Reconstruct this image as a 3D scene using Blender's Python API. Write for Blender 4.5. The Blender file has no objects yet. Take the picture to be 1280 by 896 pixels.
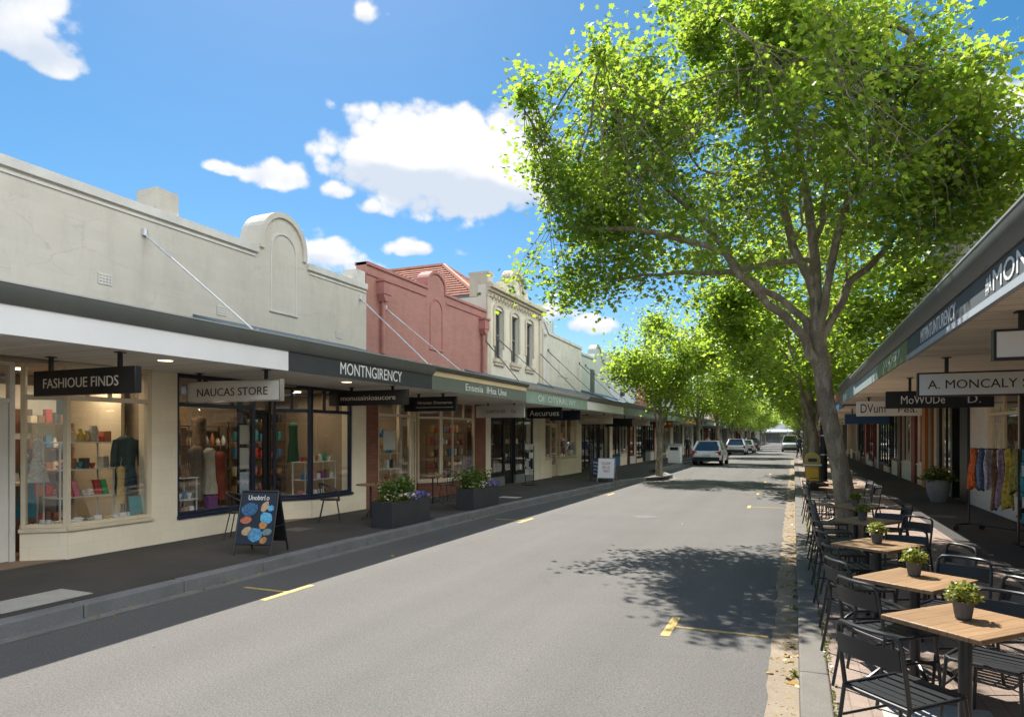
import bpy, bmesh, math, random
import numpy as np
from mathutils import Vector, Matrix
R = math.radians
rnd = random.Random(7)
scene = bpy.context.scene
COL = scene.collection

# ------------------------------------------------------------------ camera
cam_d = bpy.data.cameras.new('camera')
cam = bpy.data.objects.new('camera', cam_d)
COL.objects.link(cam)
cam.location = (0, 0, 1.9)
cam.rotation_euler = (R(90), 0, R(23.03))
cam_d.sensor_fit = 'HORIZONTAL'
cam_d.sensor_width = 36.0
cam_d.lens = 36.0 * 828 / 1280
cam_d.shift_y = 97 / 1280
cam_d.clip_start = 0.05
cam_d.clip_end = 2000
scene.camera = cam

# ------------------------------------------------------------------ sun and sky
SUN = Vector((0.45, -0.50, -1.0)).normalized()      # the way the light travels
sun_d = bpy.data.lights.new('sun', 'SUN')
sun_d.energy = 4.6
sun_d.angle = R(0.53)
sun_d.color = (1.0, 0.955, 0.88)
sun = bpy.data.objects.new('sun', sun_d)
COL.objects.link(sun)
sun.location = (-20, 25, 50)
sun.rotation_euler = SUN.to_track_quat('-Z', 'Y').to_euler()
SUN_EL = math.asin(-SUN.z)
SUN_AZ = math.atan2(-SUN.x, -SUN.y)

world = bpy.data.worlds.new('World')
scene.world = world
world.use_nodes = True
SKY_STRENGTH = 0.064
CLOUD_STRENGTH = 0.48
# clouds: azimuth, elevation, half width, half height (degrees), weight
CLOUDS = [
    (-30.4, 22.0, 5.4, 3.7, 1.5), (-26.0, 21.2, 5.6, 3.6, 1.5), (-34.0, 21.9, 4.2, 2.5, 1.3),
    (-23.2, 20.4, 4.6, 2.6, 1.0), (-28.4, 24.0, 3.4, 2.4, 1.0),
    (-60.5, 27.5, 4.8, 4.2, 1.25), (-58.2, 25.4, 3.4, 2.4, .95), (-62.0, 29.5, 4.5, 4.0, 1.0),
    (-42.4, 20.5, 3.6, 1.7, .95), (-46.3, 20.3, 2.3, .9, .75),
    (-35.4, 31.8, 1.9, 1.3, .8), (-37.6, 19.7, 1.9, 1.3, .7), (-35.1, 18.5, 2.2, 1.1, .8),
    (-39.2, 14.7, 4.2, 1.9, 1.0), (-31.3, 15.5, 3.6, 1.05, .9), (-36.5, 13.6, 4.0, 1.3, .7),
    (11.9, 22.5, 3.2, 2.2, .9), (15.0, 21.5, 3.6, 2.4, .9),
    (-16.1, 9.4, 3.4, 1.4, .85), (-20.0, 10.4, 4.0, 1.5, .9), (-24.0, 8.8, 4.0, 1.0, .7),
    (6.3, 8.8, 2.6, 2.0, .9), (2.0, 6.6, 3.0, 1.0, .7),
    # unseen cloud banks in the rest of the sky, large ones added as fill
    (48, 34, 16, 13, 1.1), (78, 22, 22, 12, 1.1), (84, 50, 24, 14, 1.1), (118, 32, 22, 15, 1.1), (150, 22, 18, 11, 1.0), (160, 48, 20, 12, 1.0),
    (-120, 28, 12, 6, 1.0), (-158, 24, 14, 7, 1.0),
]
def build_world():
    nt = world.node_tree
    nt.nodes.clear()
    N, L = nt.nodes.new, nt.links.new
    out = N('ShaderNodeOutputWorld')
    sky = N('ShaderNodeTexSky')
    sky.sky_type = 'NISHITA'
    sky.sun_disc = False
    sky.sun_elevation = SUN_EL
    sky.sun_rotation = SUN_AZ
    sky.altitude = 60
    sky.air_density = 1.0
    sky.dust_density = 0.45
    sky.ozone_density = 2.2
    hsv = N('ShaderNodeHueSaturation')
    hsv.inputs['Saturation'].default_value = 1.36
    hsv.inputs['Hue'].default_value = .491
    L(sky.outputs[0], hsv.inputs['Color'])
    bg = N('ShaderNodeBackground')
    bg.inputs['Strength'].default_value = SKY_STRENGTH
    L(hsv.outputs[0], bg.inputs['Color'])
    tc = N('ShaderNodeTexCoord')
    nrm = N('ShaderNodeVectorMath'); nrm.operation = 'NORMALIZE'
    L(tc.outputs['Generated'], nrm.inputs[0])
    sep = N('ShaderNodeSeparateXYZ'); L(nrm.outputs[0], sep.inputs[0])
    def M(op, a, b=None, c=None, clamp=False):
        n = N('ShaderNodeMath'); n.operation = op; n.use_clamp = clamp
        for i, v in enumerate((a, b, c)):
            if v is None: continue
            if isinstance(v, (int, float)): n.inputs[i].default_value = v
            else: L(v, n.inputs[i])
        return n.outputs[0]
    az = M('MULTIPLY', M('ARCTAN2', sep.outputs[0], sep.outputs[1]), 180 / math.pi)
    el = M('MULTIPLY', M('ARCSINE', sep.outputs[2]), 180 / math.pi)
    def noise(scale, detail, rough, zs=1.0, off=0.0):
        mp = N('ShaderNodeMapping'); mp.inputs['Scale'].default_value = (scale, scale, scale * zs)
        mp.inputs['Location'].default_value = (off, off * .7, off * .3)
        L(nrm.outputs[0], mp.inputs['Vector'])
        n = N('ShaderNodeTexNoise'); n.inputs['Scale'].default_value = 1.0
        n.inputs['Detail'].default_value = detail; n.inputs['Roughness'].default_value = rough
        L(mp.outputs[0], n.inputs['Vector'])
        return n.outputs['Fac']
    n1 = noise(11, 9, .56, 1.4)
    n2 = noise(46, 6, .6, 1.2, 3.1)
    wob = noise(17, 3, .5, 1.0, 7.7)
    # billows push the outline in and out
    az2 = M('ADD', az, M('MULTIPLY', M('SUBTRACT', wob, .5), 3.0))
    field = None
    lows = None
    for a, e, w, h, wt in CLOUDS:
        dx = M('DIVIDE', M('SUBTRACT', az2, a), w)
        dy0 = M('DIVIDE', M('SUBTRACT', el, e), h)
        dy = M('MAXIMUM', dy0, M('MULTIPLY', dy0, -1.55))
        d = M('SQRT', M('ADD', M('MULTIPLY', dx, dx), M('MULTIPLY', dy, dy)))
        f = M('SUBTRACT', wt, d)
        field = f if field is None else M('SMOOTH_MAX', field, f, .25)
        lo = M('MULTIPLY', dy0, M('MAXIMUM', M('ADD', f, .2), 0.0))
        lows = lo if lows is None else M('ADD', lows, lo)
    def billow(scale, off):
        mp = N('ShaderNodeMapping'); mp.inputs['Scale'].default_value = (scale, scale, scale * 1.25); mp.inputs['Location'].default_value = (off, off * .6, off * 1.7)
        dst = N('ShaderNodeVectorMath'); dst.operation = 'ADD'; L(nrm.outputs[0], mp.inputs['Vector'])
        nn = N('ShaderNodeTexNoise'); nn.inputs['Scale'].default_value = 2.2; nn.inputs['Detail'].default_value = 4; L(mp.outputs[0], nn.inputs['Vector'])
        sc = N('ShaderNodeVectorMath'); sc.operation = 'SCALE'; sc.inputs['Scale'].default_value = .55; L(nn.outputs['Color'], sc.inputs[0])
        L(mp.outputs[0], dst.inputs[0]); L(sc.outputs[0], dst.inputs[1])
        v = N('ShaderNodeTexVoronoi'); v.inputs['Scale'].default_value = 1.0; L(dst.outputs[0], v.inputs['Vector'])
        return M('SUBTRACT', .52, v.outputs['Distance'])
    bl = M('ADD', M('MULTIPLY', billow(17, 2.3), .85), M('MULTIPLY', billow(41, 5.1), .50))
    nz = M('ADD', M('ADD', bl, M('MULTIPLY', M('SUBTRACT', n1, .5), .75)), M('MULTIPLY', M('SUBTRACT', n2, .5), .26))
    fld = M('ADD', field, nz)
    mr = N('ShaderNodeMapRange'); mr.interpolation_type = 'SMOOTHSTEP'
    mr.inputs['From Min'].default_value = .0; mr.inputs['From Max'].default_value = .46
    L(fld, mr.inputs['Value'])
    body = N('ShaderNodeMapRange'); body.interpolation_type = 'SMOOTHSTEP'
    body.inputs['From Min'].default_value = -.42; body.inputs['From Max'].default_value = .22
    L(M('ADD', lows, M('ADD', M('MULTIPLY', bl, .55), M('MULTIPLY', M('SUBTRACT', n1, .5), .5))), body.inputs['Value'])
    ramp = N('ShaderNodeMixRGB')
    ramp.inputs['Color1'].default_value = (.70, .77, .88, 1)
    ramp.inputs['Color2'].default_value = (1.0, 1.0, 1.0, 1)
    L(body.outputs[0], ramp.inputs['Fac'])
    # unseen right-hand clouds boosted above the visible ones, as added fill for shaded walls
    fill_boost = N('ShaderNodeMapRange'); fill_boost.interpolation_type = 'SMOOTHSTEP'
    fill_boost.inputs['From Min'].default_value = 100; fill_boost.inputs['From Max'].default_value = 45
    fill_boost.inputs['To Min'].default_value = CLOUD_STRENGTH; fill_boost.inputs['To Max'].default_value = CLOUD_STRENGTH * 5.4
    L(M('ABSOLUTE', M('SUBTRACT', az, 110)), fill_boost.inputs['Value'])
    cb = N('ShaderNodeBackground'); L(fill_boost.outputs[0], cb.inputs['Strength'])
    L(ramp.outputs[0], cb.inputs['Color'])
    mix = N('ShaderNodeMixShader')
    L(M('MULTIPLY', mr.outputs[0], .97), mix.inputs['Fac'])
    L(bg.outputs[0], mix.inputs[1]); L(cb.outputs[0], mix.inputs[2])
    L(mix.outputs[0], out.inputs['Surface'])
build_world()

# ------------------------------------------------------------------ exposure and sampling
vs = scene.view_settings
vs.view_transform = 'Standard'
vs.look = 'None'
vs.exposure = 1.12
vs.gamma = 1.0
vs.use_curve_mapping = False
scene.render.engine = 'CYCLES'
cy = scene.cycles
cy.use_denoising = True
try: cy.denoiser = 'OPENIMAGEDENOISE'
except Exception: pass
cy.max_bounces = 8
cy.diffuse_bounces = 6
cy.glossy_bounces = 3
cy.transmission_bounces = 4
cy.transparent_max_bounces = 10
cy.caustics_reflective = False
cy.caustics_refractive = False
cy.sample_clamp_indirect = 8.0

# ------------------------------------------------------------------ materials
MATS = {}
def srgb(r, g, b):
    f = lambda v: (v / 255 / 12.92) if v / 255 <= .04045 else ((v / 255 + .055) / 1.055) ** 2.4
    return (f(r), f(g), f(b))
def pm(name, col, rough=.6, var=.12, scale=3.0, bump=0.0, bscale=40.0, metal=0.0, spec=.5,
       stain=0.0, cracks=0.0, brick=None, coat=0.0, speck=0.0, speck_scale=220.0, emit=None, emit_s=0.0):
    """general procedural material: base colour broken by noise, optional vertical stains, brick relief, speckle"""
    if name in MATS: return MATS[name]
    m = bpy.data.materials.new(name); m.use_nodes = True
    nt = m.node_tree; N, L = nt.nodes.new, nt.links.new
    b = nt.nodes['Principled BSDF']
    tc = N('ShaderNodeTexCoord'); P = tc.outputs['Object']
    n = N('ShaderNodeTexNoise'); n.inputs['Scale'].default_value = scale; n.inputs['Detail'].default_value = 6
    n.inputs['Roughness'].default_value = .6; L(P, n.inputs['Vector'])
    mr = N('ShaderNodeMapRange'); mr.inputs['From Min'].default_value = .25; mr.inputs['From Max'].default_value = .75
    mr.inputs['To Min'].default_value = 1 - var; mr.inputs['To Max'].default_value = 1 + var
    L(n.outputs['Fac'], mr.inputs['Value'])
    fac = mr.outputs[0]
    def mul(a, c):
        q = N('ShaderNodeMath'); q.operation = 'MULTIPLY'; L(a, q.inputs[0])
        if isinstance(c, float): q.inputs[1].default_value = c
        else: L(c, q.inputs[1])
        return q.outputs[0]
    if stain:
        mp = N('ShaderNodeMapping'); mp.inputs['Scale'].default_value = (1.5, 1.5, .35); L(P, mp.inputs['Vector'])
        ns = N('ShaderNodeTexNoise'); ns.inputs['Scale'].default_value = 1.3; ns.inputs['Detail'].default_value = 8
        ns.inputs['Roughness'].default_value = .7; L(mp.outputs[0], ns.inputs['Vector'])
        ms = N('ShaderNodeMapRange'); ms.inputs['From Min'].default_value = .48; ms.inputs['From Max'].default_value = .8
        ms.inputs['To Min'].default_value = 1; ms.inputs['To Max'].default_value = 1 - stain * .55
        L(ns.outputs['Fac'], ms.inputs['Value']); fac = mul(fac, ms.outputs[0])
        nf = N('ShaderNodeTexNoise'); nf.inputs['Scale'].default_value = 26; nf.inputs['Detail'].default_value = 7
        nf.inputs['Roughness'].default_value = .75; L(P, nf.inputs['Vector'])
        mf = N('ShaderNodeMapRange'); mf.inputs['From Min'].default_value = .60; mf.inputs['From Max'].default_value = .74
        mf.inputs['To Min'].default_value = 1; mf.inputs['To Max'].default_value = 1 - stain * .9
        L(nf.outputs['Fac'], mf.inputs['Value']); fac = mul(fac, mf.outputs[0])
    if speck:
        nv = N('ShaderNodeTexNoise'); nv.inputs['Scale'].default_value = speck_scale; nv.inputs['Detail'].default_value = 3
        nv.inputs['Roughness'].default_value = .8; L(P, nv.inputs['Vector'])
        mv = N('ShaderNodeMapRange'); mv.inputs['From Min'].default_value = .3; mv.inputs['From Max'].default_value = .7
        mv.inputs['To Min'].default_value = 1 - speck; mv.inputs['To Max'].default_value = 1 + speck
        L(nv.outputs['Fac'], mv.inputs['Value']); fac = mul(fac, mv.outputs[0])
    if cracks:      # hairline cracks in patches, and the grime that gathers in them
        wn = N('ShaderNodeTexNoise'); wn.inputs['Scale'].default_value = 2.2; wn.inputs['Detail'].default_value = 8; wn.inputs['Roughness'].default_value = .7; L(P, wn.inputs['Vector'])
        ms_ = N('ShaderNodeMapping'); ms_.inputs['Scale'].default_value = (1, .75, 1.5); L(P, ms_.inputs['Vector'])
        wx = N('ShaderNodeMixRGB'); wx.inputs[0].default_value = .30; L(ms_.outputs[0], wx.inputs[1]); L(wn.outputs['Color'], wx.inputs[2])
        ve = N('ShaderNodeTexVoronoi'); ve.feature = 'DISTANCE_TO_EDGE'; ve.inputs['Scale'].default_value = 1.25; L(wx.outputs[0], ve.inputs['Vector'])
        ce = N('ShaderNodeMapRange'); ce.inputs['From Min'].default_value = 0; ce.inputs['From Max'].default_value = .011; ce.inputs['To Min'].default_value = 1; ce.inputs['To Max'].default_value = 0; L(ve.outputs['Distance'], ce.inputs['Value'])
        pn = N('ShaderNodeTexNoise'); pn.inputs['Scale'].default_value = .8; pn.inputs['Detail'].default_value = 3; L(P, pn.inputs['Vector'])
        pm_ = N('ShaderNodeMapRange'); pm_.inputs['From Min'].default_value = .48; pm_.inputs['From Max'].default_value = .62; pm_.inputs['To Max'].default_value = cracks; L(pn.outputs['Fac'], pm_.inputs['Value'])
        cm = mul(ce.outputs[0], pm_.outputs[0])
        on = N('ShaderNodeMath'); on.operation = 'SUBTRACT'; on.inputs[0].default_value = 1; L(cm, on.inputs[1]); fac = mul(fac, on.outputs[0])
    height = None
    if brick:
        bw, bh, mortar, plane, bcol = brick
        sp = N('ShaderNodeSeparateXYZ'); L(P, sp.inputs[0])
        cb = N('ShaderNodeCombineXYZ')
        L(sp.outputs[{'yz': 1, 'xz': 0, 'xy': 0, 'yx': 1}[plane]], cb.inputs[0])
        L(sp.outputs[{'yz': 2, 'xz': 2, 'xy': 1, 'yx': 0}[plane]], cb.inputs[1])
        bt = N('ShaderNodeTexBrick'); bt.inputs['Scale'].default_value = 1.0
        bt.inputs['Brick Width'].default_value = bw; bt.inputs['Row Height'].default_value = bh
        bt.inputs['Mortar Size'].default_value = mortar; bt.inputs['Mortar Smooth'].default_value = .4
        bt.inputs['Color1'].default_value = (1, 1, 1, 1)
        bt.inputs['Color2'].default_value = (1 - bcol * .7,) * 3 + (1,)
        bt.inputs['Mortar'].default_value = (1 - bcol,) * 3 + (1,)
        bt.inputs['Bias'].default_value = -.2
        L(cb.outputs[0], bt.inputs['Vector'])
        fac = mul(fac, bt.outputs['Color'])
        iv = N('ShaderNodeMath'); iv.operation = 'SUBTRACT'; iv.inputs[0].default_value = 1; L(bt.outputs['Fac'], iv.inputs[1])
        height = iv.outputs[0]
    vm = N('ShaderNodeVectorMath'); vm.operation = 'SCALE'; vm.inputs[0].default_value = col
    L(fac, vm.inputs['Scale'])
    L(vm.outputs[0], b.inputs['Base Color'])
    b.inputs['Roughness'].default_value = rough
    b.inputs['Metallic'].default_value = metal
    b.inputs['Specular IOR Level'].default_value = spec
    b.inputs['Coat Weight'].default_value = coat
    b.inputs['Coat Roughness'].default_value = .05
    if bump or height:
        nb = N('ShaderNodeTexNoise'); nb.inputs['Scale'].default_value = bscale; nb.inputs['Detail'].default_value = 4
        L(P, nb.inputs['Vector'])
        h = nb.outputs['Fac']
        if height is not None:
            ad = N('ShaderNodeMath'); ad.operation = 'MULTIPLY_ADD'; L(height, ad.inputs[0]); ad.inputs[1].default_value = 1.4
            L(h, ad.inputs[2]); h = ad.outputs[0]
        bp = N('ShaderNodeBump'); bp.inputs['Strength'].default_value = max(bump, .15); bp.inputs['Distance'].default_value = .012
        L(h, bp.inputs['Height']); L(bp.outputs[0], b.inputs['Normal'])
    if emit:
        b.inputs['Emission Color'].default_value = (*emit, 1); b.inputs['Emission Strength'].default_value = emit_s
    MATS[name] = m
    return m

def glass_mat(name, tint=(1, 1, 1), refl=.06, rough=0.0):
    m = bpy.data.materials.new(name); m.use_nodes = True
    nt = m.node_tree; N, L = nt.nodes.new, nt.links.new
    nt.nodes.remove(nt.nodes['Principled BSDF'])
    t = N('ShaderNodeBsdfTransparent'); t.inputs[0].default_value = (*tint, 1)
    g = N('ShaderNodeBsdfGlossy'); g.inputs['Roughness'].default_value = rough
    # reflectance of a thin pane, the same from either side
    ge = N('ShaderNodeNewGeometry'); dt = N('ShaderNodeVectorMath'); dt.operation = 'DOT_PRODUCT'; L(ge.outputs['Normal'], dt.inputs[0]); L(ge.outputs['Incoming'], dt.inputs[1])
    ab = N('ShaderNodeMath'); ab.operation = 'ABSOLUTE'; L(dt.outputs['Value'], ab.inputs[0])
    iv = N('ShaderNodeMath'); iv.operation = 'SUBTRACT'; iv.use_clamp = True; iv.inputs[0].default_value = 1; L(ab.outputs[0], iv.inputs[1])
    pw = N('ShaderNodeMath'); pw.operation = 'POWER'; pw.inputs[1].default_value = 4.2; L(iv.outputs[0], pw.inputs[0])
    a = N('ShaderNodeMath'); a.operation = 'MULTIPLY_ADD'; a.use_clamp = True; a.inputs[1].default_value = .85; a.inputs[2].default_value = .055 + refl; L(pw.outputs[0], a.inputs[0])
    tc = N('ShaderNodeTexCoord'); nz = N('ShaderNodeTexNoise'); nz.inputs['Scale'].default_value = 1.1; L(tc.outputs['Object'], nz.inputs['Vector'])
    bp = N('ShaderNodeBump'); bp.inputs['Strength'].default_value = .04; bp.inputs['Distance'].default_value = .05
    L(nz.outputs['Fac'], bp.inputs['Height']); L(bp.outputs[0], g.inputs['Normal'])
    mx = N('ShaderNodeMixShader'); L(a.outputs[0], mx.inputs[0]); L(t.outputs[0], mx.inputs[1]); L(g.outputs[0], mx.inputs[2])
    L(mx.outputs[0], nt.nodes['Material Output'].inputs[0])
    MATS[name] = m
    return m
def leaf_mat(name, c1, c2, t1, t2, trans=.5):
    m = bpy.data.materials.new(name); m.use_nodes = True
    nt = m.node_tree; N, L = nt.nodes.new, nt.links.new
    nt.nodes.remove(nt.nodes['Principled BSDF'])
    geo = N('ShaderNodeNewGeometry')
    def ramp(a, b):
        r = N('ShaderNodeMixRGB'); r.inputs[1].default_value = (*a, 1); r.inputs[2].default_value = (*b, 1)
        L(geo.outputs['Random Per Island'], r.inputs[0]); return r.outputs[0]
    d = N('ShaderNodeBsdfDiffuse'); L(ramp(c1, c2), d.inputs[0])
    t = N('ShaderNodeBsdfTranslucent'); L(ramp(t1, t2), t.inputs[0])
    g = N('ShaderNodeBsdfGlossy'); g.inputs['Roughness'].default_value = .38; g.inputs[0].default_value = (.8, .85, .8, 1)
    mx = N('ShaderNodeMixShader'); mx.inputs[0].default_value = trans; L(d.outputs[0], mx.inputs[1]); L(t.outputs[0], mx.inputs[2])
    m2 = N('ShaderNodeMixShader'); m2.inputs[0].default_value = .045; L(mx.outputs[0], m2.inputs[1]); L(g.outputs[0], m2.inputs[2])
    L(m2.outputs[0], nt.nodes['Material Output'].inputs[0])
    MATS[name] = m
    return m

# ------------------------------------------------------------------ mesh builder and object helpers
OFF = {}
_text_cache = {}
def text_geo(s):
    if s in _text_cache: return _text_cache[s]
    cu = bpy.data.curves.new('lettering', 'FONT'); cu.body = s; cu.extrude = .03; cu.resolution_u = 3
    ob = bpy.data.objects.new('lettering', cu); COL.objects.link(ob)
    dg = bpy.context.evaluated_depsgraph_get(); dg.update()
    me = ob.evaluated_get(dg).to_mesh()
    V = [tuple(v.co) for v in me.vertices]; F = [tuple(p.vertices) for p in me.polygons]
    bpy.data.objects.remove(ob); bpy.data.curves.remove(cu)
    x0 = min(v[0] for v in V); x1 = max(v[0] for v in V); y0 = min(v[1] for v in V); y1 = max(v[1] for v in V)
    V = [((v[0] - x0) / (x1 - x0), (v[1] - y0) / (y1 - y0), v[2] / .06 + .5) for v in V]
    _text_cache[s] = (V, F)
    return V, F

class MB:
    def __init__(s):
        s.V = []; s.F = []; s.MI = []; s.mi = 0; s.fr = None
    def frame(s, p0=None, p1=None):
        if p0 is None: s.fr = None; return 0
        t = Vector((p1[0] - p0[0], p1[1] - p0[1])); Ln = t.length; t /= Ln
        s.fr = (p0[0], p0[1], t.x, t.y, t.y, -t.x)
        return Ln
    def pt(s, p):
        if s.fr is None: return tuple(p)
        ox, oy, tx, ty, nx, ny = s.fr
        return (ox + p[0] * tx + p[1] * nx, oy + p[0] * ty + p[1] * ny, p[2])
    def add(s, verts, faces):
        o = len(s.V); s.V += [s.pt(v) for v in verts]
        for f in faces: s.F.append(tuple(o + i for i in f)); s.MI.append(s.mi)
        return s
    def box(s, x0, x1, y0, y1, z0, z1):
        return s.add([(x, y, z) for x in (x0, x1) for y in (y0, y1) for z in (z0, z1)],
              [(0, 1, 3, 2), (4, 6, 7, 5), (0, 4, 5, 1), (2, 3, 7, 6), (0, 2, 6, 4), (1, 5, 7, 3)])
    def quad(s, a, b, c, d): return s.add([a, b, c, d], [(0, 1, 2, 3)])
    def prism(s, pts, plane, a0, a1):
        n = len(pts)
        def P(p, a): return {'yz': (a, p[0], p[1]), 'xz': (p[0], a, p[1]), 'xy': (p[0], p[1], a)}[plane]
        return s.add([P(p, a0) for p in pts] + [P(p, a1) for p in pts],
              [tuple(range(n - 1, -1, -1)), tuple(range(n, 2 * n))] + [(i, (i + 1) % n, n + (i + 1) % n, n + i) for i in range(n)])
    def ring_strip(s, outer, inner, plane, a0, a1):
        """a band between two open polylines of equal length, extruded"""
        n = len(outer)
        def P(p, a): return {'yz': (a, p[0], p[1]), 'xz': (p[0], a, p[1]), 'xy': (p[0], p[1], a)}[plane]
        for i in range(n - 1):
            q = [outer[i], outer[i + 1], inner[i + 1], inner[i]]
            s.add([P(p, a0) for p in q] + [P(p, a1) for p in q],
                  [(3, 2, 1, 0), (4, 5, 6, 7), (0, 1, 5, 4), (2, 3, 7, 6)] + ([(3, 0, 4, 7)] if i == 0 else []) + ([(1, 2, 6, 5)] if i == n - 2 else []))
        return s
    def tube(s, pts, r, n=8, cap=True, closed=False):
        pts = [Vector(p) for p in pts]; k = len(pts)
        rs = r if isinstance(r, (list, tuple)) else [r] * k
        V = []; F = []
        up = None
        for i, p in enumerate(pts):
            if closed: t = pts[(i + 1) % k] - pts[i - 1]
            elif i == 0: t = pts[1] - p
            elif i == k - 1: t = p - pts[-2]
            else: t = (pts[i + 1] - p).normalized() + (p - pts[i - 1]).normalized()
            if t.length < 1e-9: t = Vector((0, 0, 1))
            t.normalize()
            if up is None:
                up = Vector((0, 0, 1)) if abs(t.z) < .9 else Vector((1, 0, 0))
            a = t.cross(up)
            if a.length < 1e-6: a = t.orthogonal()
            a.normalize(); b = a.cross(t).normalized(); up = b
            for j in range(n):
                an = 2 * math.pi * j / n
                V.append(tuple(p + a * (rs[i] * math.cos(an)) + b * (rs[i] * math.sin(an))))
        for i in range(k - 1 + (1 if closed else 0)):
            for j in range(n):
                F.append((i * n + j, i * n + (j + 1) % n, ((i + 1) % k) * n + (j + 1) % n, ((i + 1) % k) * n + j))
        if cap and not closed:
            F.append(tuple(range(n - 1, -1, -1))); F.append(tuple(range((k - 1) * n, k * n)))
        return s.add(V, F)
    def lathe(s, cx, cy, prof, n=16, sx=1.0, sy=1.0):
        V = []; F = []
        for r, z in prof:
            for j in range(n):
                a = 2 * math.pi * j / n
                V.append((cx + r * sx * math.cos(a), cy + r * sy * math.sin(a), z))
        k = len(prof)
        for i in range(k - 1):
            for j in range(n):
                F.append((i * n + j, i * n + (j + 1) % n, (i + 1) * n + (j + 1) % n, (i + 1) * n + j))
        F.append(tuple(range(n - 1, -1, -1))); F.append(tuple(range((k - 1) * n, k * n)))
        return s.add(V, F)
    def text(s, txt, org, right, up, w, h, t=.004):
        V, F = text_geo(txt)
        o, r, u = Vector(org), Vector(right), Vector(up); nn = r.cross(u)
        return s.add([tuple(o + r * (v[0] * w) + u * (v[1] * h) + nn * (v[2] * t)) for v in V], F)
    def build(s, name, mat, parent=None, bevel=0.0, angle=38, bsegs=2):
        off = Vector(OFF.get(parent.name, (0, 0, 0))) if parent else Vector((0, 0, 0))
        me = bpy.data.meshes.new(name)
        me.from_pydata([tuple(Vector(v) - off) for v in s.V], [], s.F)
        mats = mat if isinstance(mat, (list, tuple)) else [mat]
        for q in mats: me.materials.append(q)
        if len(mats) > 1: me.polygons.foreach_set('material_index', s.MI)
        bm = bmesh.new(); bm.from_mesh(me); bmesh.ops.recalc_face_normals(bm, faces=bm.faces); bm.to_mesh(me); bm.free()
        me.shade_smooth() if hasattr(me, 'shade_smooth') else None
        try: me.set_sharp_from_angle(angle=R(angle))
        except Exception: pass
        o = bpy.data.objects.new(name, me); COL.objects.link(o)
        if parent: o.parent = parent; OFF[o.name] = tuple(off)
        if bevel:
            bv = o.modifiers.new('bevel', 'BEVEL'); bv.width = bevel; bv.segments = bsegs; bv.limit_method = 'ANGLE'; bv.angle_limit = R(40)
        return o

def thing(name, label, cat, loc=(0, 0, 0), rz=0.0, group=None, world=False):
    """an Empty at the thing's base; world=True when its parts are modelled in world coordinates"""
    o = bpy.data.objects.new(name, None); o.empty_display_size = .3; COL.objects.link(o)
    o.location = loc; o.rotation_euler = (0, 0, rz)
    OFF[o.name] = tuple(loc) if world else (0, 0, 0)
    tag(o, label, cat, group)
    return o
def tag(o, label, cat, group=None):
    o['label'] = label; o['category'] = cat
    if group: o['group'] = group
    return o
def struct(o, kind='structure'):
    o['kind'] = kind
    return o
def dup(root, loc=None, rz=None, label=None, group=None):
    r = root.copy(); COL.objects.link(r)
    if loc is not None: r.location = loc
    if rz is not None: r.rotation_euler = (0, 0, rz)
    if label: r['label'] = label
    if group: r['group'] = group
    for ch in list(root.children):
        c = ch.copy(); COL.objects.link(c); c.parent = r
        for g in list(ch.children):
            d = g.copy(); COL.objects.link(d); d.parent = c
    return r
def solo(m, name, mat, label, cat, group=None, bevel=0.0, base=None):
    """a thing that is one mesh, its origin moved to its base"""
    xs = [v[0] for v in m.V]; ys = [v[1] for v in m.V]; zs = [v[2] for v in m.V]
    b = base or ((min(xs) + max(xs)) / 2, (min(ys) + max(ys)) / 2, min(zs))
    m.V = [(v[0] - b[0], v[1] - b[1], v[2] - b[2]) for v in m.V]
    o = m.build(name, mat, None, bevel)
    o.location = b
    return tag(o, label, cat, group)
ORD = ['nearest', 'second', 'third', 'fourth', 'fifth', 'sixth', 'seventh', 'eighth', 'ninth', 'tenth', 'eleventh', 'twelfth',
       'thirteenth', 'fourteenth', 'fifteenth', 'sixteenth', 'seventeenth', 'eighteenth', 'nineteenth', 'twentieth', 'twenty first', 'twenty second', 'twenty third', 'twenty fourth', 'twenty fifth']

def arc(cx, cy, r, a0, a1, n, ry=None):
    return [(cx + r * math.cos(R(a0 + (a1 - a0) * i / n)), cy + (ry or r) * math.sin(R(a0 + (a1 - a0) * i / n))) for i in range(n + 1)]

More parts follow.
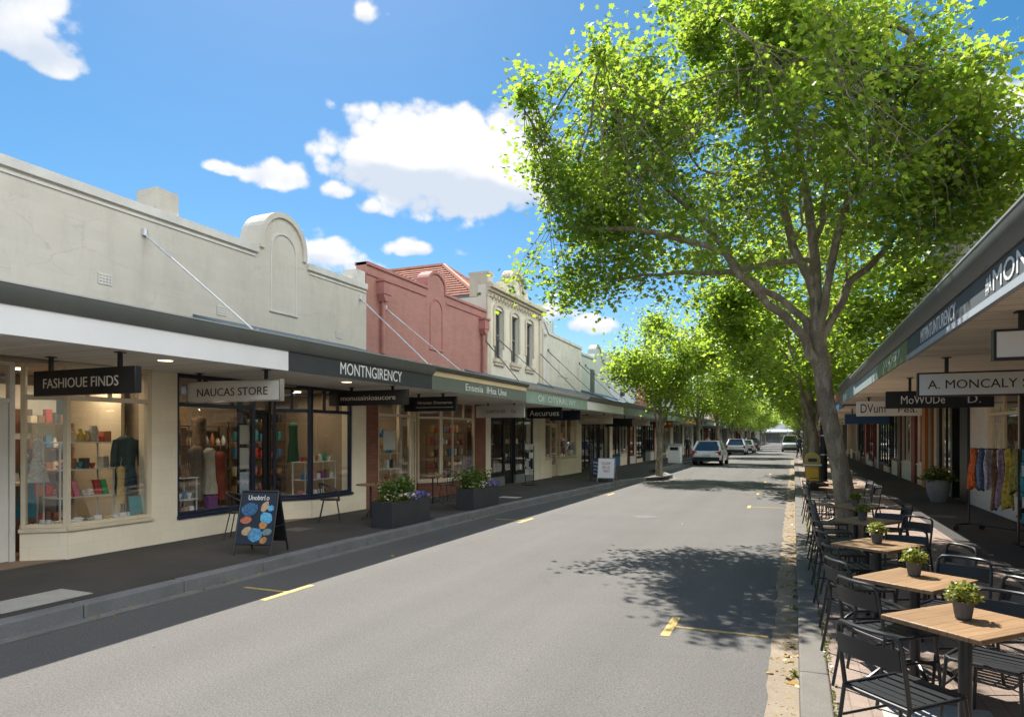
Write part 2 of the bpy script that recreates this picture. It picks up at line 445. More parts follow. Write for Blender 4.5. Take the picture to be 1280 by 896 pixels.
# ================================================================== the setting: ground, road, kerbs, pavements
m_ground = pm('bare_ground', (.16, .15, .13), .95, .25, .4)
def road_material():
    m = pm('road_asphalt', (.140, .1335, .1245), .88, .07, .55, bump=.35, bscale=260, spec=.25, speck=.36, speck_scale=60)
    nt = m.node_tree; N, L = nt.nodes.new, nt.links.new
    b = nt.nodes['Principled BSDF']
    tc = N('ShaderNodeTexCoord')
    # long wear: tyre-polished lanes and old seal patches running with the street
    mp = N('ShaderNodeMapping'); mp.inputs['Scale'].default_value = (1.1, .03, 1); L(tc.outputs['Object'], mp.inputs['Vector'])
    n = N('ShaderNodeTexNoise'); n.inputs['Scale'].default_value = 1.0; n.inputs['Detail'].default_value = 5; L(mp.outputs[0], n.inputs['Vector'])
    r = N('ShaderNodeMapRange'); r.inputs['From Min'].default_value = .3; r.inputs['From Max'].default_value = .7
    r.inputs['To Min'].default_value = .90; r.inputs['To Max'].default_value = 1.09; L(n.outputs['Fac'], r.inputs['Value'])
    v = N('ShaderNodeTexVoronoi'); v.inputs['Scale'].default_value = 95; L(tc.outputs['Object'], v.inputs['Vector'])
    r2 = N('ShaderNodeMapRange'); r2.inputs['From Min'].default_value = .1; r2.inputs['From Max'].default_value = .75
    r2.inputs['To Min'].default_value = 1.12; r2.inputs['To Max'].default_value = .80; L(v.outputs['Distance'], r2.inputs['Value'])
    # fine hairline cracks
    vc = N('ShaderNodeTexVoronoi'); vc.feature = 'DISTANCE_TO_EDGE'; vc.inputs['Scale'].default_value = .42
    nd = N('ShaderNodeTexNoise'); nd.inputs['Scale'].default_value = 1.6; nd.inputs['Detail'].default_value = 6; L(tc.outputs['Object'], nd.inputs['Vector'])
    mx = N('ShaderNodeMixRGB'); mx.inputs[0].default_value = .35; L(tc.outputs['Object'], mx.inputs[1]); L(nd.outputs['Color'], mx.inputs[2])
    L(mx.outputs[0], vc.inputs['Vector'])
    r3 = N('ShaderNodeMapRange'); r3.inputs['From Min'].default_value = 0; r3.inputs['From Max'].default_value = .004
    r3.inputs['To Min'].default_value = .93; r3.inputs['To Max'].default_value = 1.0; L(vc.outputs['Distance'], r3.inputs['Value'])
    src = b.inputs['Base Color'].links[0].from_socket
    vm = N('ShaderNodeVectorMath'); vm.operation = 'SCALE'; L(src, vm.inputs[0]); L(r.outputs[0], vm.inputs['Scale'])
    vm2 = N('ShaderNodeVectorMath'); vm2.operation = 'SCALE'; L(vm.outputs[0], vm2.inputs[0]); L(r2.outputs[0], vm2.inputs['Scale'])
    vm3 = N('ShaderNodeVectorMath'); vm3.operation = 'SCALE'; L(vm2.outputs[0], vm3.inputs[0]); L(r3.outputs[0], vm3.inputs['Scale'])
    L(vm3.outputs[0], b.inputs['Base Color'])
    return m
m_road = road_material()
m_kerb = pm('granite_kerb', (.155, .143, .125), .85, .2, 2.2, bump=.3, bscale=90, speck=.28, speck_scale=120, spec=.3)
m_kerb_dark = pm('bluestone_kerb', (.19, .19, .19), .8, .22, 2.0, bump=.3, bscale=90, speck=.3, speck_scale=120, spec=.3)
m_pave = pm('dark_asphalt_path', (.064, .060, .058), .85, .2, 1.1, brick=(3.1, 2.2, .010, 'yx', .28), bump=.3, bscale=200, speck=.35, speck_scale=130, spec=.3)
m_paver = pm('brick_pavers', (.285, .22, .18), .9, .22, 1.4, bump=.25, bscale=60, speck=.22, speck_scale=90,
             brick=(.23, .115, .006, 'yx', .30), spec=.25)
m_apron = pm('concrete_gutter', (.25, .205, .15), .92, .22, 2.5, bump=.3, bscale=120, speck=.25, speck_scale=90, spec=.2)
m_gutter = pm('stone_gutter', (.21, .205, .19), .9, .2, 3, bump=.3, bscale=120, speck=.25, speck_scale=90, spec=.25)
m_slab = pm('concrete_slab', (.42, .40, .36), .9, .12, 2.5, bump=.2, bscale=120, speck=.15, speck_scale=90, spec=.25)
m_yellow = pm('yellow_road_paint', (.55, .39, .14), .8, .25, 9, bump=.2, bscale=200, speck=.3, speck_scale=60, spec=.3)

g = MB().quad((-400, -300, -.06), (400, -300, -.06), (400, 700, -.06), (-400, 700, -.06)); struct(g.build('ground', m_ground))
g = MB().quad((-7.6, -30, 0), (1.6, -30, 0), (1.6, 196, 0), (-7.6, 196, 0)); struct(g.build('road', m_road))

KL = [(-6.82, -20), (-6.82, 15), (-6.6, 19.5), (-6.32, 24), (-6.2, 26.4), (-5.75, 27.6), (-5.1, 28.5), (-4.9, 29.3), (-4.95, 30.4), (-5.5, 31.6),
      (-6.3, 32.6), (-6.62, 34), (-6.7, 60), (-6.7, 196)]
KR = [(.04, -20), (.04, 58), (.4, 62), (.8, 65), (.8, 104), (.4, 107), (.04, 111), (.04, 196)]
def offset_line(pts, d):
    out = []
    for i, p in enumerate(pts):
        a = Vector(pts[max(i - 1, 0)]); b = Vector(pts[min(i + 1, len(pts) - 1)])
        t = (b - a).normalized(); n = Vector((-t.y, t.x))
        out.append((p[0] + n.x * d, p[1] + n.y * d))
    return out
def at_len(pts, s):
    for a, b in zip(pts, pts[1:]):
        L = math.dist(a, b)
        if s <= L: return (a[0] + (b[0] - a[0]) * s / L, a[1] + (b[1] - a[1]) * s / L)
        s -= L
    return pts[-1]
def kerb(pts, w, side, block, mat, name):
    inner = offset_line(pts, w * side)
    m = MB(); total = sum(math.dist(a, b) for a, b in zip(pts, pts[1:])); s = 0
    tot_i = sum(math.dist(a, b) for a, b in zip(inner, inner[1:]))
    while s < min(total, 120):
        L = block * rnd.uniform(.92, 1.08) if s < 45 else block * 4
        e = min(s + L - .009, total)
        k = tot_i / total
        q = [at_len(pts, s), at_len(pts, e), at_len(inner, e * k), at_len(inner, s * k)]
        j = rnd.uniform(-.006, .004)
        m.prism(q, 'xy', -.05, .15 + j)
        s += L
    if total > s:
        q = [at_len(pts, s), pts[-1], inner[-1], at_len(inner, s * tot_i / total)]; m.prism(q, 'xy', -.05, .148)
    o = struct(m.build(name, mat, bevel=.016))
    return inner
KLi = kerb(KL, .20, 1, 1.25, m_kerb_dark, 'left_kerb')
KRi = kerb(KR, .20, -1, .95, m_kerb, 'right_kerb')
# pavements as slabs behind the kerbs (top at 0.15)
m = MB().prism([(-14.5, -20)] + [(x - .004, y) for x, y in KLi] + [(-14.5, 196)], 'xy', -.05, .146); struct(m.build('left_pavement', m_pave))
m = MB().prism([(2.48, 196)] + [(x + .004, y) for x, y in reversed(KRi)] + [(2.48, -20)], 'xy', -.05, .146); struct(m.build('right_pavement', m_paver))
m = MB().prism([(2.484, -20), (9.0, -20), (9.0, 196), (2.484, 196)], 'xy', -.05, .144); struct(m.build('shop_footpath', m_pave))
# gutters
edge = [(-.19 + rnd.uniform(-.025, .025), y) for y in np.arange(-10, 60, .22)]
m = MB().prism([(.038, -10)] + [(.038, 59.9)] + list(reversed(edge)), 'xy', -.02, .004); struct(m.build('right_gutter', m_apron))
gl = offset_line(KL, -.17)
m = MB()
for (a, b, c, d) in zip(KL[:-1], KL[1:], gl[1:], gl[:-1]): m.add([(a[0] + .0, a[1], .004), (b[0], b[1], .004), (c[0], c[1], .004), (d[0], d[1], .004)], [(0, 1, 2, 3)])
struct(m.build('left_gutter', m_gutter))
# painted parking marks
m = MB()
def tmark(x, y, kx, bar=.70, w=.085):
    m.box(x - w / 2, x + w / 2, y - bar / 2, y + bar / 2, -.01, .0040)
    x0, x1 = (x + w / 2 + .002, kx) if kx > x else (kx, x - w / 2 - .002)
    m.box(x0, x1, y - .026, y + .026, -.01, .0042)
tmark(-1.13, 6.72, -.22); tmark(-1.10, 18.9, -.22); tmark(-1.08, 23.2, -.22); tmark(-1.08, 29.4, -.22); tmark(-1.08, 35.6, -.22); tmark(-1.08, 42, -.22)
tmark(-5.66, 6.36, -6.36, .86, .085); tmark(-5.55, 13.85, -6.3, .86, .09); tmark(-5.5, 21.2, -6.2, .86)
struct(m.build('road_marking', m_yellow))
# inspection covers and slabs let into the paving
m = MB().prism([(-7.74, 4.05), (-7.2, 4.05), (-7.2, 4.98), (-7.74, 4.98)], 'xy', .13, .151); m.box(-7.50, -7.44, 4.46, 4.50, .15, .1535)
o = m.build('inspection_cover', m_slab); struct(o)
m = MB().prism([(.52, 4.42), (1.15, 4.42), (1.15, 5.08), (.52, 5.08)], 'xy', .12, .1505); struct(m.build('paving_slab', m_slab))
m = MB().lathe(-3.2, 15.6, [(.30, .001), (.30, .0035), (.29, .005)], 28); struct(m.build('manhole_cover', pm('cast_iron', (.11, .10, .095), .7, .2, 12, bump=.5, bscale=60)))
for x, y, a, b in ((-8.6, 9.9, .22, .22), (-7.5, 17.5, .3, .2), (3.0, 17.0, .25, .25), (2.9, 10.5, .3, .2)):
    m = MB().box(x - a, x + a, y - b, y + b, .12, .1495); struct(m.build('service_cover', MATS['cast_iron'] if a < .26 else m_slab))
# tree pit: bare soil round the big trunk
m = MB().prism([(.45, 12.0), (1.5, 12.0), (1.5, 13.3), (.45, 13.3)], 'xy', .12, .1515); struct(m.build('tree_pit', pm('soil', (.10, .075, .05), .95, .3, 8, bump=.8, bscale=30)))
m = MB().prism([(-5.95, 28.7), (-5.15, 28.7), (-5.15, 30.1), (-5.95, 30.1)], 'xy', .12, .1515); struct(m.build('tree_pit', MATS['soil']))

# ================================================================== shop buildings
m_glass = glass_mat('window_glass', (.93, .95, .94), .075)
m_glass_far = glass_mat('street_window_glass', (.85, .88, .87), .12)
m_cream = pm('cream_painted_wall', (.655, .592, .485), .8, .07, .9, bump=.3, bscale=30, stain=.34, cracks=.20, brick=(.45, .15, .003, 'yz', .07))
m_cream_low = pm('cream_painted_pier', (.87, .77, .59), .7, .07, 1.2, bump=.2, bscale=40, stain=.10, brick=(.45, .2, .004, 'yz', .10))
m_coping = pm('weathered_coping', (.70, .665, .585), .85, .12, 2.0, bump=.3, bscale=30, stain=.35)
m_pink = pm('pink_brick_wall', (.47, .225, .175), .85, .12, 1.5, bump=.3, bscale=50, stain=.22, brick=(.23, .076, .006, 'yz', .14))
m_pink_trim = pm('pink_trim', (.46, .20, .165), .8, .12, 3, bump=.2, bscale=40, stain=.2)
m_ivory = pm('ivory_render', (.80, .73, .58), .8, .08, 1.2, bump=.2, bscale=35, stain=.25, cracks=.3)
m_ivory_trim = pm('ivory_moulding', (.66, .57, .42), .8, .1, 2, bump=.2, bscale=35, stain=.25)
m_worn = pm('worn_cream_brick', (.72, .67, .55), .85, .1, 1.0, bump=.3, bscale=40, stain=.45, cracks=.35, brick=(.3, .1, .006, 'yz', .14))
m_green_wall = pm('grey_green_render', (.52, .56, .47), .85, .1, 1.2, bump=.2, bscale=40, stain=.35)
m_grey_wall = pm('pale_grey_render', (.60, .62, .60), .85, .1, 1.2, bump=.2, bscale=40, stain=.3)
m_tile = pm('terracotta_roof_tile', (.40, .15, .085), .75, .35, 5, bump=.6, bscale=20, brick=(.33, .3, .05, 'xy', .5))
m_roof = pm('grey_metal_roof', (.20, .21, .22), .6, .15, 2, metal=.3)
m_awning_roof = pm('slate_blue_awning_sheet', (.13, .17, .21), .55, .2, 4, bump=.4, bscale=20, metal=.2)
m_gutter_dark = pm('charcoal_gutter', (.105, .11, .10), .45, .12, 3, spec=.5)
m_gutter_edge = pm('galvanised_edge', (.55, .56, .56), .4, .12, 6, metal=.6)
m_white_fascia = pm('white_fascia', (.80, .80, .79), .55, .04, 1.5, stain=.06)
m_char_fascia = pm('charcoal_fascia', (.042, .046, .052), .5, .1, 3, stain=.1)
m_gg_fascia = pm('grey_green_fascia', (.15, .175, .145), .55, .1, 3, stain=.12)
m_mint_fascia = pm('mint_fascia', (.26, .36, .29), .6, .14, 4, stain=.25)
m_cream_trim = pm('cream_trim', (.72, .58, .35), .6, .08, 3, stain=.12)
m_soffit = pm('soffit_boards', (.86, .83, .76), .7, .05, 2, bump=.3, brick=(30, .11, .008, 'xy', .28))
m_soffit_r = pm('timber_soffit_boards', (.90, .79, .62), .7, .07, 2, bump=.3, brick=(30, .10, .010, 'xy', .42))
m_fr_cream = pm('cream_window_frame', (.66, .57, .42), .5, .07, 5, stain=.08)
m_fr_white = pm('white_window_frame', (.74, .71, .64), .5, .06, 5, stain=.08)
m_fr_navy = pm('navy_window_frame', (.012, .020, .045), .4, .15, 5)
m_fr_black = pm('black_window_frame', (.014, .015, .017), .42, .15, 5)
m_fr_grey = pm('grey_window_frame', (.18, .19, .19), .45, .12, 5)
m_fr_orange = pm('orange_timber_post', (.50, .20, .05), .5, .12, 5, stain=.1)
m_fr_red = pm('dark_red_post', (.20, .028, .022), .5, .12, 5, stain=.1)
m_fr_brown = pm('brown_post', (.15, .075, .045), .55, .12, 5, stain=.1)
m_fr_blue = pm('blue_panel', (.03, .10, .25), .5, .1, 4, stain=.1)
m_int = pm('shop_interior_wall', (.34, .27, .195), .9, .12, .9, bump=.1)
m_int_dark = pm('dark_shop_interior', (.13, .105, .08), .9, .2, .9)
m_int_floor = pm('shop_floor', (.22, .15, .10), .6, .15, 2)
m_steel = pm('brushed_steel', (.55, .56, .57), .3, .08, 9, metal=.95)
m_rod = pm('galvanised_rod', (.62, .62, .61), .45, .15, 9, metal=.5)
m_rod_dark = pm('rusty_dark_rod', (.16, .15, .14), .6, .3, 9, metal=.4)
m_letter = pm('white_lettering', (.84, .84, .82), .5, .03, 6)
m_letter_cream = pm('cream_lettering', (.78, .70, .58), .5, .03, 6)
m_letter_black = pm('black_lettering', (.018, .018, .018), .5, .05, 6)
m_letter_green = pm('pale_green_lettering', (.62, .72, .62), .6, .12, 6)
m_sign_black = pm('black_sign_board', (.010, .010, .012), .4, .1, 6)
m_sign_grey = pm('pale_grey_sign_board', (.56, .54, .50), .5, .05, 3, stain=.06)
m_sign_white = pm('white_sign_board', (.76, .75, .72), .5, .04, 3, stain=.05)
m_bulb = pm('warm_lamp_glass', (.9, .85, .7), .4, 0, 1, emit=(1.0, .78, .5), emit_s=1.6)
m_brick_low = pm('brown_brick_base', (.24, .10, .065), .85, .15, 2, bump=.3, brick=(.23, .076, .008, 'yz', .3))

def off_profile(pts, d):
    """pts run left to right along a roofline of (y, z); shift along the downward normal"""
    out = []
    n = len(pts)
    for i, p in enumerate(pts):
        def nv(a, b):
            t = Vector((b[0] - a[0], b[1] - a[1])).normalized(); return Vector((t.y, -t.x))
        if i == 0: v = nv(pts[0], pts[1]); k = 1
        elif i == n - 1: v = nv(pts[-2], pts[-1]); k = 1
        else:
            a, b = nv(pts[i - 1], p), nv(p, pts[i + 1]); v = (a + b)
            if v.length < 1e-6: v = a
            v.normalize(); k = 1 / max(.5, v.dot(a))
        out.append((p[0] + v.x * d * k, p[1] + v.y * d * k))
    return out

class Shop:
    """one building: facade at x = X, side +1 looks towards +X (left row), -1 towards -X (right row)"""
    def __init__(s, X, y0, y1, side, label, wall, name='shop_building', depth=8.0, roof_z=4.7):
        s.X, s.y0, s.y1, s.side, s.wall_m = X, y0, y1, side, wall
        s.b = thing(name, label, 'building', (X, (y0 + y1) / 2, .146), world=True)
        s.w = MB(); s.low = MB(); s.depth = depth; s.roof_z = roof_z
    def x(s, d): return s.X + d * s.side            # d > 0: towards the street
    def bx(s, m, d0, d1, y0, y1, z0, z1):
        a, b = sorted((s.x(d0), s.x(d1))); m.box(a, b, y0, y1, z0, z1)
    def facade(s, prof, z0=2.98, th=.3):
        s.w.prism([(prof[0][0], z0)] + list(prof) + [(prof[-1][0], z0)], 'yz', *sorted((s.x(-th), s.x(0))))
    def coping(s, prof, h=.16, proud=.05, th=.34, mat=None, name='coping', drop=0.0):
        m = MB(); p = off_profile(prof, drop - .004) if drop else off_profile(prof, -.004); q = off_profile(prof, drop + h)
        m.ring_strip(p, q, 'yz', *sorted((s.x(-th), s.x(proud))))
        return m.build(name, mat or m_coping, s.b)
    def shell(s, mat_int=None, dep=3.4, ztop=None, floor=True):
        zt = ztop or s.roof_z
        D = s.depth
        s.bx(s.w, -D, -.302, s.y0 + .004, s.y0 + .2, .146, zt); s.bx(s.w, -D, -.302, s.y1 - .2, s.y1 - .004, .146, zt)
        s.bx(s.w, -D - .2, -D, s.y0 + .004, s.y1 - .004, .146, zt)
        m = MB(); s.bx(m, -D - .1, -.304, s.y0 + .03, s.y1 - .03, zt + .002, zt + .1); m.build('roof', m_roof, s.b)
    def interior(s, y0, y1, mat, dep=2.8, floor=None, front=-.30):
        m = MB()
        s.bx(m, -dep - .05, -dep, y0 + .02, y1 - .02, .152, 2.96)
        s.bx(m, -dep, front - .02, y0 + .0, y0 + .02, .152, 2.96); s.bx(m, -dep, front - .02, y1 - .02, y1 - .0, .152, 2.96)
        s.bx(m, -dep, -.2, y0 + .025, y1 - .025, 2.93, 2.97)
        m.build('interior_wall', mat, s.b)
        m = MB(); s.bx(m, -dep, -.02, y0 + .025, y1 - .025, .14, .156); m.build('shop_floor', floor or m_int_floor, s.b)
    def seg(s, p0, p1):
        """plan ends given as (setback, y) with y rising; returns them in the order that turns the outside to the street"""
        a, b = (s.x(-p0[0]), p0[1]), (s.x(-p1[0]), p1[1])
        return (a, b) if s.side > 0 else (b, a)
    def window(s, p0, p1, sill=.6, top=2.96, tr=2.45, mull=(), tmull=None, fm=None, rm=None, riser=True, glass=None, fw=.06, rname='stall_riser'):
        a, b = s.seg(p0, p1)
        if s.side < 0:
            mull = [1 - q for q in mull]; tmull = [1 - q for q in tmull] if tmull else tmull
        if riser and sill > .25:
            m = MB(); L = m.frame(a, b); m.box(0, L, -.14, 0, .148, sill - .055); m.build(rname, rm or s.wall_m, s.b)
        m = MB(); L = m.frame(a, b)
        m.box(-.01, L + .01, -.15, .035, sill - .054, sill)
        m.box(0, fw, -.10, -.02, sill + .001, top); m.box(L - fw, L, -.10, -.02, sill + .001, top)
        m.box(fw, L - fw, -.098, -.022, sill + .001, sill + .055); m.box(fw, L - fw, -.098, -.022, top - .07, top)
        if tr: m.box(fw, L - fw, -.096, -.018, tr - .035, tr + .035)
        zt = tr - .036 if tr else top - .071
        for q in mull: m.box(L * q - .022, L * q + .022, -.092, -.026, sill + .056, zt)
        if tr:
            for q in (tmull if tmull is not None else mull): m.box(L * q - .02, L * q + .02, -.092, -.026, tr + .036, top - .071)
        f = m.build('shop_window', fm or m_fr_cream, s.b, bevel=.006)
        m = MB(); m.frame(a, b); m.quad((fw, -.06, sill + .05), (L - fw, -.06, sill + .05), (L - fw, -.06, top - .06), (fw, -.06, top - .06))
        m.build('pane', glass or m_glass, f)
        return f
    def door(s, p0, p1, top=2.96, tr=2.3, fm=None, glass=None, panel=.5, handle=True, bars=1):
        a, b = s.seg(p0, p1)
        m = MB(); L = m.frame(a, b); jw = .07
        m.box(0, jw, -.10, 0, .148, top); m.box(L - jw, L, -.10, 0, .148, top)
        m.box(jw, L - jw, -.098, -.002, top - .07, top); m.box(jw, L - jw, -.096, -.004, tr, tr + .07)
        fr = m.build('door_frame', fm or m_fr_cream, s.b, bevel=.005)
        m = MB(); m.frame(a, b); m.quad((jw, -.05, tr + .065), (L - jw, -.05, tr + .065), (L - jw, -.05, top - .065), (jw, -.05, top - .065)); m.build('pane', glass or m_glass, fr)
        m = MB(); m.frame(a, b); st = .11; x0, x1 = jw + .004, L - jw - .004
        m.box(x0, x0 + st, -.075, -.03, .16, tr - .004); m.box(x1 - st, x1, -.075, -.03, .16, tr - .004)
        m.box(x0 + st, x1 - st, -.073, -.032, tr - .12, tr - .004); m.box(x0 + st, x1 - st, -.073, -.032, .16, .16 + panel)
        if bars: m.box(x0 + st, x1 - st, -.071, -.034, 1.1, 1.17)
        d = m.build('door', fm or m_fr_cream, s.b, bevel=.005)
        m = MB(); m.frame(a, b); m.quad((x0 + st, -.052, .16 + panel), (x1 - st, -.052, .16 + panel), (x1 - st, -.052, tr - .12), (x0 + st, -.052, tr - .12)); m.build('pane', glass or m_glass, d)
        if handle:
            m = MB(); m.frame(a, b); m.tube([(x0 + .055, -.02, 1.0), (x0 + .055, .03, 1.02), (x0 + .055, .03, 1.28), (x0 + .055, -.02, 1.30)], .012, 6); m.build('handle', m_steel, d)
    def pier(s, y0, y1, mat=None, d=.3, z1=2.978, proud=0.0, name='pier'):
        m = MB(); s.bx(m, -d, proud, y0, y1, .147, z1); return m.build(name, mat or m_cream_low, s.b)
    def ceiling_lights(s, pts, watts):
        for d, y in pts:
            m = MB(); m.lathe(s.x(-d), y, [(.0, 2.90), (.07, 2.90), (.075, 2.928)], 14); o = m.build('ceiling_lamp', m_bulb, s.b)
            ld = bpy.data.lights.new('shop_lamp', 'AREA'); ld.shape = 'DISK'; ld.size = .25; ld.energy = watts * .36; ld.color = (1, .80, .56)
            lo = bpy.data.objects.new('shop_lamp', ld); COL.objects.link(lo); lo.location = (s.x(-d), y, 2.88)
    def done(s):
        s.w.build('wall', s.wall_m, s.b)

def awning(sh, y0, y1, edge, zs=2.96, zf=3.25, zg=3.46, wz=4.05, fm=None, gm=None, sm=None, strip=None, text=None, ends=True, edge_m=None):
    """street awning: sloping sheet roof with soffit, fascia board, gutter"""
    e = edge; X = sh.X; sd = sh.side
    def bx(m, a, b, ya, yb, z0, z1): p, q = sorted((a, b)); m.box(p, q, ya, yb, z0, z1)
    m = MB(); inner = X + .004 * sd; oe = e - .05 * sd
    P = [(inner, wz - .05), (oe, zg - .10), (oe, zg - .06), (inner, wz)]
    m.prism(P, 'xz', y0 + .01, y1 - .01)
    r = m.build('awning', m_awning_roof, sh.b)
    m = MB(); bx(m, inner, e - .03 * sd, y0 + .005, y1 - .005, zs, zs + .03); m.build('soffit', sm or m_soffit, r)
    m = MB(); bx(m, e - .028 * sd, e, y0, y1, zs - .02, zf)
    if ends:
        for ya in (y0, y1 - .025): m.prism([(inner, zs + .032), (e - .03 * sd, zs + .032), (e - .03 * sd, zg - .11), (inner, wz - .06)], 'xz', ya, ya + .025)
    m.build('fascia', fm, r)
    if strip:
        m = MB(); bx(m, e - .02 * sd, e + .012 * sd, y0, y1, zf + .002, zf + .11); m.build('trim_strip', strip, r); zf2 = zf + .114
    else: zf2 = zf + .002
    m = MB()   # half round gutter profile
    q = [(e - .05 * sd, zf2), (e + .02 * sd, zf2), (e + .085 * sd, zf2 + (zg - zf2) * .35), (e + .11 * sd, zg - .03), (e + .11 * sd, zg - .012), (e - .05 * sd, zg - .012)]
    m.prism(q, 'xz', y0 - .002, y1 + .002); m.build('gutter', gm or m_gutter_dark, r)
    m = MB(); bx(m, e + .085 * sd, e + .118 * sd, y0 - .003, y1 + .003, zg - .0115, zg + .006); m.build('gutter_lip', edge_m or m_gutter_edge, r)
    for t in (text or ()):
        s, ya, yb, z0, h, lm = t
        m = MB()
        if sd > 0: m.text(s, (e + .003, ya, z0), (0, 1, 0), (0, 0, 1), yb - ya, h)
        else: m.text(s, (e - .003, yb, z0), (0, -1, 0), (0, 0, 1), yb - ya, h)
        m.build('lettering', lm, r)
    return r
def tie_rod(sh, yw, zw, ya, edge, za=3.47, mat=None):
    m = MB(); a = (sh.X - .02 * sh.side, yw, zw); b = (edge - .12 * sh.side, ya, za)
    A, B = Vector(a), Vector(b)
    m.tube([a, b], .014, 6); m.tube([A + (B - A) * .03, A + (B - A) * .25], .022, 6)
    m.tube([B - Vector((0, 0, .0)), B + Vector((.02, .02, .05))], .03, 6); m.lathe(sh.X + .012 * sh.side, yw, [(.05, zw - .05), (.05, zw + .05)], 8)
    return m.build('tie_rod', mat or m_rod, sh.b)
def vent(sh, y, z):
    m = MB()
    for i in range(4):
        sh.bx(m, 0, .012, y - .11, y + .11, z - .08 + i * .045, z - .055 + i * .045)
    for i in range(5): sh.bx(m, 0, .010, y - .11 + i * .05, y - .09 + i * .05, z - .085, z + .085)
    m.build('wall_vent', m_coping, sh.b)

EL = -7.40
# ------------------------------------------------------------------ left 1: long cream building with an arched parapet
B1 = Shop(-9.5, -2.0, 13.35, 1, 'long cream painted shop building with round arched parapet and charcoal awning', m_cream)
ac, ar, pz = 10.53, .66, 5.56
prof1 = [(-2.0, pz), (ac - ar, pz), (ac - ar, pz + .17)] + [(y, z) for y, z in reversed(arc(ac, pz + .17, ar, 0, 180, 22))][1:-1] + [(ac + ar, pz + .17), (ac + ar, pz), (13.35, pz)]
B1.facade(prof1)
B1.shell()
B1.bx(B1.w, -.75, -.302, ac - ar + .01, ac + ar - .01, 4.7, pz + .1)
m = MB(); m.prism([(ac - ar, pz - .3)] + prof1[2:-3 + 1] + [(ac + ar, pz - .3)], 'yz', -10.0, -9.806); m.build('arched_gable', m_coping, B1.b)
B1.coping([(-2.0, pz), (ac - ar - .05, pz)], .13, .05); B1.coping([(ac + ar + .05, pz), (13.345, pz)], .13, .05)
B1.coping(prof1[1:-1], .10, .045, mat=m_cream, name='arch_moulding')
m = MB(); B1.bx(m, 0, .02, -2.0, ac - ar - .10, pz - .215, pz - .175); B1.bx(m, 0, .02, ac + ar + .1, 13.33, pz - .215, pz - .175); m.build('string_course', m_coping, B1.b)
pa = [(10.16, 4.40), (10.16, 5.62)] + [(y, z) for y, z in reversed(arc(10.53, 5.62, .37, 0, 180, 16))][1:-1] + [(10.90, 5.62), (10.90, 4.40)]
m = MB(); m.ring_strip(pa, off_profile(pa, .035), 'yz', -9.50, -9.478); B1.bx(m, 0, .03, 10.13, 10.93, 4.36, 4.40); m.build('blind_arch_panel', m_coping, B1.b)
m = MB(); B1.bx(m, -.48, -.02, 7.64, 8.06, 5.3, 5.95); m.build('parapet_block', m_cream, B1.b)
m = MB(); B1.bx(m, -.45, -.02, 13.0, 13.33, 5.2, 5.86); B1.bx(m, -.45, -.06, 12.86, 12.999, 5.2, 5.68); m.build('parapet_block', m_coping, B1.b)
for y, z in ((6.75, 4.25), (8.95, 4.16), (12.3, 4.2)): vent(B1, y, z)
awning(B1, -2.0, 8.31, EL, fm=m_white_fascia, wz=3.75)
awning(B1, 8.314, 12.86, EL, fm=m_char_fascia, wz=4.0, text=[('MONTNGIRENCY', 9.62, 11.62, 3.0, .215, m_letter)])
tie_rod(B1, 7.4, 5.13, 7.75, EL); tie_rod(B1, 13.1, 5.2, 13.0, EL)
# fashion shop: glazed door set back, splayed window
B1.pier(-2.0, 1.2); B1.window((0, 1.2), (0, 4.3), .6, mull=(.5,), fm=m_fr_cream, rm=m_cream_low)
B1.window((.02, 4.33), (.46, 4.93), .6, fm=m_fr_cream, rm=m_cream_low)
B1.door((.5, 4.96), (.5, 5.80), fm=m_fr_white, tr=2.36)
B1.window((.46, 5.83), (.005, 6.19), .6, tr=2.45, fm=m_fr_cream, rm=m_cream_low)
B1.window((0, 6.20), (0, 7.54), .6, tr=2.45, tmull=(.24, .5, .78), fm=m_fr_cream, rm=m_cream_low)
B1.pier(7.54, 8.02)
B1.interior(1.2, 7.78, m_int, 2.6)
B1.ceiling_lights([(1.2, 3.2), (1.25, 6.3), (1.1, 7.3)], 16)
# gift shop: navy frames, dark door
B1.window((0, 8.02), (0, 9.78), .56, tr=2.44, tmull=(.36, .7), fm=m_fr_navy, rm=m_cream_low)
B1.window((0.005, 9.80), (.44, 9.84), .56, tr=2.44, fm=m_fr_navy, rm=m_cream_low)
B1.door((.46, 9.86), (.46, 10.68), fm=m_fr_black, tr=2.36, panel=.55, bars=0)
B1.window((.44, 10.72), (.005, 11.38), .6, tr=2.44, tmull=(.5,), fm=m_fr_navy, rm=m_cream_low)
B1.window((0, 11.40), (0, 12.80), .6, tr=2.44, tmull=(.33, .66), fm=m_fr_navy, rm=m_cream_low)
B1.pier(12.80, 13.345)
B1.interior(7.80, 12.95, m_int, 2.4)
B1.ceiling_lights([(1.0, 8.7), (1.2, 10.4), (1.0, 12.1)], 13)
B1.done()

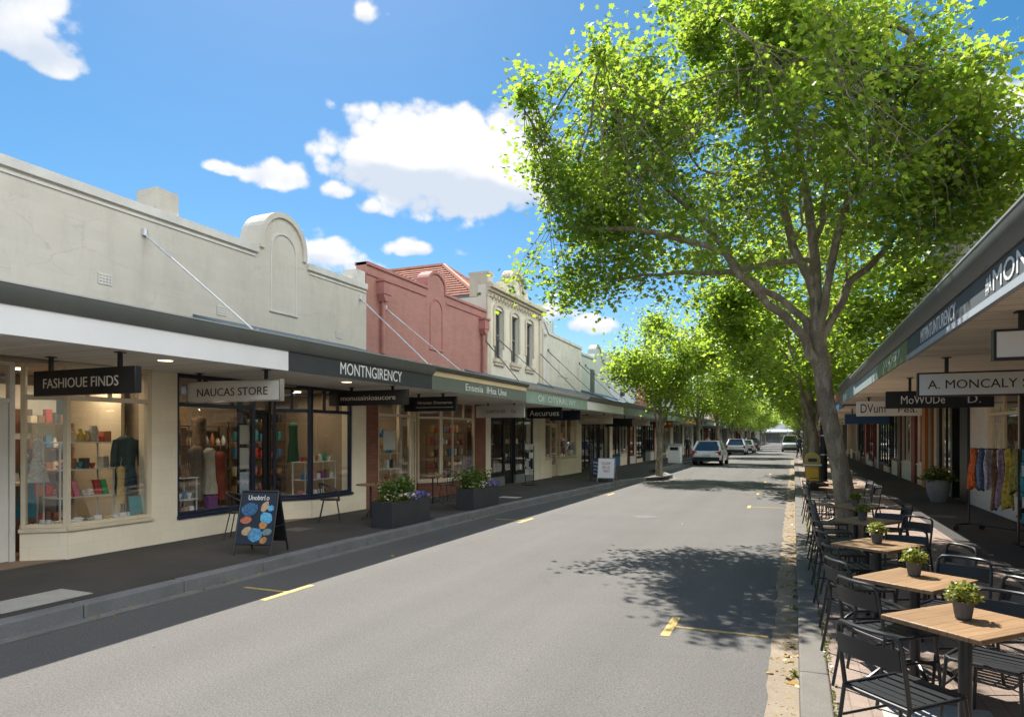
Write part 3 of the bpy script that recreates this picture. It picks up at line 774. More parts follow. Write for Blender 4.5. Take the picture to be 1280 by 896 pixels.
# ------------------------------------------------------------------ left 2: pink brick
B2 = Shop(-9.5, 13.354, 20.1, 1, 'pink brick shop building with small arched parapet bump and rain heads', m_pink)
pz = 6.12
prof2 = [(13.354, pz), (16.2, pz), (16.2, pz + .1)] + [(y, z) for y, z in reversed(arc(16.75, pz + .1, .55, 0, 180, 16, .42))][1:-1] + [(17.3, pz + .1), (17.3, pz), (20.1, pz)]
B2.facade(prof2); B2.shell(ztop=5.2)
B2.coping(prof2, .07, .04, mat=m_pink_trim)
m = MB(); B2.bx(m, 0, .03, 13.36, 16.15, pz - .30, pz - .24); B2.bx(m, 0, .03, 17.35, 20.09, pz - .30, pz - .24); m.build('string_course', m_pink_trim, B2.b)
pa = [(16.38, 4.42), (16.38, 5.5)] + [(y, z) for y, z in reversed(arc(16.75, 5.5, .37, 0, 180, 14))][1:-1] + [(17.12, 5.5), (17.12, 4.42)]
m = MB(); m.ring_strip(pa, off_profile(pa, .05), 'yz', -9.50, -9.475); B2.bx(m, 0, .03, 16.34, 17.16, 4.36, 4.42); m.build('blind_arch_panel', m_pink_trim, B2.b)
for y in (13.95, 19.75):
    m = MB(); m.box(-9.5, -9.28, y - .17, y + .17, 5.42, 5.72); m.box(-9.5, -9.25, y - .2, y + .2, 5.722, 5.78); m.prism([(y - .17, 5.418), (y + .17, 5.418), (y + .07, 5.25), (y - .07, 5.25)], 'yz', -9.49, -9.30)
    m.tube([(-9.41, y, 5.3), (-9.41, y, 3.95)], .055, 8); m.build('downpipe', m_pink_trim, B2.b)
awning(B2, 12.864, 18.5, EL, fm=m_gg_fascia, wz=3.95, strip=m_cream_trim, text=[('Ensesia  IHsa Une', 14.5, 17.0, 3.02, .17, m_letter)])
tie_rod(B2, 14.15, 5.15, 14.6, EL); tie_rod(B2, 20.0, 5.15, 18.4, EL, mat=m_rod_dark)
B2.pier(13.356, 13.86, m_brick_low); B2.window((0, 13.86), (0, 15.42), .58, tr=2.44, tmull=(.5,), fm=m_fr_cream, rm=m_brick_low)
B2.window((.005, 15.44), (.42, 15.5), .58, fm=m_fr_cream, rm=m_brick_low)
B2.door((.45, 15.52), (.45, 16.40), fm=m_fr_cream)
B2.window((.42, 16.44), (.01, 17.1), .60, tr=2.44, fm=m_fr_cream, rm=m_brick_low)
B2.window((0, 17.12), (0, 19.3), .60, tr=2.44, mull=(.33, ), tmull=(.33, .66), fm=m_fr_cream, rm=m_brick_low)
B2.pier(19.3, 20.098, m_brick_low)
B2.interior(13.5, 19.9, m_int, 2.4); B2.ceiling_lights([(1.1, 14.6), (1.1, 17.8)], 16)
B2.done()

# ------------------------------------------------------------------ left 3: ivory two storey
B3 = Shop(-9.5, 20.104, 25.4, 1, 'ivory two storey shop building with three sash windows and arched pediment', m_ivory, roof_z=6.6)
WIN = [(20.8, 21.5), (22.25, 22.95), (23.72, 24.42)]
z0, z1 = 4.6, 6.3
B3.bx(B3.w, -.3, 0, 20.104, 25.4, 2.98, z0); B3.bx(B3.w, -.3, 0, 20.104, 25.4, z1, 7.0)
ys = [20.104] + [v for a in WIN for v in a] + [25.4]
for i in range(0, len(ys), 2): B3.bx(B3.w, -.3, 0, ys[i], ys[i + 1], z0 + .001, z1 - .001)
B3.shell(ztop=6.6)
pedi = [(21.6, 7.0), (21.6, 7.42), (21.9, 7.46)] + [(y, z) for y, z in reversed(arc(22.75, 7.46, .68, 0, 180, 14, .6))] + [(23.6, 7.46), (23.9, 7.42), (23.9, 7.0)]
m = MB(); m.prism([(21.55, 6.99)] + pedi[1:-1] + [(23.95, 6.99)], 'yz', -9.8, -9.5); m.build('pediment', m_ivory, B3.b)
m = MB(); m.ring_strip(pedi[2:-2], off_profile(pedi[2:-2], .12), 'yz', -9.84, -9.42)
pin = [(22.35, 7.05), (22.35, 7.4)] + [(y, z) for y, z in reversed(arc(22.75, 7.4, .4, 0, 180, 10))][1:-1] + [(23.15, 7.4), (23.15, 7.05)]
m.ring_strip(pin, off_profile(pin, .06), 'yz', -9.5, -9.46); m.build('pediment_moulding', m_ivory_trim, B3.b)
m = MB()   # cornice, stepped
for k, (zz, hh, pr) in enumerate(((6.72, .07, .08), (6.80, .09, .16), (6.90, .10, .26), (7.001, .08, .20))): B3.bx(m, -.31, pr, 20.11, 25.39, zz, zz + hh - .002)
for i in range(18): B3.bx(m, 0, .14, 20.3 + i * .28, 20.4 + i * .28, 6.62, 6.718)
m.build('cornice', m_ivory_trim, B3.b)
m = MB(); B3.bx(m, -.62, .06, 20.112, 20.5, 6.62, 7.36); B3.bx(m, -.66, .10, 20.108, 20.54, 7.362, 7.44); m.build('parapet_block', m_ivory_trim, B3.b)
m = MB(); B3.bx(m, -.5, .06, 25.05, 25.392, 6.62, 7.2); m.build('parapet_block', m_ivory_trim, B3.b)
for y in (20.11, 25.1):
    m = MB(); B3.bx(m, .001, .06, y, y + .28, 3.9, 6.6); m.build('pilaster', m_ivory_trim, B3.b)
for a, b in WIN:
    m = MB()
    B3.bx(m, -.20, -.12, a, a + .06, z0, z1); B3.bx(m, -.20, -.12, b - .06, b, z0, z1); B3.bx(m, -.198, -.122, a + .06, b - .06, z1 - .07, z1); B3.bx(m, -.198, -.122, a + .06, b - .06, z0, z0 + .07); B3.bx(m, -.19, -.11, a + .06, b - .06, 5.42, 5.48)
    f = m.build('sash_window', m_fr_grey, B3.b)
    m = MB().quad((-9.66, a + .05, z0 + .06), (-9.66, b - .05, z0 + .06), (-9.66, b - .05, z1 - .06), (-9.66, a + .05, z1 - .06)); m.build('pane', m_glass_far, f)
    m = MB(); B3.bx(m, -.1, .10, a - .12, b + .12, z0 - .14, z0 - .02); B3.bx(m, 0, .07, a - .06, b + .06, z0 - .24, z0 - .142); m.build('sill', m_ivory_trim, f)
    m = MB(); c = (a + b) / 2; o_ = [(a - .12, z0 + .4), (a - .12, z1)] + [(y, z) for y, z in reversed(arc(c, z1, .47, 0, 180, 10, .26))][1:-1] + [(b + .12, z1), (b + .12, z0 + .4)]
    m.ring_strip(o_, off_profile(o_, .12), 'yz', -9.5, -9.45); m.build('hood_mould', m_ivory_trim, f)
    m = MB(); m.box(-9.99, -9.97, a - .3, b + .3, z0 - .3, z1 + .3); m.build('blind', m_int_dark, f)
# tiled hip roof behind
m = MB(); e0, e1, xr = 20.5, 25.1, -16.5
m.add([(-10.0, e0, 6.72), (-10.0, e1, 6.72), (xr, e1, 6.72), (xr, e0, 6.72), (-12.6, 22.8, 8.55), (xr, 22.8, 8.55)], [(0, 1, 4), (0, 4, 5, 3), (1, 2, 5, 4), (3, 5, 2)])
rf = m.build('tiled_roof', m_tile, B3.b)
m = MB(); m.tube([(-12.6, 22.8, 8.57), (xr, 22.8, 8.57)], .10, 6); m.tube([(-10.0, e0, 6.74), (-12.6, 22.8, 8.57)], .09, 6); m.tube([(-10.0, e1, 6.74), (-12.6, 22.8, 8.57)], .09, 6)
for i in range(1, 15):      # tile courses
    f = i / 15; z = 6.72 + f * 1.83 + .015; y = e0 + f * (22.8 - e0); xa = -10.0 - f * 2.6
    m.tube([(xa - .05, y, z), (xr, y, z)], .035, 4); m.tube([(xa, y + .05, z), (xa, 2 * 22.8 - y - .05, z)], .035, 4)
m.build('ridge_tile', pm('ridge_terracotta', (.46, .19, .12), .75, .25, 4), rf)
awning(B3, 18.504, 24.9, EL, zs=2.93, zf=3.30, zg=3.46, fm=m_mint_fascia, gm=m_rod, wz=4.0, text=[('OI  OTERAL NY', 19.5, 23.4, 3.0, .2, m_letter_green)])
tie_rod(B3, 20.9, 5.35, 21.6, EL, mat=m_rod_dark); tie_rod(B3, 25.2, 5.3, 24.4, EL, mat=m_rod_dark)
B3.pier(20.106, 20.5, m_ivory)
B3.window((0, 20.5), (0, 21.7), .55, tr=2.5, fm=m_fr_black, rm=m_fr_grey); B3.door((.06, 21.74), (.06, 22.66), fm=m_fr_black, tr=2.5)
B3.window((0, 22.7), (0, 24.52), .55, tr=2.5, mull=(.5,), fm=m_fr_black, rm=m_fr_grey); B3.pier(24.52, 25.396, m_ivory)
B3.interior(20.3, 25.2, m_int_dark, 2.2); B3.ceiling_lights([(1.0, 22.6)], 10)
B3.done()

# ------------------------------------------------------------------ left 4: worn cream single storey
B4 = Shop(-9.5, 25.404, 31.0, 1, 'worn cream brick shop building with scrolled left parapet end', m_worn)
prof4 = [(25.404, 6.35), (25.42, 6.72), (25.75, 6.72), (25.95, 6.55), (26.3, 6.30), (31.0, 6.22)]
B4.facade(prof4); B4.shell(ztop=5.2); B4.coping(prof4, .12, .05)
m = MB(); B4.bx(m, -2.1, -1.5, 30.0, 30.7, 5.3, 6.9); B4.bx(m, -2.15, -1.45, 29.95, 30.75, 6.9, 7.0); m.build('chimney', m_coping, B4.b)
m = MB(); m.tube([(-11.2, 30.9, 5.3), (-11.2, 30.9, 7.55)], .28, 12); m.build('flue', m_gutter_edge, B4.b)
m = MB(); B4.bx(m, 0, .03, 27.6, 27.66, 4.6, 5.4); B4.bx(m, 0, .03, 28.9, 28.96, 4.6, 5.4); B4.bx(m, 0, .028, 27.6, 28.96, 4.55, 4.6); m.build('blind_panel', m_coping, B4.b)
m = MB(); B4.bx(m, .001, .08, 25.43, 25.8, 3.9, 6.3); m.lathe(-9.44, 25.6, [(.08, 6.0), (.14, 6.08), (.10, 6.2)], 10); m.build('pilaster', m_coping, B4.b)
awning(B4, 24.904, 30.9, EL, zs=2.95, zf=3.27, fm=m_white_fascia, wz=4.05)
tie_rod(B4, 26.2, 5.5, 27.0, EL, mat=m_rod_dark); tie_rod(B4, 30.6, 5.4, 30.6, EL, mat=m_rod_dark)
B4.pier(25.406, 25.9, m_cream_low); B4.window((0, 25.9), (0, 26.7), .95, tr=2.4, fm=m_fr_cream, rm=m_cream_low); B4.door((.12, 26.74), (.12, 27.8), fm=m_fr_cream, tr=2.4)
B4.window((0, 27.84), (0, 30.2), .95, tr=None, mull=(.4,), fm=m_fr_cream, rm=m_cream_low); B4.pier(30.2, 30.996, m_cream_low)
B4.interior(25.6, 30.8, m_int, 2.2); B4.ceiling_lights([(1.0, 28.5)], 10)
B4.done()

# ------------------------------------------------------------------ left 5: grey green with arch
B5 = Shop(-9.5, 31.004, 36.4, 1, 'grey green rendered shop building with arched gable and tall black glazing', m_green_wall)
prof5 = [(31.004, 5.95), (33.0, 5.95), (33.15, 6.15)] + [(y, z) for y, z in reversed(arc(33.9, 6.15, .7, 0, 180, 12, .55))][1:-1] + [(34.65, 6.15), (34.8, 5.95), (36.4, 5.95)]
B5.facade(prof5); B5.shell(ztop=5.1); B5.coping(prof5, .10, .06, mat=m_green_wall)
m = MB(); m.box(-9.499, -9.44, 32.5, 33.1, 4.1, 5.3); m.build('shutter', m_gutter_dark, B5.b)
awning(B5, 30.904, 36.2, EL, zs=2.97, zf=3.30, zg=3.5, fm=m_gg_fascia, wz=4.15)
tie_rod(B5, 31.6, 5.4, 33.0, EL, mat=m_rod_dark); tie_rod(B5, 36.0, 5.2, 35.8, EL, mat=m_rod_dark)
B5.window((0, 31.05), (0, 33.3), .25, tr=2.4, mull=(.3, .65), fm=m_fr_black, riser=False); B5.door((.06, 33.34), (.06, 34.3), fm=m_fr_black, tr=2.4, panel=.2); B5.window((0, 34.34), (0, 36.3), .25, tr=2.4, mull=(.5,), fm=m_fr_black, riser=False)
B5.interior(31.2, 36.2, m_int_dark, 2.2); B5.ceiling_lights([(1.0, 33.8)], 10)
B5.done()

# ------------------------------------------------------------------ left 6
B6 = Shop(-9.5, 36.404, 43.0, 1, 'pale grey rendered shop building with square chimney block and blue door panel', m_grey_wall)
prof6 = [(36.404, 5.75), (43.0, 5.65)]
B6.facade(prof6); B6.shell(ztop=5.0); B6.coping(prof6, .12, .08)
m = MB(); B6.bx(m, -.7, -.02, 36.5, 38.4, 5.4, 6.5); B6.bx(m, -.75, .03, 36.45, 38.45, 6.502, 6.62); m.build('parapet_block', m_grey_wall, B6.b)
m = MB(); m.tube([(-9.5, 39.0, 4.5), (-9.3, 39.0, 4.5)], .22, 12); m.build('round_vent', m_gutter_dark, B6.b)
awning(B6, 36.204, 43.0, EL, zs=2.95, zf=3.28, fm=m_gg_fascia, wz=4.0)
B6.pier(36.406, 37.0, m_cream_low); B6.window((0, 37.0), (0, 38.8), .8, tr=None, mull=(.5,), fm=m_fr_black, rm=m_fr_blue); B6.window((0, 38.84), (0, 40.6), .8, tr=None, mull=(.5,), fm=m_fr_white, rm=m_cream_low)
B6.door((.06, 40.64), (.06, 41.5), fm=m_fr_red); B6.window((0, 41.54), (0, 42.6), .7, tr=None, fm=m_fr_red, rm=m_white_fascia); B6.pier(42.6, 42.996, m_cream_low)
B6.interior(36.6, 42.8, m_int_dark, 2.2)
B6.done()

# ------------------------------------------------------------------ right row
ER = 1.45
m_warm = pm('warm_cream_render', (.78, .69, .55), .8, .08, 1.2, bump=.2, bscale=35, stain=.25)
m_peach = pm('peach_render', (.74, .55, .42), .8, .08, 1.2, bump=.2, bscale=35, stain=.25)
m_white_brick = pm('white_painted_brick', (.76, .73, .66), .7, .07, 1.2, bump=.25, bscale=40, stain=.12, brick=(.3, .1, .005, 'yz', .12))
m_fasc_blue = pm('blue_grey_fascia', (.085, .10, .108), .75, .12, 3, stain=.14)
m_fasc_green = pm('olive_green_fascia', (.14, .20, .10), .55, .12, 3, stain=.2)
m_fasc_pale = pm('pale_blue_fascia', (.27, .33, .34), .55, .12, 3, stain=.25)
m_trim_blue = pm('pale_blue_grey_trim', (.36, .40, .43), .7, .06, 3)

def upper_windows(sh, wins, z0, z1, mat=None):
    for a, b in wins:
        m = MB(); sh.bx(m, .002, .05, a, a + .07, z0, z1); sh.bx(m, .002, .05, b - .07, b, z0, z1); sh.bx(m, .002, .048, a + .07, b - .07, z1 - .07, z1); sh.bx(m, .002, .048, a + .07, b - .07, z0, z0 + .07)
        sh.bx(m, .002, .046, a + .07, b - .07, (z0 + z1) / 2 - .03, (z0 + z1) / 2 + .03); f = m.build('sash_window', mat or m_fr_white, sh.b)
        m = MB(); x = sh.x(.012); m.quad((x, a + .05, z0 + .05), (x, b - .05, z0 + .05), (x, b - .05, z1 - .05), (x, a + .05, z1 - .05)); m.build('pane', pm('dark_upper_glass', (.03, .04, .05), .08, .2, 2, spec=.8), f)
        m = MB(); sh.bx(m, .002, .12, a - .1, b + .1, z0 - .14, z0 - .002); m.build('sill', m_ivory_trim, f)
R1 = Shop(4.2, -2.0, 20.9, -1, 'warm cream two storey shop building behind the big tree, with striped timber soffit awning', m_warm, roof_z=7.0)
R1.facade([(-2.0, 7.6), (20.9, 7.6)]); R1.shell(ztop=7.0)
m = MB()
for zz, hh, pr in ((6.9, .1, .1), (7.02, .14, .2), (7.18, .1, .28)): R1.bx(m, -.31, pr, -1.98, 20.88, zz, zz + hh - .002)
m.build('cornice', m_ivory_trim, R1.b); R1.coping([(-2, 7.6), (20.9, 7.6)], .12, .06, mat=m_ivory_trim)
upper_windows(R1, [(y, y + 1.0) for y in (6.5, 9.2, 11.9, 14.6, 17.3)], 4.7, 6.4)
aw = awning(R1, -2.0, 10.6, ER, zs=2.99, zf=3.24, zg=3.42, fm=m_fasc_blue, sm=m_soffit_r, wz=4.0,
       text=[('MONTMOIRENCY', 3.3, 6.28, 3.04, .165, m_letter), ('#A', 6.32, 6.5, 3.04, .15, m_letter), ('MTPINTUNTURENCY', 7.6, 9.5, 3.045, .155, m_letter)])
m = MB().box(ER - .02, ER + .03, -2.0, 10.59, 2.945, 2.968); m.box(ER - .012, ER - .001, -2.0, 10.59, 2.969, 3.012); m.build('fascia_trim', m_trim_blue, aw)
awning(R1, 10.604, 14.1, ER, zs=2.99, zf=3.24, zg=3.42, fm=m_fasc_green, sm=m_soffit_r, wz=4.0, text=[('VINOERY', 11.2, 13.2, 3.06, .14, m_letter_green)])
awning(R1, 14.104, 19.2, ER, zs=2.99, zf=3.24, zg=3.42, fm=m_fasc_pale, sm=m_soffit_r, wz=4.0)
R1.window((0, -1.0), (0, 12.0), .6, mull=(.25, .5, .75), fm=m_fr_cream, rm=m_white_brick)
R1.pier(12.0, 13.0, m_white_brick)
R1.door((.3, 13.05), (.3, 14.1), fm=m_fr_black, tr=2.3); R1.window((0, 14.15), (0, 16.4), .3, tr=None, mull=(.5,), fm=m_fr_black, riser=False)
R1.window((0, 16.45), (0, 18.7), .72, tr=2.4, mull=(.5,), fm=m_fr_cream, rm=m_white_brick); R1.pier(18.7, 20.4, m_white_brick); R1.pier(20.4, 20.896, m_fr_black, proud=.06)
R1.interior(-1.0, 20.3, m_int, 2.2); R1.ceiling_lights([(1.0, 15.2), (1.0, 17.5)], 10)
R1.done()
R2 = Shop(4.2, 20.904, 33.0, -1, 'peach two storey shop building with projecting grey cornice, behind the tree canopy', m_peach, roof_z=7.2)
R2.facade([(20.904, 7.9), (33.0, 7.9)]); R2.shell(ztop=7.2)
m = MB()
for zz, hh, pr in ((7.1, .12, .14), (7.24, .16, .3), (7.42, .12, .42)): R2.bx(m, -.31, pr, 20.92, 33.1, zz, zz + hh - .002)
m.build('cornice', m_grey_wall, R2.b); R2.coping([(20.91, 7.9), (33.0, 7.9)], .14, .08, mat=m_grey_wall)
upper_windows(R2, [(y, y + .95) for y in (22.2, 24.6, 27.0, 29.4, 31.3)], 4.8, 6.5, m_fr_brown)
m = MB(); m.tube([(4.12, 26.0, 4.3), (4.12, 32.6, 4.3)], .07, 8); m.tube([(4.12, 26.0, 4.38), (4.12, 32.6, 4.38)], .03, 6); m.build('copper_pipe', pm('copper', (.55, .22, .12), .45, .2, 5, metal=.5), R2.b)
m_awn_orange = pm('terracotta_awning_edge', (.40, .16, .10), .6, .15, 3, stain=.2)
awning(R2, 19.204, 25.0, ER, zs=2.98, zf=3.3, zg=3.5, fm=m_fasc_pale, wz=4.0, sm=m_soffit_r)
awning(R2, 25.004, 33.0, ER + .1, zs=2.9, zf=3.22, zg=3.42, fm=pm('blue_fascia', (.05, .12, .26), .5, .1, 3), gm=m_awn_orange, wz=3.9, sm=m_soffit_r)
R2.pier(20.91, 21.3, m_fr_black, proud=.05); R2.door((.2, 21.3), (.2, 22.3), fm=m_fr_black, tr=2.4); R2.pier(22.3, 22.55, m_fr_black, proud=.04)
R2.window((0, 22.56), (0, 24.5), .62, tr=None, mull=(.5,), fm=m_fr_black, rm=m_white_brick); R2.pier(24.5, 24.9, m_fr_cream, proud=.05); R2.window((0, 24.9), (0, 26.3), .62, tr=None, fm=m_fr_cream, rm=m_cream_low)
R2.pier(26.3, 26.95, m_fr_orange, proud=.08); R2.window((0, 26.96), (0, 28.4), .9, tr=None, fm=m_fr_white, rm=m_white_brick); R2.pier(28.4, 29.2, m_fr_red, proud=.08)
R2.window((0, 29.2), (0, 32.2), .85, tr=None, mull=(.33, .66), fm=m_fr_white, rm=m_white_brick); R2.pier(32.2, 32.996, m_fr_brown, proud=.06)
R2.interior(21.0, 32.9, m_int_dark, 2.2); R2.ceiling_lights([(1.0, 23.6), (1.0, 27.6)], 10)
R2.done()

# ------------------------------------------------------------------ the rest of both rows, simpler the farther they stand
FAR_WALLS = [(m_ivory, 'ivory'), (m_worn, 'worn cream brick'), (m_grey_wall, 'pale grey'), (m_pink, 'pink brick'), (m_warm, 'warm cream'), (m_green_wall, 'grey green')]
FRM = [(m_fr_black, 'black'), (m_fr_cream, 'cream'), (m_fr_grey, 'grey'), (m_fr_white, 'white'), (m_fr_navy, 'navy'), (m_fr_red, 'dark red')]
FAS = [m_gg_fascia, m_white_fascia, m_char_fascia, m_mint_fascia, m_fasc_pale, m_fasc_green, m_awn_orange]
def far_row(side, X, edge, y, yend, where, seed):
    r = random.Random(seed); i = 0
    while y < yend:
        wd = r.uniform(6.0, 9.0); y1 = min(y + wd, yend + 2)
        wm, wn = FAR_WALLS[(i * 5 + seed) % 6]; fm, fn = FRM[(i * 7 + seed * 2) % 6]
        pz = r.uniform(5.0, 6.1)
        s = Shop(X, y + .004, y1, side, f'{wn} shop with {fn} window frames, {ORD[i]} far one in the {where} row', wm)
        if r.random() < .4:
            c = (y + y1) / 2; pr = [(y + .004, pz), (c - .8, pz)] + [(a, b) for a, b in reversed(arc(c, pz, .8, 0, 180, 10, .6))][1:-1] + [(c + .8, pz), (y1, pz)]
        else: pr = [(y + .004, pz), (y1, pz)]
        s.facade(pr); s.shell(ztop=4.6); s.coping(pr, .14, .06)
        awning(s, y + .006, y1, edge, zs=r.uniform(2.88, 3.0), zf=3.26, zg=3.46, fm=FAS[(i * 3 + seed) % 7], wz=3.9, sm=m_soffit if side > 0 else m_soffit_r)
        yy = y + .006; k = 0
        s.pier(yy, yy + .35, MATS['cream_painted_pier'] if i % 2 else wm); yy += .35
        while yy < y1 - 1.2:
            w = r.uniform(1.2, 2.2); w = min(w, y1 - .35 - yy)
            if k % 3 == 1 and w > .9: s.door((.06, yy), (.06, yy + .95), fm=fm, glass=m_glass_far); w = .99
            elif w > .5: s.window((0, yy), (0, yy + w), r.choice((.5, .7, .85)), tr=None, mull=(.5,), fm=fm, rm=r.choice((m_cream_low, m_fr_grey, m_brick_low, m_white_brick)), glass=m_glass_far)
            yy += w + .02; k += 1
        s.pier(yy, y1 - .002, fm if r.random() < .4 else wm)
        s.interior(y + .1, y1 - .1, m_int if i % 2 else m_int_dark, 2.0)
        s.done(); y = y1; i += 1
far_row(1, -9.5, EL, 43.0, 186, 'left', 3)
far_row(-1, 4.2, ER, 33.0, 186, 'right', 5)

# ------------------------------------------------------------------ buildings closing the street
def end_shop(x0, x1, y, h, wm, lab, fm, roof=False):
    b = thing('end_building', lab, 'building', ((x0 + x1) / 2, y, 0), world=True)
    m = MB(); m.box(x0, x1, y, y + 8, 3.0, h); m.box(x0, x0 + .4, y, y + 8, 0, 2.998); m.box(x1 - .4, x1, y, y + 8, 0, 2.998); m.box(x0 + .4, x1 - .4, y + 2, y + 8, 0, 2.998); m.build('wall', wm, b)
    m = MB(); m.prism([(y - 2.2, 2.9), (y - 2.2, 3.3), (y - .004, 4.0), (y - .004, 3.0)], 'yz', x0 + .05, x1 - .05); m.build('awning', fm, b)
    n = max(2, int((x1 - x0) / 2)); w = (x1 - x0 - .8) / n
    for i in range(n):
        a = x0 + .4 + i * w; m = MB(); m.box(a, a + .1, y + .05, y + .15, .7, 2.99); m.box(a + w - .1, a + w - .002, y + .05, y + .15, .7, 2.99); m.box(a + .1, a + w - .1, y + .05, y + .14, .7, .8); m.box(a, a + w - .002, y + .02, y + .2, 0, .69)
        f = m.build('shop_window', m_fr_grey, b); m = MB().quad((a + .1, y + .1, .8), (a + w - .1, y + .1, .8), (a + w - .1, y + .1, 2.95), (a + .1, y + .1, 2.95)); m.build('pane', m_glass_far, f)
    if roof:
        m = MB(); m.add([(x0 - .2, y - .2, h + .002), (x1 + .2, y - .2, h + .002), (x1 + .2, y + 8, h + .002), (x0 - .2, y + 8, h + .002), (x0 + 2, y + 4, h + 2), (x1 - 2, y + 4, h + 2)], [(0, 1, 5, 4), (1, 2, 5), (2, 3, 4, 5), (3, 0, 4)]); m.build('roof', m_tile, b)
end_shop(-22, -10.5, 200, 5.2, m_ivory, 'ivory shop across the far end of the street, left of the white fronted one', m_gg_fascia, True)
end_shop(-10.4, -1.6, 201, 5.4, m_grey_wall, 'pale shop with white awning closing the far end of the street', m_white_fascia)
end_shop(-1.5, 7.5, 200, 5.0, m_worn, 'worn cream shop with grey awning closing the far end on the right', m_grey_wall, True)
end_shop(7.6, 20, 202, 5.6, m_pink, 'pink brick building at the far right end of the street', m_gg_fascia)

# ================================================================== trees
m_leaf = leaf_mat('plane_leaf', (.075, .145, .02), (.12, .185, .024), (.30, .50, .04), (.53, .63, .065), .58)
m_leaf2 = leaf_mat('plane_leaf_sunny', (.075, .15, .02), (.125, .19, .024), (.33, .53, .04), (.56, .66, .07), .62)
def bark_material():
    m = pm('plane_tree_bark', (.255, .205, .15), .9, .35, 4.0, bump=1.0, bscale=34, speck=.3, speck_scale=40, spec=.2)
    nt = m.node_tree; N, L = nt.nodes.new, nt.links.new
    b = nt.nodes['Principled BSDF']; tc = N('ShaderNodeTexCoord')
    mp = N('ShaderNodeMapping'); mp.inputs['Scale'].default_value = (5, 5, 1.6); L(tc.outputs['Object'], mp.inputs['Vector'])
    v = N('ShaderNodeTexNoise'); v.inputs['Scale'].default_value = 1.5; v.inputs['Detail'].default_value = 5; v.inputs['Roughness'].default_value = .65; L(mp.outputs[0], v.inputs['Vector'])
    r = N('ShaderNodeMapRange'); r.inputs['From Min'].default_value = .52; r.inputs['From Max'].default_value = .60; L(v.outputs['Fac'], r.inputs['Value'])
    src = b.inputs['Base Color'].links[0].from_socket
    mx = N('ShaderNodeMixRGB'); L(r.outputs[0], mx.inputs[0]); L(src, mx.inputs[1]); mx.inputs[2].default_value = (.40, .345, .25, 1)
    L(mx.outputs[0], b.inputs['Base Color'])
    return m
m_bark = bark_material()

LEAF_PTS = np.array([(0, 0), (.16, .08), (.46, .10), (.33, .34), (.52, .62), (.22, .60), (0, 1.0), (-.22, .60), (-.52, .62), (-.33, .34), (-.46, .10), (-.16, .08)], float)
LEAF_LOW = np.array([(0, 0), (.42, .22), (.40, .62), (0, 1.0), (-.40, .62), (-.42, .22)], float)
def leaf_mesh(name, pos, size, rs, shape, mat, up=.8, fold=.12):
    """many small real leaf faces; pos (n,3), size (n,)"""
    n = len(pos)
    nrm = rs.normal(size=(n, 3)); nrm[:, 2] = np.abs(nrm[:, 2]) * .9 + up; nrm /= np.linalg.norm(nrm, axis=1)[:, None]
    ax = rs.normal(size=(n, 3)); ax[:, 2] -= .25
    ax -= nrm * np.sum(ax * nrm, axis=1)[:, None]; ax /= np.linalg.norm(ax, axis=1)[:, None]
    sx = np.cross(nrm, ax)
    k = len(shape)
    P = pos[:, None, :] + size[:, None, None] * (shape[None, :, 0, None] * sx[:, None, :] + shape[None, :, 1, None] * ax[:, None, :]
        - fold * (np.abs(shape[None, :, 0, None]) * 1.6 + shape[None, :, 1, None] ** 2) * nrm[:, None, :])
    me = bpy.data.meshes.new(name)
    me.vertices.add(n * k); me.vertices.foreach_set('co', P.reshape(-1).astype(np.float32))
    me.loops.add(n * k); me.loops.foreach_set('vertex_index', np.arange(n * k, dtype=np.int32))
    me.polygons.add(n); me.polygons.foreach_set('loop_start', np.arange(0, n * k, k, dtype=np.int32))
    try: me.polygons.foreach_set('loop_total', np.full(n, k, dtype=np.int32))
    except Exception: pass
    me.update(calc_edges=True); me.validate()
    me.materials.append(mat)
    return me

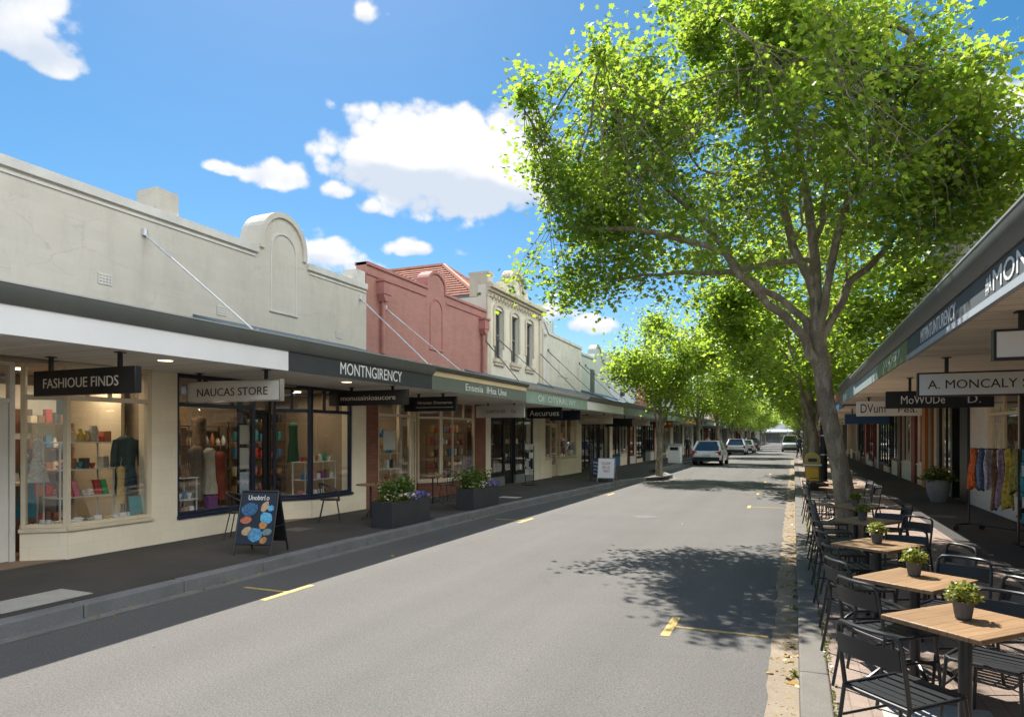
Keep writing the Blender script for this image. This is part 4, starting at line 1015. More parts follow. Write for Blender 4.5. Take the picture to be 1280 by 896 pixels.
def grow_tree(seed, trunk, limbs, ctr, rad, n_cl, per, lsize, sigma, shape, mat, tip_r=.0035, hollow=.30, zlow=None, sprays=30, pipe=.0048, down=None, taper=0.0, open_under=None, extra=(), secondary=0, lobes=.8, plume=.52, clip_right=0.0):
    """trunk: [(x,y,z,r)...]; limbs: lists starting at a trunk point. Clusters of leaves fill an uneven ellipsoid and twigs reach each of them."""
    rs = np.random.RandomState(seed)
    ctr = np.array(ctr, float); rad = np.array(rad, float)
    bumps = rs.normal(size=(26, 3)); bumps /= np.linalg.norm(bumps, axis=1)[:, None]; amp = rs.uniform(-.26, .19, 26)
    def radius(d): return 1 + np.sum(amp * np.exp(-((1 - bumps @ d) / .10)))
    holes = rs.normal(size=(22, 3)) * .50
    hr = rs.uniform(.10, .24, 22)
    def place(q):
        r_ = rad.copy()
        if down is not None and q[2] < 0: r_[2] = down
        k = 1 - taper * max(0.0, q[2])
        if clip_right and q[0] > 0 and q[2] > .25: q = q * np.array([1 - clip_right * min(1, (q[2] - .25) * 1.6), 1, 1])
        return ctr + q * r_ * np.array([k, k, 1.0])
    nodes = []; par = []; fixr = []
    for i, t in enumerate(trunk): nodes.append(np.array(t[:3])); par.append(i - 1); fixr.append(t[3])
    nt_ = len(trunk)
    for lb in limbs:
        st = np.array(lb[0][:3]); j = int(np.argmin([np.linalg.norm(nodes[q] - st) for q in range(nt_)])); prev = j
        pp = [nodes[j]] + [np.array(q[:3], float) for q in lb[1:]]; rr = [lb[0][3]] + [q[3] for q in lb[1:]]
        for a in range(1, len(pp)):
            for f in (.33, .66, 1.0):
                q = pp[a - 1] + (pp[a] - pp[a - 1]) * f + (rs.normal(size=3) * .035 if f < 1 else 0)
                nodes.append(q); par.append(prev); fixr.append(rr[a - 1] + (rr[a] - rr[a - 1]) * f); prev = len(nodes) - 1
    def place(q):
        r_ = rad.copy()
        if down is not None and q[2] < 0: r_[2] = down
        k = 1 - taper * max(0.0, q[2])
        if clip_right and q[0] > 0 and q[2] > .25: q = q * np.array([1 - clip_right * min(1, (q[2] - .25) * 1.6), 1, 1])
        return ctr + q * r_ * np.array([k, k, 1.0])
    axes = []
    if secondary:
        for k in range(secondary):
            d = rs.normal(size=3); d /= np.linalg.norm(d)
            d[2] = abs(d[2]) * .9 - .18
            tip = place(d / np.linalg.norm(d) * radius(d / np.linalg.norm(d)) * rs.uniform(.72, 1.06))
            if open_under and tip[2] < open_under[2] - open_under[3] * math.hypot(tip[0] - open_under[0], tip[1] - open_under[1]): continue
            NN = np.array(nodes); hd = np.linalg.norm(NN[:, :2] - tip[:2], axis=1); dz = tip[2] - NN[:, 2]
            cost = np.linalg.norm(NN - tip, axis=1) + np.where(dz < hd * .35, 14.0, 0) + np.where(NN[:, 2] < trunk[-1][2] * .28, 40, 0) + rs.uniform(0, .5, len(NN))
            j = int(np.argmin(cost)); a = NN[j]; v = tip - a; ln = np.linalg.norm(v); kk = max(2, int(ln / .4)); prev = j
            axl = [a]
            for s_ in range(1, kk + 1):
                f = s_ / kk; q = a + v * f + np.array([0, 0, -.09 * ln * math.sin(math.pi * f)]) + (rs.normal(size=3) * .06 if s_ < kk else 0)
                nodes.append(q); par.append(prev); fixr.append(.010 + .018 * (1 - f)); prev = len(nodes) - 1; axl.append(q)
            axes.append(axl)
    for lb in limbs: axes.append([np.array(q[:3], float) for q in lb[max(0, len(lb) - 4):]])
    pts = []
    def ok(p):
        if zlow is not None and p[2] < zlow + .4 * rs.rand(): return False
        if open_under and p[2] < open_under[2] + rs.uniform(-.2, .2) - open_under[3] * math.hypot(p[0] - open_under[0], p[1] - open_under[1]): return False
        return True
    tries = 0
    while len(pts) < n_cl * (1 - lobes) and tries < n_cl * 60:       # a thin general fill
        tries += 1
        d = rs.normal(size=3); d /= np.linalg.norm(d)
        q = d * rs.uniform(hollow ** 3, .8) ** (1 / 3) * radius(d)
        if np.any(np.linalg.norm(holes - q, axis=1) < hr): continue
        p = place(q)
        if ok(p): pts.append(p)
    tries = 0
    while len(pts) < n_cl and tries < n_cl * 60:                      # leaves gather in plumes round the limbs, with gaps between
        tries += 1
        ax = axes[rs.randint(len(axes))]; t = rs.uniform(.30, 1.10) ** .8
        f = t * (len(ax) - 1); i0 = int(min(f, len(ax) - 2)); f -= i0
        c = ax[i0] + (ax[i0 + 1] - ax[i0]) * f
        p = c + np.clip(rs.normal(size=3), -1.7, 1.7) * plume * (1.12 - .55 * t) * np.array([1, 1, .8])
        if ok(p): pts.append(p)
    for (x, y, z, a, b, c, k) in extra: pts += [np.array([x, y, z]) + np.clip(rs.normal(size=3), -1.6, 1.6) * np.array([a, b, c]) * .6 for _ in range(k)]
    pts = np.array(pts)
    base = np.array(trunk[int(nt_ * .55)][:3])
    order = np.argsort(np.linalg.norm(pts - base, axis=1))
    minz = trunk[max(1, nt_ - 2)][2] - .4
    NA = np.array(nodes); deg = np.zeros(len(nodes))
    twigs = []
    for oi in order:
        p = pts[oi]
        D = np.linalg.norm(NA - p, axis=1) + .38 * deg + 3.0 * np.maximum(0, NA[:, 2] - p[2] + .05) + np.where(NA[:, 2] < minz, 50, 0)
        # prefer nodes nearer the middle of the tree than the cluster
        D += .25 * np.maximum(0, np.linalg.norm(NA[:, :2] - base[:2], axis=1) - np.linalg.norm(p[:2] - base[:2]))
        j = int(np.argmin(D)); a = NA[j]; v = p - a; ln = np.linalg.norm(v); k = max(1, int(ln / .45)); prev = j; new = []
        for s in range(1, k + 1):
            f = s / k; q = a + v * f + np.array([0, 0, .04 * ln * math.sin(math.pi * f)]) + (rs.normal(size=3) * .05 * min(1, ln) if s < k else 0)
            new.append(q); par.append(prev); fixr.append(0); nodes.append(q); prev = len(nodes) - 1
        NA = np.vstack([NA] + [np.array(new)]); deg[j] += 1; deg = np.concatenate([deg, np.ones(len(new))]); deg[-1] = 0
        twigs.append((prev, p, a))
    n = len(nodes)
    load = np.zeros(n)
    kids = [[] for _ in range(n)]
    for i in range(n):
        if par[i] >= 0: kids[par[i]].append(i)
    for e, _, _ in twigs: load[e] += 1
    for i in range(n - 1, -1, -1):
        if par[i] >= 0 and par[i] < i: load[par[i]] += load[i]
    rr = np.maximum(np.array(fixr), tip_r + pipe * np.sqrt(load) * .62)
    for i in range(nt_): rr[i] = trunk[i][3]
    for i in range(nt_, n):
        rr[i] = min(rr[i], rr[par[i]] * .97) if par[i] >= nt_ else min(rr[i], trunk[min(par[i], nt_ - 1)][3] * .8)
    m = MB()
    tp = [tuple(nodes[i]) for i in range(nt_)]; ts = []
    # smooth the trunk path
    def cr(P, r, sub):
        out = []; ro = []
        for i in range(len(P) - 1):
            p0, p1, p2, p3 = [np.array(P[max(0, min(len(P) - 1, q))]) for q in (i - 1, i, i + 1, i + 2)]
            for s in range(sub):
                t = s / sub
                out.append(tuple(.5 * ((2 * p1) + (p2 - p0) * t + (2 * p0 - 5 * p1 + 4 * p2 - p3) * t * t + (3 * p1 - p0 - 3 * p2 + p3) * t ** 3))); ro.append(r[i] + (r[i + 1] - r[i]) * t)
        out.append(tuple(P[-1])); ro.append(r[-1]); return out, ro
    sp, sr = cr(tp, [trunk[i][3] for i in range(nt_)], 4)
    m.tube(sp, sr, 16)
    for i in range(nt_, n):     # chains of branch segments: follow the heaviest child so that they run on smoothly
        if par[i] < nt_ or max(kids[par[i]], key=lambda q: rr[q]) != i:
            chain = [par[i], i]; c = i
            while kids[c]:
                c = max(kids[c], key=lambda q: rr[q]); chain.append(c)
            P = [tuple(nodes[q]) for q in chain]; Rr = [min(rr[chain[0]], rr[chain[1]] * 1.15)] + [rr[q] for q in chain[1:]]
            big = Rr[0] > .05
            if big: P, Rr = cr(P, Rr, 2)
            m.tube(P, [float(q) for q in Rr], 9 if big else (5 if Rr[0] > .02 else 4))
    # leaves
    LP = []; LS = []
    for e, p, a in twigs:
        k = int(per * rs.uniform(.6, 1.4))
        sg = np.array([sigma, sigma, sigma * .72]) * rs.uniform(.75, 1.25)
        LP.append(p + rs.normal(size=(k, 3)) * sg - np.array([0, 0, .05])); LS.append(rs.uniform(.65, 1.25, k) * lsize)
        kk = k // 3
        t = rs.rand(kk)[:, None]; LP.append(a * (1 - t) + nodes[e] * t + rs.normal(size=(kk, 3)) * sigma * .4); LS.append(rs.uniform(.6, 1.1, kk) * lsize)
    LP = np.vstack(LP); LS = np.concatenate(LS)
    return m, leaf_mesh('crown', LP, LS, rs, shape, mat)

def tree(name, label, loc, trunk_mb, crown_me, group=None):
    t = thing(name, label, 'tree', loc, 0, group)
    if isinstance(trunk_mb, MB): trunk_mb.build('trunk', m_bark, t, angle=60)
    else:
        o = bpy.data.objects.new('trunk', trunk_mb); COL.objects.link(o); o.parent = t
    c = bpy.data.objects.new('crown', crown_me); COL.objects.link(c); c.parent = t
    return t

TB = Vector((.91, 12.7, .15))
def loc3(*pts): return [(x - TB.x, y - TB.y, z - TB.z, r) for x, y, z, r in pts]
trunk = loc3((.93, 12.7, -.05, .30), (.90, 12.7, .18, .235), (.84, 12.7, .6, .18), (.77, 12.7, 1.15, .155), (.63, 12.7, 1.9, .142), (.51, 12.7, 2.55, .136), (.45, 12.7, 3.1, .142), (.40, 12.72, 3.5, .132),
             (.36, 12.75, 4.2, .105), (.34, 12.8, 5.0, .09), (.2, 12.9, 6.3, .07), (-.05, 13.0, 7.9, .06), (-.2, 13.0, 9.4, .03))
limbs = [
    loc3((.45, 12.7, 3.1, .085), (.05, 12.5, 3.75, .076), (-.42, 12.4, 4.2, .068), (-1.1, 12.2, 5.1, .055), (-2.4, 12.0, 5.6, .05), (-3.8, 11.8, 5.9, .028)),
    loc3((.42, 12.7, 3.3, .075), (.0, 12.9, 4.15, .064), (-.69, 13.0, 4.75, .056), (-1.5, 13.4, 5.9, .055), (-2.6, 13.6, 7.2, .032)),
    loc3((.40, 12.72, 3.5, .075), (.52, 12.5, 4.4, .065), (.8, 12.3, 5.7, .05), (1.25, 12.1, 6.9, .045), (1.7, 12.0, 8.2, .025)),
    loc3((.36, 12.75, 4.2, .08), (-.1, 12.3, 5.6, .065), (-.5, 11.9, 7.3, .045), (-1.0, 11.6, 9.0, .025)),
    loc3((.40, 12.72, 3.6, .08), (.9, 13.0, 4.6, .065), (1.7, 13.2, 5.5, .045), (2.6, 13.2, 6.1, .025)),
    loc3((.34, 12.8, 5.0, .06), (.5, 13.6, 6.2, .05), (.7, 14.6, 7.4, .03)),
    loc3((-.69, 13.0, 4.75, .055), (-1.6, 12.6, 4.9, .045), (-2.7, 12.7, 5.0, .03), (-3.7, 12.8, 4.9, .018)),
]
tm, tc_ = grow_tree(11, trunk, limbs, (-.72 - TB.x, 12.7 - TB.y, 6.35 - TB.z), (4.0, 3.35, 4.3), 880, 52, .095, .21, LEAF_PTS, m_leaf, zlow=3.9 - TB.z, sprays=45, down=2.6, taper=.13, secondary=74, clip_right=.38, hollow=.42, plume=.46, open_under=(-.1 - TB.x, 0, 5.75 - TB.z, .62), extra=[(2.3 - TB.x, 12.6 - TB.y, 5.3 - TB.z, 1.0, .9, .8, 55), (2.9 - TB.x, 12.6 - TB.y, 6.4 - TB.z, .8, .9, .9, 40), (-4.0 - TB.x, 12.4 - TB.y, 5.0 - TB.z, .9, .8, .6, 26)])
big = tree('plane_tree', 'big leaning plane tree rising behind the cafe tables on the right kerb', tuple(TB), tm, tc_)

def young(seed, h, cr, lean, n_cl=310, per=44):
    rs = np.random.RandomState(seed + 100)
    f = 1.75 + rs.uniform(-.1, .25)
    tr = [(0, 0, -.1, .22), (0, 0, .1, .175), (lean * .3, 0, .9, .15), (lean * .6, .02, f, .14), (lean, .0, f + .8, .075), (lean * 1.1, 0, h * .62, .05), (lean, 0, h * .82, .025)]
    lb = []
    for k in range(5):
        a = k * 2 * math.pi / 5 + rs.uniform(-.4, .4); s = rs.uniform(.75, 1.1)
        z0 = f + rs.uniform(-.2, .7)
        lb.append([(lean * .7, 0, z0, .07), (lean * .7 + .35 * math.cos(a) * s, .35 * math.sin(a) * s, z0 + .9, .05), (lean * .7 + .9 * math.cos(a) * s, .9 * math.sin(a) * s, z0 + 2.1, .035), (lean + cr * .62 * math.cos(a) * s, cr * .62 * math.sin(a) * s, h * .62, .02)])
    cz = (2.55 + h) / 2
    return grow_tree(seed, tr, lb, (lean, 0, cz), (cr, cr, (h - 2.55) / 2), n_cl, per, .135, .30, LEAF_LOW, m_leaf2, zlow=2.5, sprays=26, secondary=20)
YOUNG = []
for sd, h, cr, ln in ((21, 7.9, 2.7, .05), (22, 8.8, 3.3, -.25), (23, 7.8, 3.1, .2)):
    tm, cme = young(sd, h, cr, ln)
    YOUNG.append((tm, cme, h))
y_trunk = []
for tm, cme, h in YOUNG:
    o = tm.build('trunk', m_bark, None, angle=60); y_trunk.append(o.data); bpy.data.objects.remove(o)
def plant_tree(i, x, y, sc, rz, label, squash=1.0, z=.146):
    t = tree('plane_tree', label, (x, y, z), y_trunk[i], YOUNG[i][1], 'young plane trees along both kerbs')
    t.rotation_euler = (0, 0, rz); t.scale = (sc * squash, sc * squash, sc)
    return t
for k, (i, x, y, sc, rz, sq) in enumerate([(0, -5.45, 29.4, .98, .3, .92), (1, -6.2, 49, 1.08, 1.2, 1.1), (2, -6.2, 62, 1.12, 2.2, 1.15), (0, -6.2, 77, 1.0, 3.9, 1.15), (1, -6.3, 92, .9, 5.1, 1.1), (2, -6.3, 108, 1.0, .6, 1.1), (0, -6.3, 126, 1.0, 2.8, 1.1), (1, -6.3, 146, .95, 4.4, 1.1), (2, -6.3, 168, 1.0, 1.4, 1.1)]):
    plant_tree(i, x, y, sc, rz, ('young plane tree with slim forked trunk standing in the left kerb bulge' if k == 0 else f'young plane tree on the left kerb, {ORD[k]} from the camera in its row'), sq)
for k, (i, x, y, sc, rz, sq) in enumerate([(1, .78, 25.6, 1.1, .5, 1.1), (2, .75, 36, 1.15, 4.0, 1.2), (0, .75, 46, 1.05, 1.9, 1.2), (1, .75, 57, 1.0, 3.1, 1.15), (2, 1.45, 70, 1.05, .2, 1.15), (0, 1.45, 84, 1.0, 5.0, 1.15), (1, 1.45, 99, .95, 2.4, 1.1), (2, .8, 116, 1.0, 3.6, 1.1), (0, .8, 135, 1.0, 1.1, 1.1), (1, .8, 158, .95, .1, 1.1)]):
    plant_tree(i, x, y, sc, rz, f'young plane tree on the right kerb, {ORD[k]} behind the big leaning plane tree' if k else 'young plane tree on the right kerb next to the yellow bin', sq)

# fallen leaves in the gutters and on the paving: nobody could count them
rs = np.random.RandomState(5)
P = []
def scatter(n, x0, x1, y0, y1, z, pw=1.0, bias=None):
    y = y0 + (y1 - y0) * rs.rand(n) ** pw
    x = x0 + (x1 - x0) * rs.rand(n) if bias is None else bias + np.abs(rs.normal(size=n)) * (x1 - x0) * np.sign(x1 - x0)
    P.append(np.stack([x, y, np.full(n, z)], 1))
for k in range(95):
    c = 3 + 37 * rs.rand() ** 1.5; n = rs.randint(6, 30)
    P.append(np.stack([.02 - np.abs(rs.normal(size=n)) * .085, c + rs.normal(size=n) * .35, np.full(n, .009)], 1))
for k in range(60):
    c = 3 + 31 * rs.rand() ** 1.4; n = rs.randint(3, 20); kx = -6.82 if c < 15 else -6.82 + (c - 15) * .05
    P.append(np.stack([kx + .02 + np.abs(rs.normal(size=n)) * .06, c + rs.normal(size=n) * .4, np.full(n, .009)], 1))
scatter(90, -.02, -.6, 3, 30, .005, 1.4, -.02); scatter(26, -6.5, -.4, 3, 30, .005); scatter(160, .3, 2.5, 4, 28, .152, 1.2); scatter(160, -5.0, -4.4, 26, 33, .009)
P = np.vstack(P)
me = leaf_mesh('leaf_litter', P, rs.uniform(.028, .075, len(P)), rs, LEAF_LOW, leaf_mat('dry_leaf', (.30, .16, .035), (.50, .33, .09), (.30, .2, .05), (.4, .3, .08), .2), up=2.5, fold=.3)
o = bpy.data.objects.new('leaf_litter', me); COL.objects.link(o); struct(o, 'stuff')
# moss and small weeds in the joint behind the right kerb
P = []
for k in range(150):
    c = rs.uniform(3, 16); n = rs.randint(3, 12)
    P.append(np.stack([.252 + rs.normal(size=n) * .010, c + rs.normal(size=n) * .07, .152 + rs.rand(n) * .008], 1))
for c, n in ((5.7, 40), (3.9, 30), (7.9, 30)):
    P.append(np.stack([.01 + rs.normal(size=n) * .018, c + rs.normal(size=n) * .03, .01 + rs.rand(n) * .04], 1))
P = np.vstack(P)
me = leaf_mesh('weeds', P, rs.uniform(.012, .03, len(P)), rs, LEAF_LOW, leaf_mat('weed_leaf', (.10, .13, .03), (.20, .20, .05), (.2, .25, .04), (.3, .3, .06), .3), up=.8)
o = bpy.data.objects.new('weeds', me); COL.objects.link(o); struct(o, 'stuff')

# ================================================================== hanging signs under the awnings
def hanging_sign(x0, x1, y, z0, z1, rods, zs, mat, label, texts, lm, group='signs hung under the awnings', th=.09, edge=None):
    t = thing('hanging_sign', label, 'sign', ((x0 + x1) / 2, y, z0), 0, group, world=True)
    m = MB().box(x0, x1, y - th / 2, y + th / 2, z0, z1)
    b = m.build('sign_board', mat, t, bevel=.006)
    if edge:
        m = MB(); f = .018
        m.box(x0 - .004, x1 + .004, y - th / 2 - .004, y + th / 2 + .004, z1 - f, z1 + .004); m.box(x0 - .004, x1 + .004, y - th / 2 - .004, y + th / 2 + .004, z0 - .004, z0 + f)
        m.box(x0 - .004, x0 + f, y - th / 2 - .003, y + th / 2 + .003, z0 + f, z1 - f); m.box(x1 - f, x1 + .004, y - th / 2 - .003, y + th / 2 + .003, z0 + f, z1 - f); m.build('sign_frame', edge, t)
    for rx in rods:
        m = MB().box(rx - .022, rx + .022, y - .022, y + .022, z1 + .002, zs + .002); m.box(rx - .05, rx + .05, y - .05, y + .05, zs - .012, zs + .001); m.build('rod', m_fr_black, t)
    for s, xa, xb, za, h in texts:
        m = MB()
        if s == '_': m.box(xa, xb, y - th / 2 - .003, y - th / 2 + .001, za, za + h)
        else: m.text(s, (xa, y - th / 2 - .001, za), (1, 0, 0), (0, 0, 1), xb - xa, h)
        m.build('lettering', lm, t)
    return t
LZ = 2.96
hanging_sign(-9.45, -7.48, 5.75, 2.437, 2.772, (-9.15, -7.81), LZ, m_sign_black, 'black hanging sign reading FASHIOUE FINDS nearest on the left', [('FASHIOUE FINDS', -9.24, -7.78, 2.535, .13)], m_letter_cream)
hanging_sign(-9.44, -7.43, 8.2, 2.46, 2.80, (-9.2, -7.75), LZ, m_sign_grey, 'pale grey hanging sign reading NAUCAS STORE', [('NAUCAS STORE', -9.2, -7.68, 2.56, .13)], m_letter_black, edge=m_steel)
hanging_sign(-9.42, -7.42, 11.9, 2.56, 2.88, (-8.85, -7.8), LZ, m_sign_black, 'long black hanging sign with pale lower case lettering beneath the charcoal fascia', [('monusainioaucore', -9.1, -7.70, 2.67, .10)], m_letter_cream)
hanging_sign(-9.1, -7.62, 14.45, 2.52, 2.88, (-8.7, -8.0), LZ, m_sign_black, 'black hanging sign with two small lines of lettering in front of the pink brick shop', [('Hirtunar Donnamsa', -8.7, -7.72, 2.70, .07), ('_', -8.75, -7.7, 2.61, .010)], m_letter_cream)
hanging_sign(-9.3, -7.65, 19.0, 2.48, 2.86, (-8.9, -8.0), LZ, m_sign_grey, 'pale grey hanging sign with faded black letters below the grey green fascia', [("U.AN'TA EN", -8.95, -8.3, 2.62, .11), ('Oa', -8.08, -7.93, 2.62, .11)], m_letter_black)
hanging_sign(-8.95, -7.62, 22.5, 2.54, 2.93, (-8.6, -7.95), 2.93 + .0, m_sign_black, 'black hanging sign with large white word Aecurues', [('Aecurues', -8.85, -7.72, 2.63, .2)], m_letter)
hanging_sign(-8.85, -7.62, 24.7, 2.52, 2.90, (-8.5, -7.95), LZ - .03, pm('dark_navy_sign_board', (.008, .013, .03), .4, .1, 6), 'blank dark navy hanging sign just behind the black Aecurues one', [], m_letter)
hanging_sign(-9.2, -7.6, 29.6, 2.46, 2.86, (-8.8, -8.0), LZ, pm('beige_sign_board', (.50, .43, .33), .5, .08, 3), 'beige hanging sign with faint lettering under the white awning fascia', [('Nowlua', -8.9, -8.3, 2.6, .14)], m_letter)
hanging_sign(-9.0, -7.6, 33.6, 2.4, 2.8, (-8.6, -8.0), LZ + .02, m_sign_black, 'plain black hanging sign in front of the tall black glazing', [], m_letter)
hanging_sign(-8.9, -7.6, 38.0, 2.5, 2.85, (-8.5, -8.0), LZ - .01, MATS['beige_sign_board'], 'small beige hanging sign beyond the plain black one', [], m_letter)
hanging_sign(-8.9, -7.6, 46.0, 2.5, 2.9, (-8.5, -8.0), 2.9 + .05, pm('red_sign_board', (.35, .03, .025), .5, .1, 3), 'red hanging sign on the left just beyond the kerb bulge tree', [], m_letter)
RZ = 2.99
hanging_sign(1.62, 3.2, 7.05, 2.57, 2.83, (1.83, 2.3, 2.9), RZ, m_sign_white, 'white hanging sign starting with a letter G nearest on the right', [('G', 2.0, 2.12, 2.645, .11)], m_letter_black, edge=m_fr_black)
hanging_sign(1.6, 3.5, 10.8, 2.45, 2.78, (1.95, 2.95), RZ, m_sign_white, 'long white hanging sign reading A. MONCALY STORE', [('A. MONCALY STORE', 1.72, 3.30, 2.555, .12)], m_letter_black, edge=m_fr_black)
hanging_sign(1.6, 3.3, 14.3, 2.42, 2.74, (2.0, 2.9), RZ, m_sign_black, 'black hanging sign with pale script lettering on the right, behind the white MONCALY one', [('MoWUDe', 1.85, 2.55, 2.50, .15), ('D.', 2.9, 3.1, 2.50, .15)], m_letter)
hanging_sign(1.6, 3.15, 20.6, 2.45, 2.86, (1.9, 2.8), RZ - .02, m_sign_white, 'white hanging sign with black scrawled letters farthest of the white signs on the right', [('DVum', 1.7, 2.3, 2.54, .24), ('Fea.', 2.6, 3.05, 2.54, .15)], m_letter_black)
hanging_sign(1.75, 3.2, 27.5, 2.35, 2.72, (2.0, 2.9), 2.90, pm('blue_sign_board', (.03, .09, .24), .5, .1, 3), 'blue hanging sign beyond the scrawled white one on the right', [], m_letter)

def soffit_lamp(x, y, z, label, watts=2.6):
    ld = bpy.data.lights.new('soffit_lamp', 'AREA'); ld.shape = 'DISK'; ld.size = .19; ld.energy = watts; ld.color = (1, .84, .64)
    lo = bpy.data.objects.new('soffit_lamp', ld); COL.objects.link(lo); lo.location = (x, y, z - .03)
    m = MB().lathe(x, y, [(.10, z - .012), (.12, z - .010), (.12, z + .002)], 20)
    m.mi = 1; m.lathe(x, y, [(.095, z - .016), (.095, z - .0125)], 20)
    solo(m, 'soffit_downlight', [m_white_fascia, m_bulb], label, 'lamp', 'round lamps set in the awning soffits')
soffit_lamp(-8.05, 6.6, 2.962, 'lit round downlight in the soffit beside the FASHIOUE FINDS sign')
soffit_lamp(-8.0, 10.6, 2.962, 'round downlight in the soffit between the NAUCAS sign and the long black sign')
soffit_lamp(2.45, 8.4, 2.992, 'round downlight in the boarded soffit on the right')

# ================================================================== cafe furniture
m_chair = pm('black_powder_coat', (.020, .022, .025), .38, .15, 8, spec=.5)
m_wood = pm('oiled_table_timber', (.315, .19, .095), .5, .16, 2.2, bump=.12, bscale=60, brick=(40, .105, .0035, 'yx', .45), stain=0)
def wood_grain(m):
    nt = m.node_tree; N, L = nt.nodes.new, nt.links.new; b = nt.nodes['Principled BSDF']
    tc = N('ShaderNodeTexCoord'); mp = N('ShaderNodeMapping'); mp.inputs['Scale'].default_value = (28, 1.6, 20); L(tc.outputs['Object'], mp.inputs['Vector'])
    n = N('ShaderNodeTexNoise'); n.inputs['Scale'].default_value = 2; n.inputs['Detail'].default_value = 6; L(mp.outputs[0], n.inputs['Vector'])
    r = N('ShaderNodeMapRange'); r.inputs['From Min'].default_value = .3; r.inputs['From Max'].default_value = .7; r.inputs['To Min'].default_value = .80; r.inputs['To Max'].default_value = 1.15; L(n.outputs['Fac'], r.inputs['Value'])
    src = b.inputs['Base Color'].links[0].from_socket
    v = N('ShaderNodeVectorMath'); v.operation = 'SCALE'; L(src, v.inputs[0]); L(r.outputs[0], v.inputs['Scale']); L(v.outputs[0], b.inputs['Base Color'])
wood_grain(m_wood)
def make_chair(label, group):
    """stacking metal chair, seat towards +Y, backrest at -Y"""
    t = thing('cafe_chair', label, 'chair', (0, 0, 0), 0, group)
    m = MB()
    for i in range(6):
        y = -.175 + i * .072; z = .452 - .014 * math.cos((y + .05) * 6)
        m.add([(-.19, y, z), (.19, y, z), (.19, y + .056, z + .001), (-.19, y + .056, z + .001), (-.19, y, z - .012), (.19, y, z - .012), (.19, y + .056, z - .011), (-.19, y + .056, z - .011)],
              [(0, 1, 2, 3), (7, 6, 5, 4), (0, 4, 5, 1), (1, 5, 6, 2), (2, 6, 7, 3), (3, 7, 4, 0)])
    m.build('seat', m_chair, t)
    m = MB()
    m.tube([(-.2, -.2, .44), (-.2, .2, .445), (-.17, .235, .44), (.17, .235, .44), (.2, .2, .445), (.2, -.2, .44)], .0115, 8)
    m.tube([(-.2, -.195, .43), (.2, -.195, .43)], .0115, 8); m.build('seat_frame', m_chair, t)
    m = MB(); pr = []
    for i in range(9):
        a = -1 + i / 4; pr.append((a * .19, -.232 - .03 * (1 - a * a)))
    for zz, off in ((.60, 0), (.735, -.026)): pass
    V = []; 
    for (x, y) in pr: V += [(x, y - .006, .63), (x, y - .026, .74), (x, y - .034, .74), (x, y - .014, .63)]
    F = []
    for i in range(8):
        for j in range(4): F.append((i * 4 + j, i * 4 + (j + 1) % 4, i * 4 + 4 + (j + 1) % 4, i * 4 + 4 + j))
    F += [(3, 2, 1, 0), (32, 33, 34, 35)]
    m.add(V, F); m.build('backrest', m_chair, t, angle=60)
    m = MB()
    c = [(-.2, -.195, .44), (-.2, -.215, .56), (-.198, -.245, .72), (-.19, -.256, .778), (-.165, -.262, .802)] + [(x * .80, -.265 - .03 * (1 - (x / .19) ** 2), .806) for x in (-.14, -.07, 0, .07, .14)] + [(.165, -.262, .802), (.19, -.256, .778), (.198, -.245, .72), (.2, -.215, .56), (.2, -.195, .44)]
    m.tube(c, .0125, 8); m.build('back_frame', m_chair, t)
    for s in (-1, 1):
        m = MB().tube([(s * .19, .225, .44), (s * .205, .245, .22), (s * .212, .262, .0)], .0115, 8); m.build('leg', m_chair, t)
        m = MB().tube([(s * .2, -.2, .44), (s * .208, -.235, .2), (s * .214, -.275, .0)], .0115, 8); m.build('leg', m_chair, t)
    for s in (-1, 1): MB().tube([(s * .204, .24, .27), (s * .207, -.225, .27)], .008, 6).build('stretcher', m_chair, t)
    return t
def make_table(label, group, lx=.27, ly=.315):
    t = thing('cafe_table', label, 'table', (0, 0, 0), 0, group)
    m = MB().box(-lx, lx, -ly, ly, .722, .75); m.build('tabletop', m_wood, t, bevel=.006)
    m = MB().tube([(0, 0, .04), (0, 0, .71)], .034, 14); m.box(-.17, .17, -.04, .04, .70, .7205); m.box(-.04, .04, -.17, .17, .699, .7195); m.build('pedestal', m_chair, t)
    for k in range(4):
        a = k * math.pi / 2 + .785
        m = MB().tube([(0, 0, .17), (.10 * math.cos(a), .10 * math.sin(a), .155), (.22 * math.cos(a), .22 * math.sin(a), .09), (.30 * math.cos(a), .30 * math.sin(a), .018), (.33 * math.cos(a), .33 * math.sin(a), .014)], .016, 8)
        m.build('foot', m_chair, t)
    return t
GT, GC = 'wooden cafe tables along the right kerb', 'black metal cafe chairs along the right kerb'
TABLES = [(.865, 4.31, -43), (.79, 5.43, -35), (.72, 7.02, -35), (.80, 8.95, -34), (.82, 10.7, -32), (.86, 14.5, -38), (.86, 16.0, -36)]
GZ = .1465
proto = None; TAB = []
for i, q in enumerate(TABLES):
    lab = f'slatted timber cafe table on black pedestal, {ORD[i]} from the camera'
    if i == 0: proto = make_table(lab, GT); t = proto; t.location = (q[0], q[1], GZ); t.rotation_euler = (0, 0, R(q[2]))
    else: t = dup(proto, (q[0], q[1], GZ), R(q[2]), lab, GT)
    TAB.append(t)
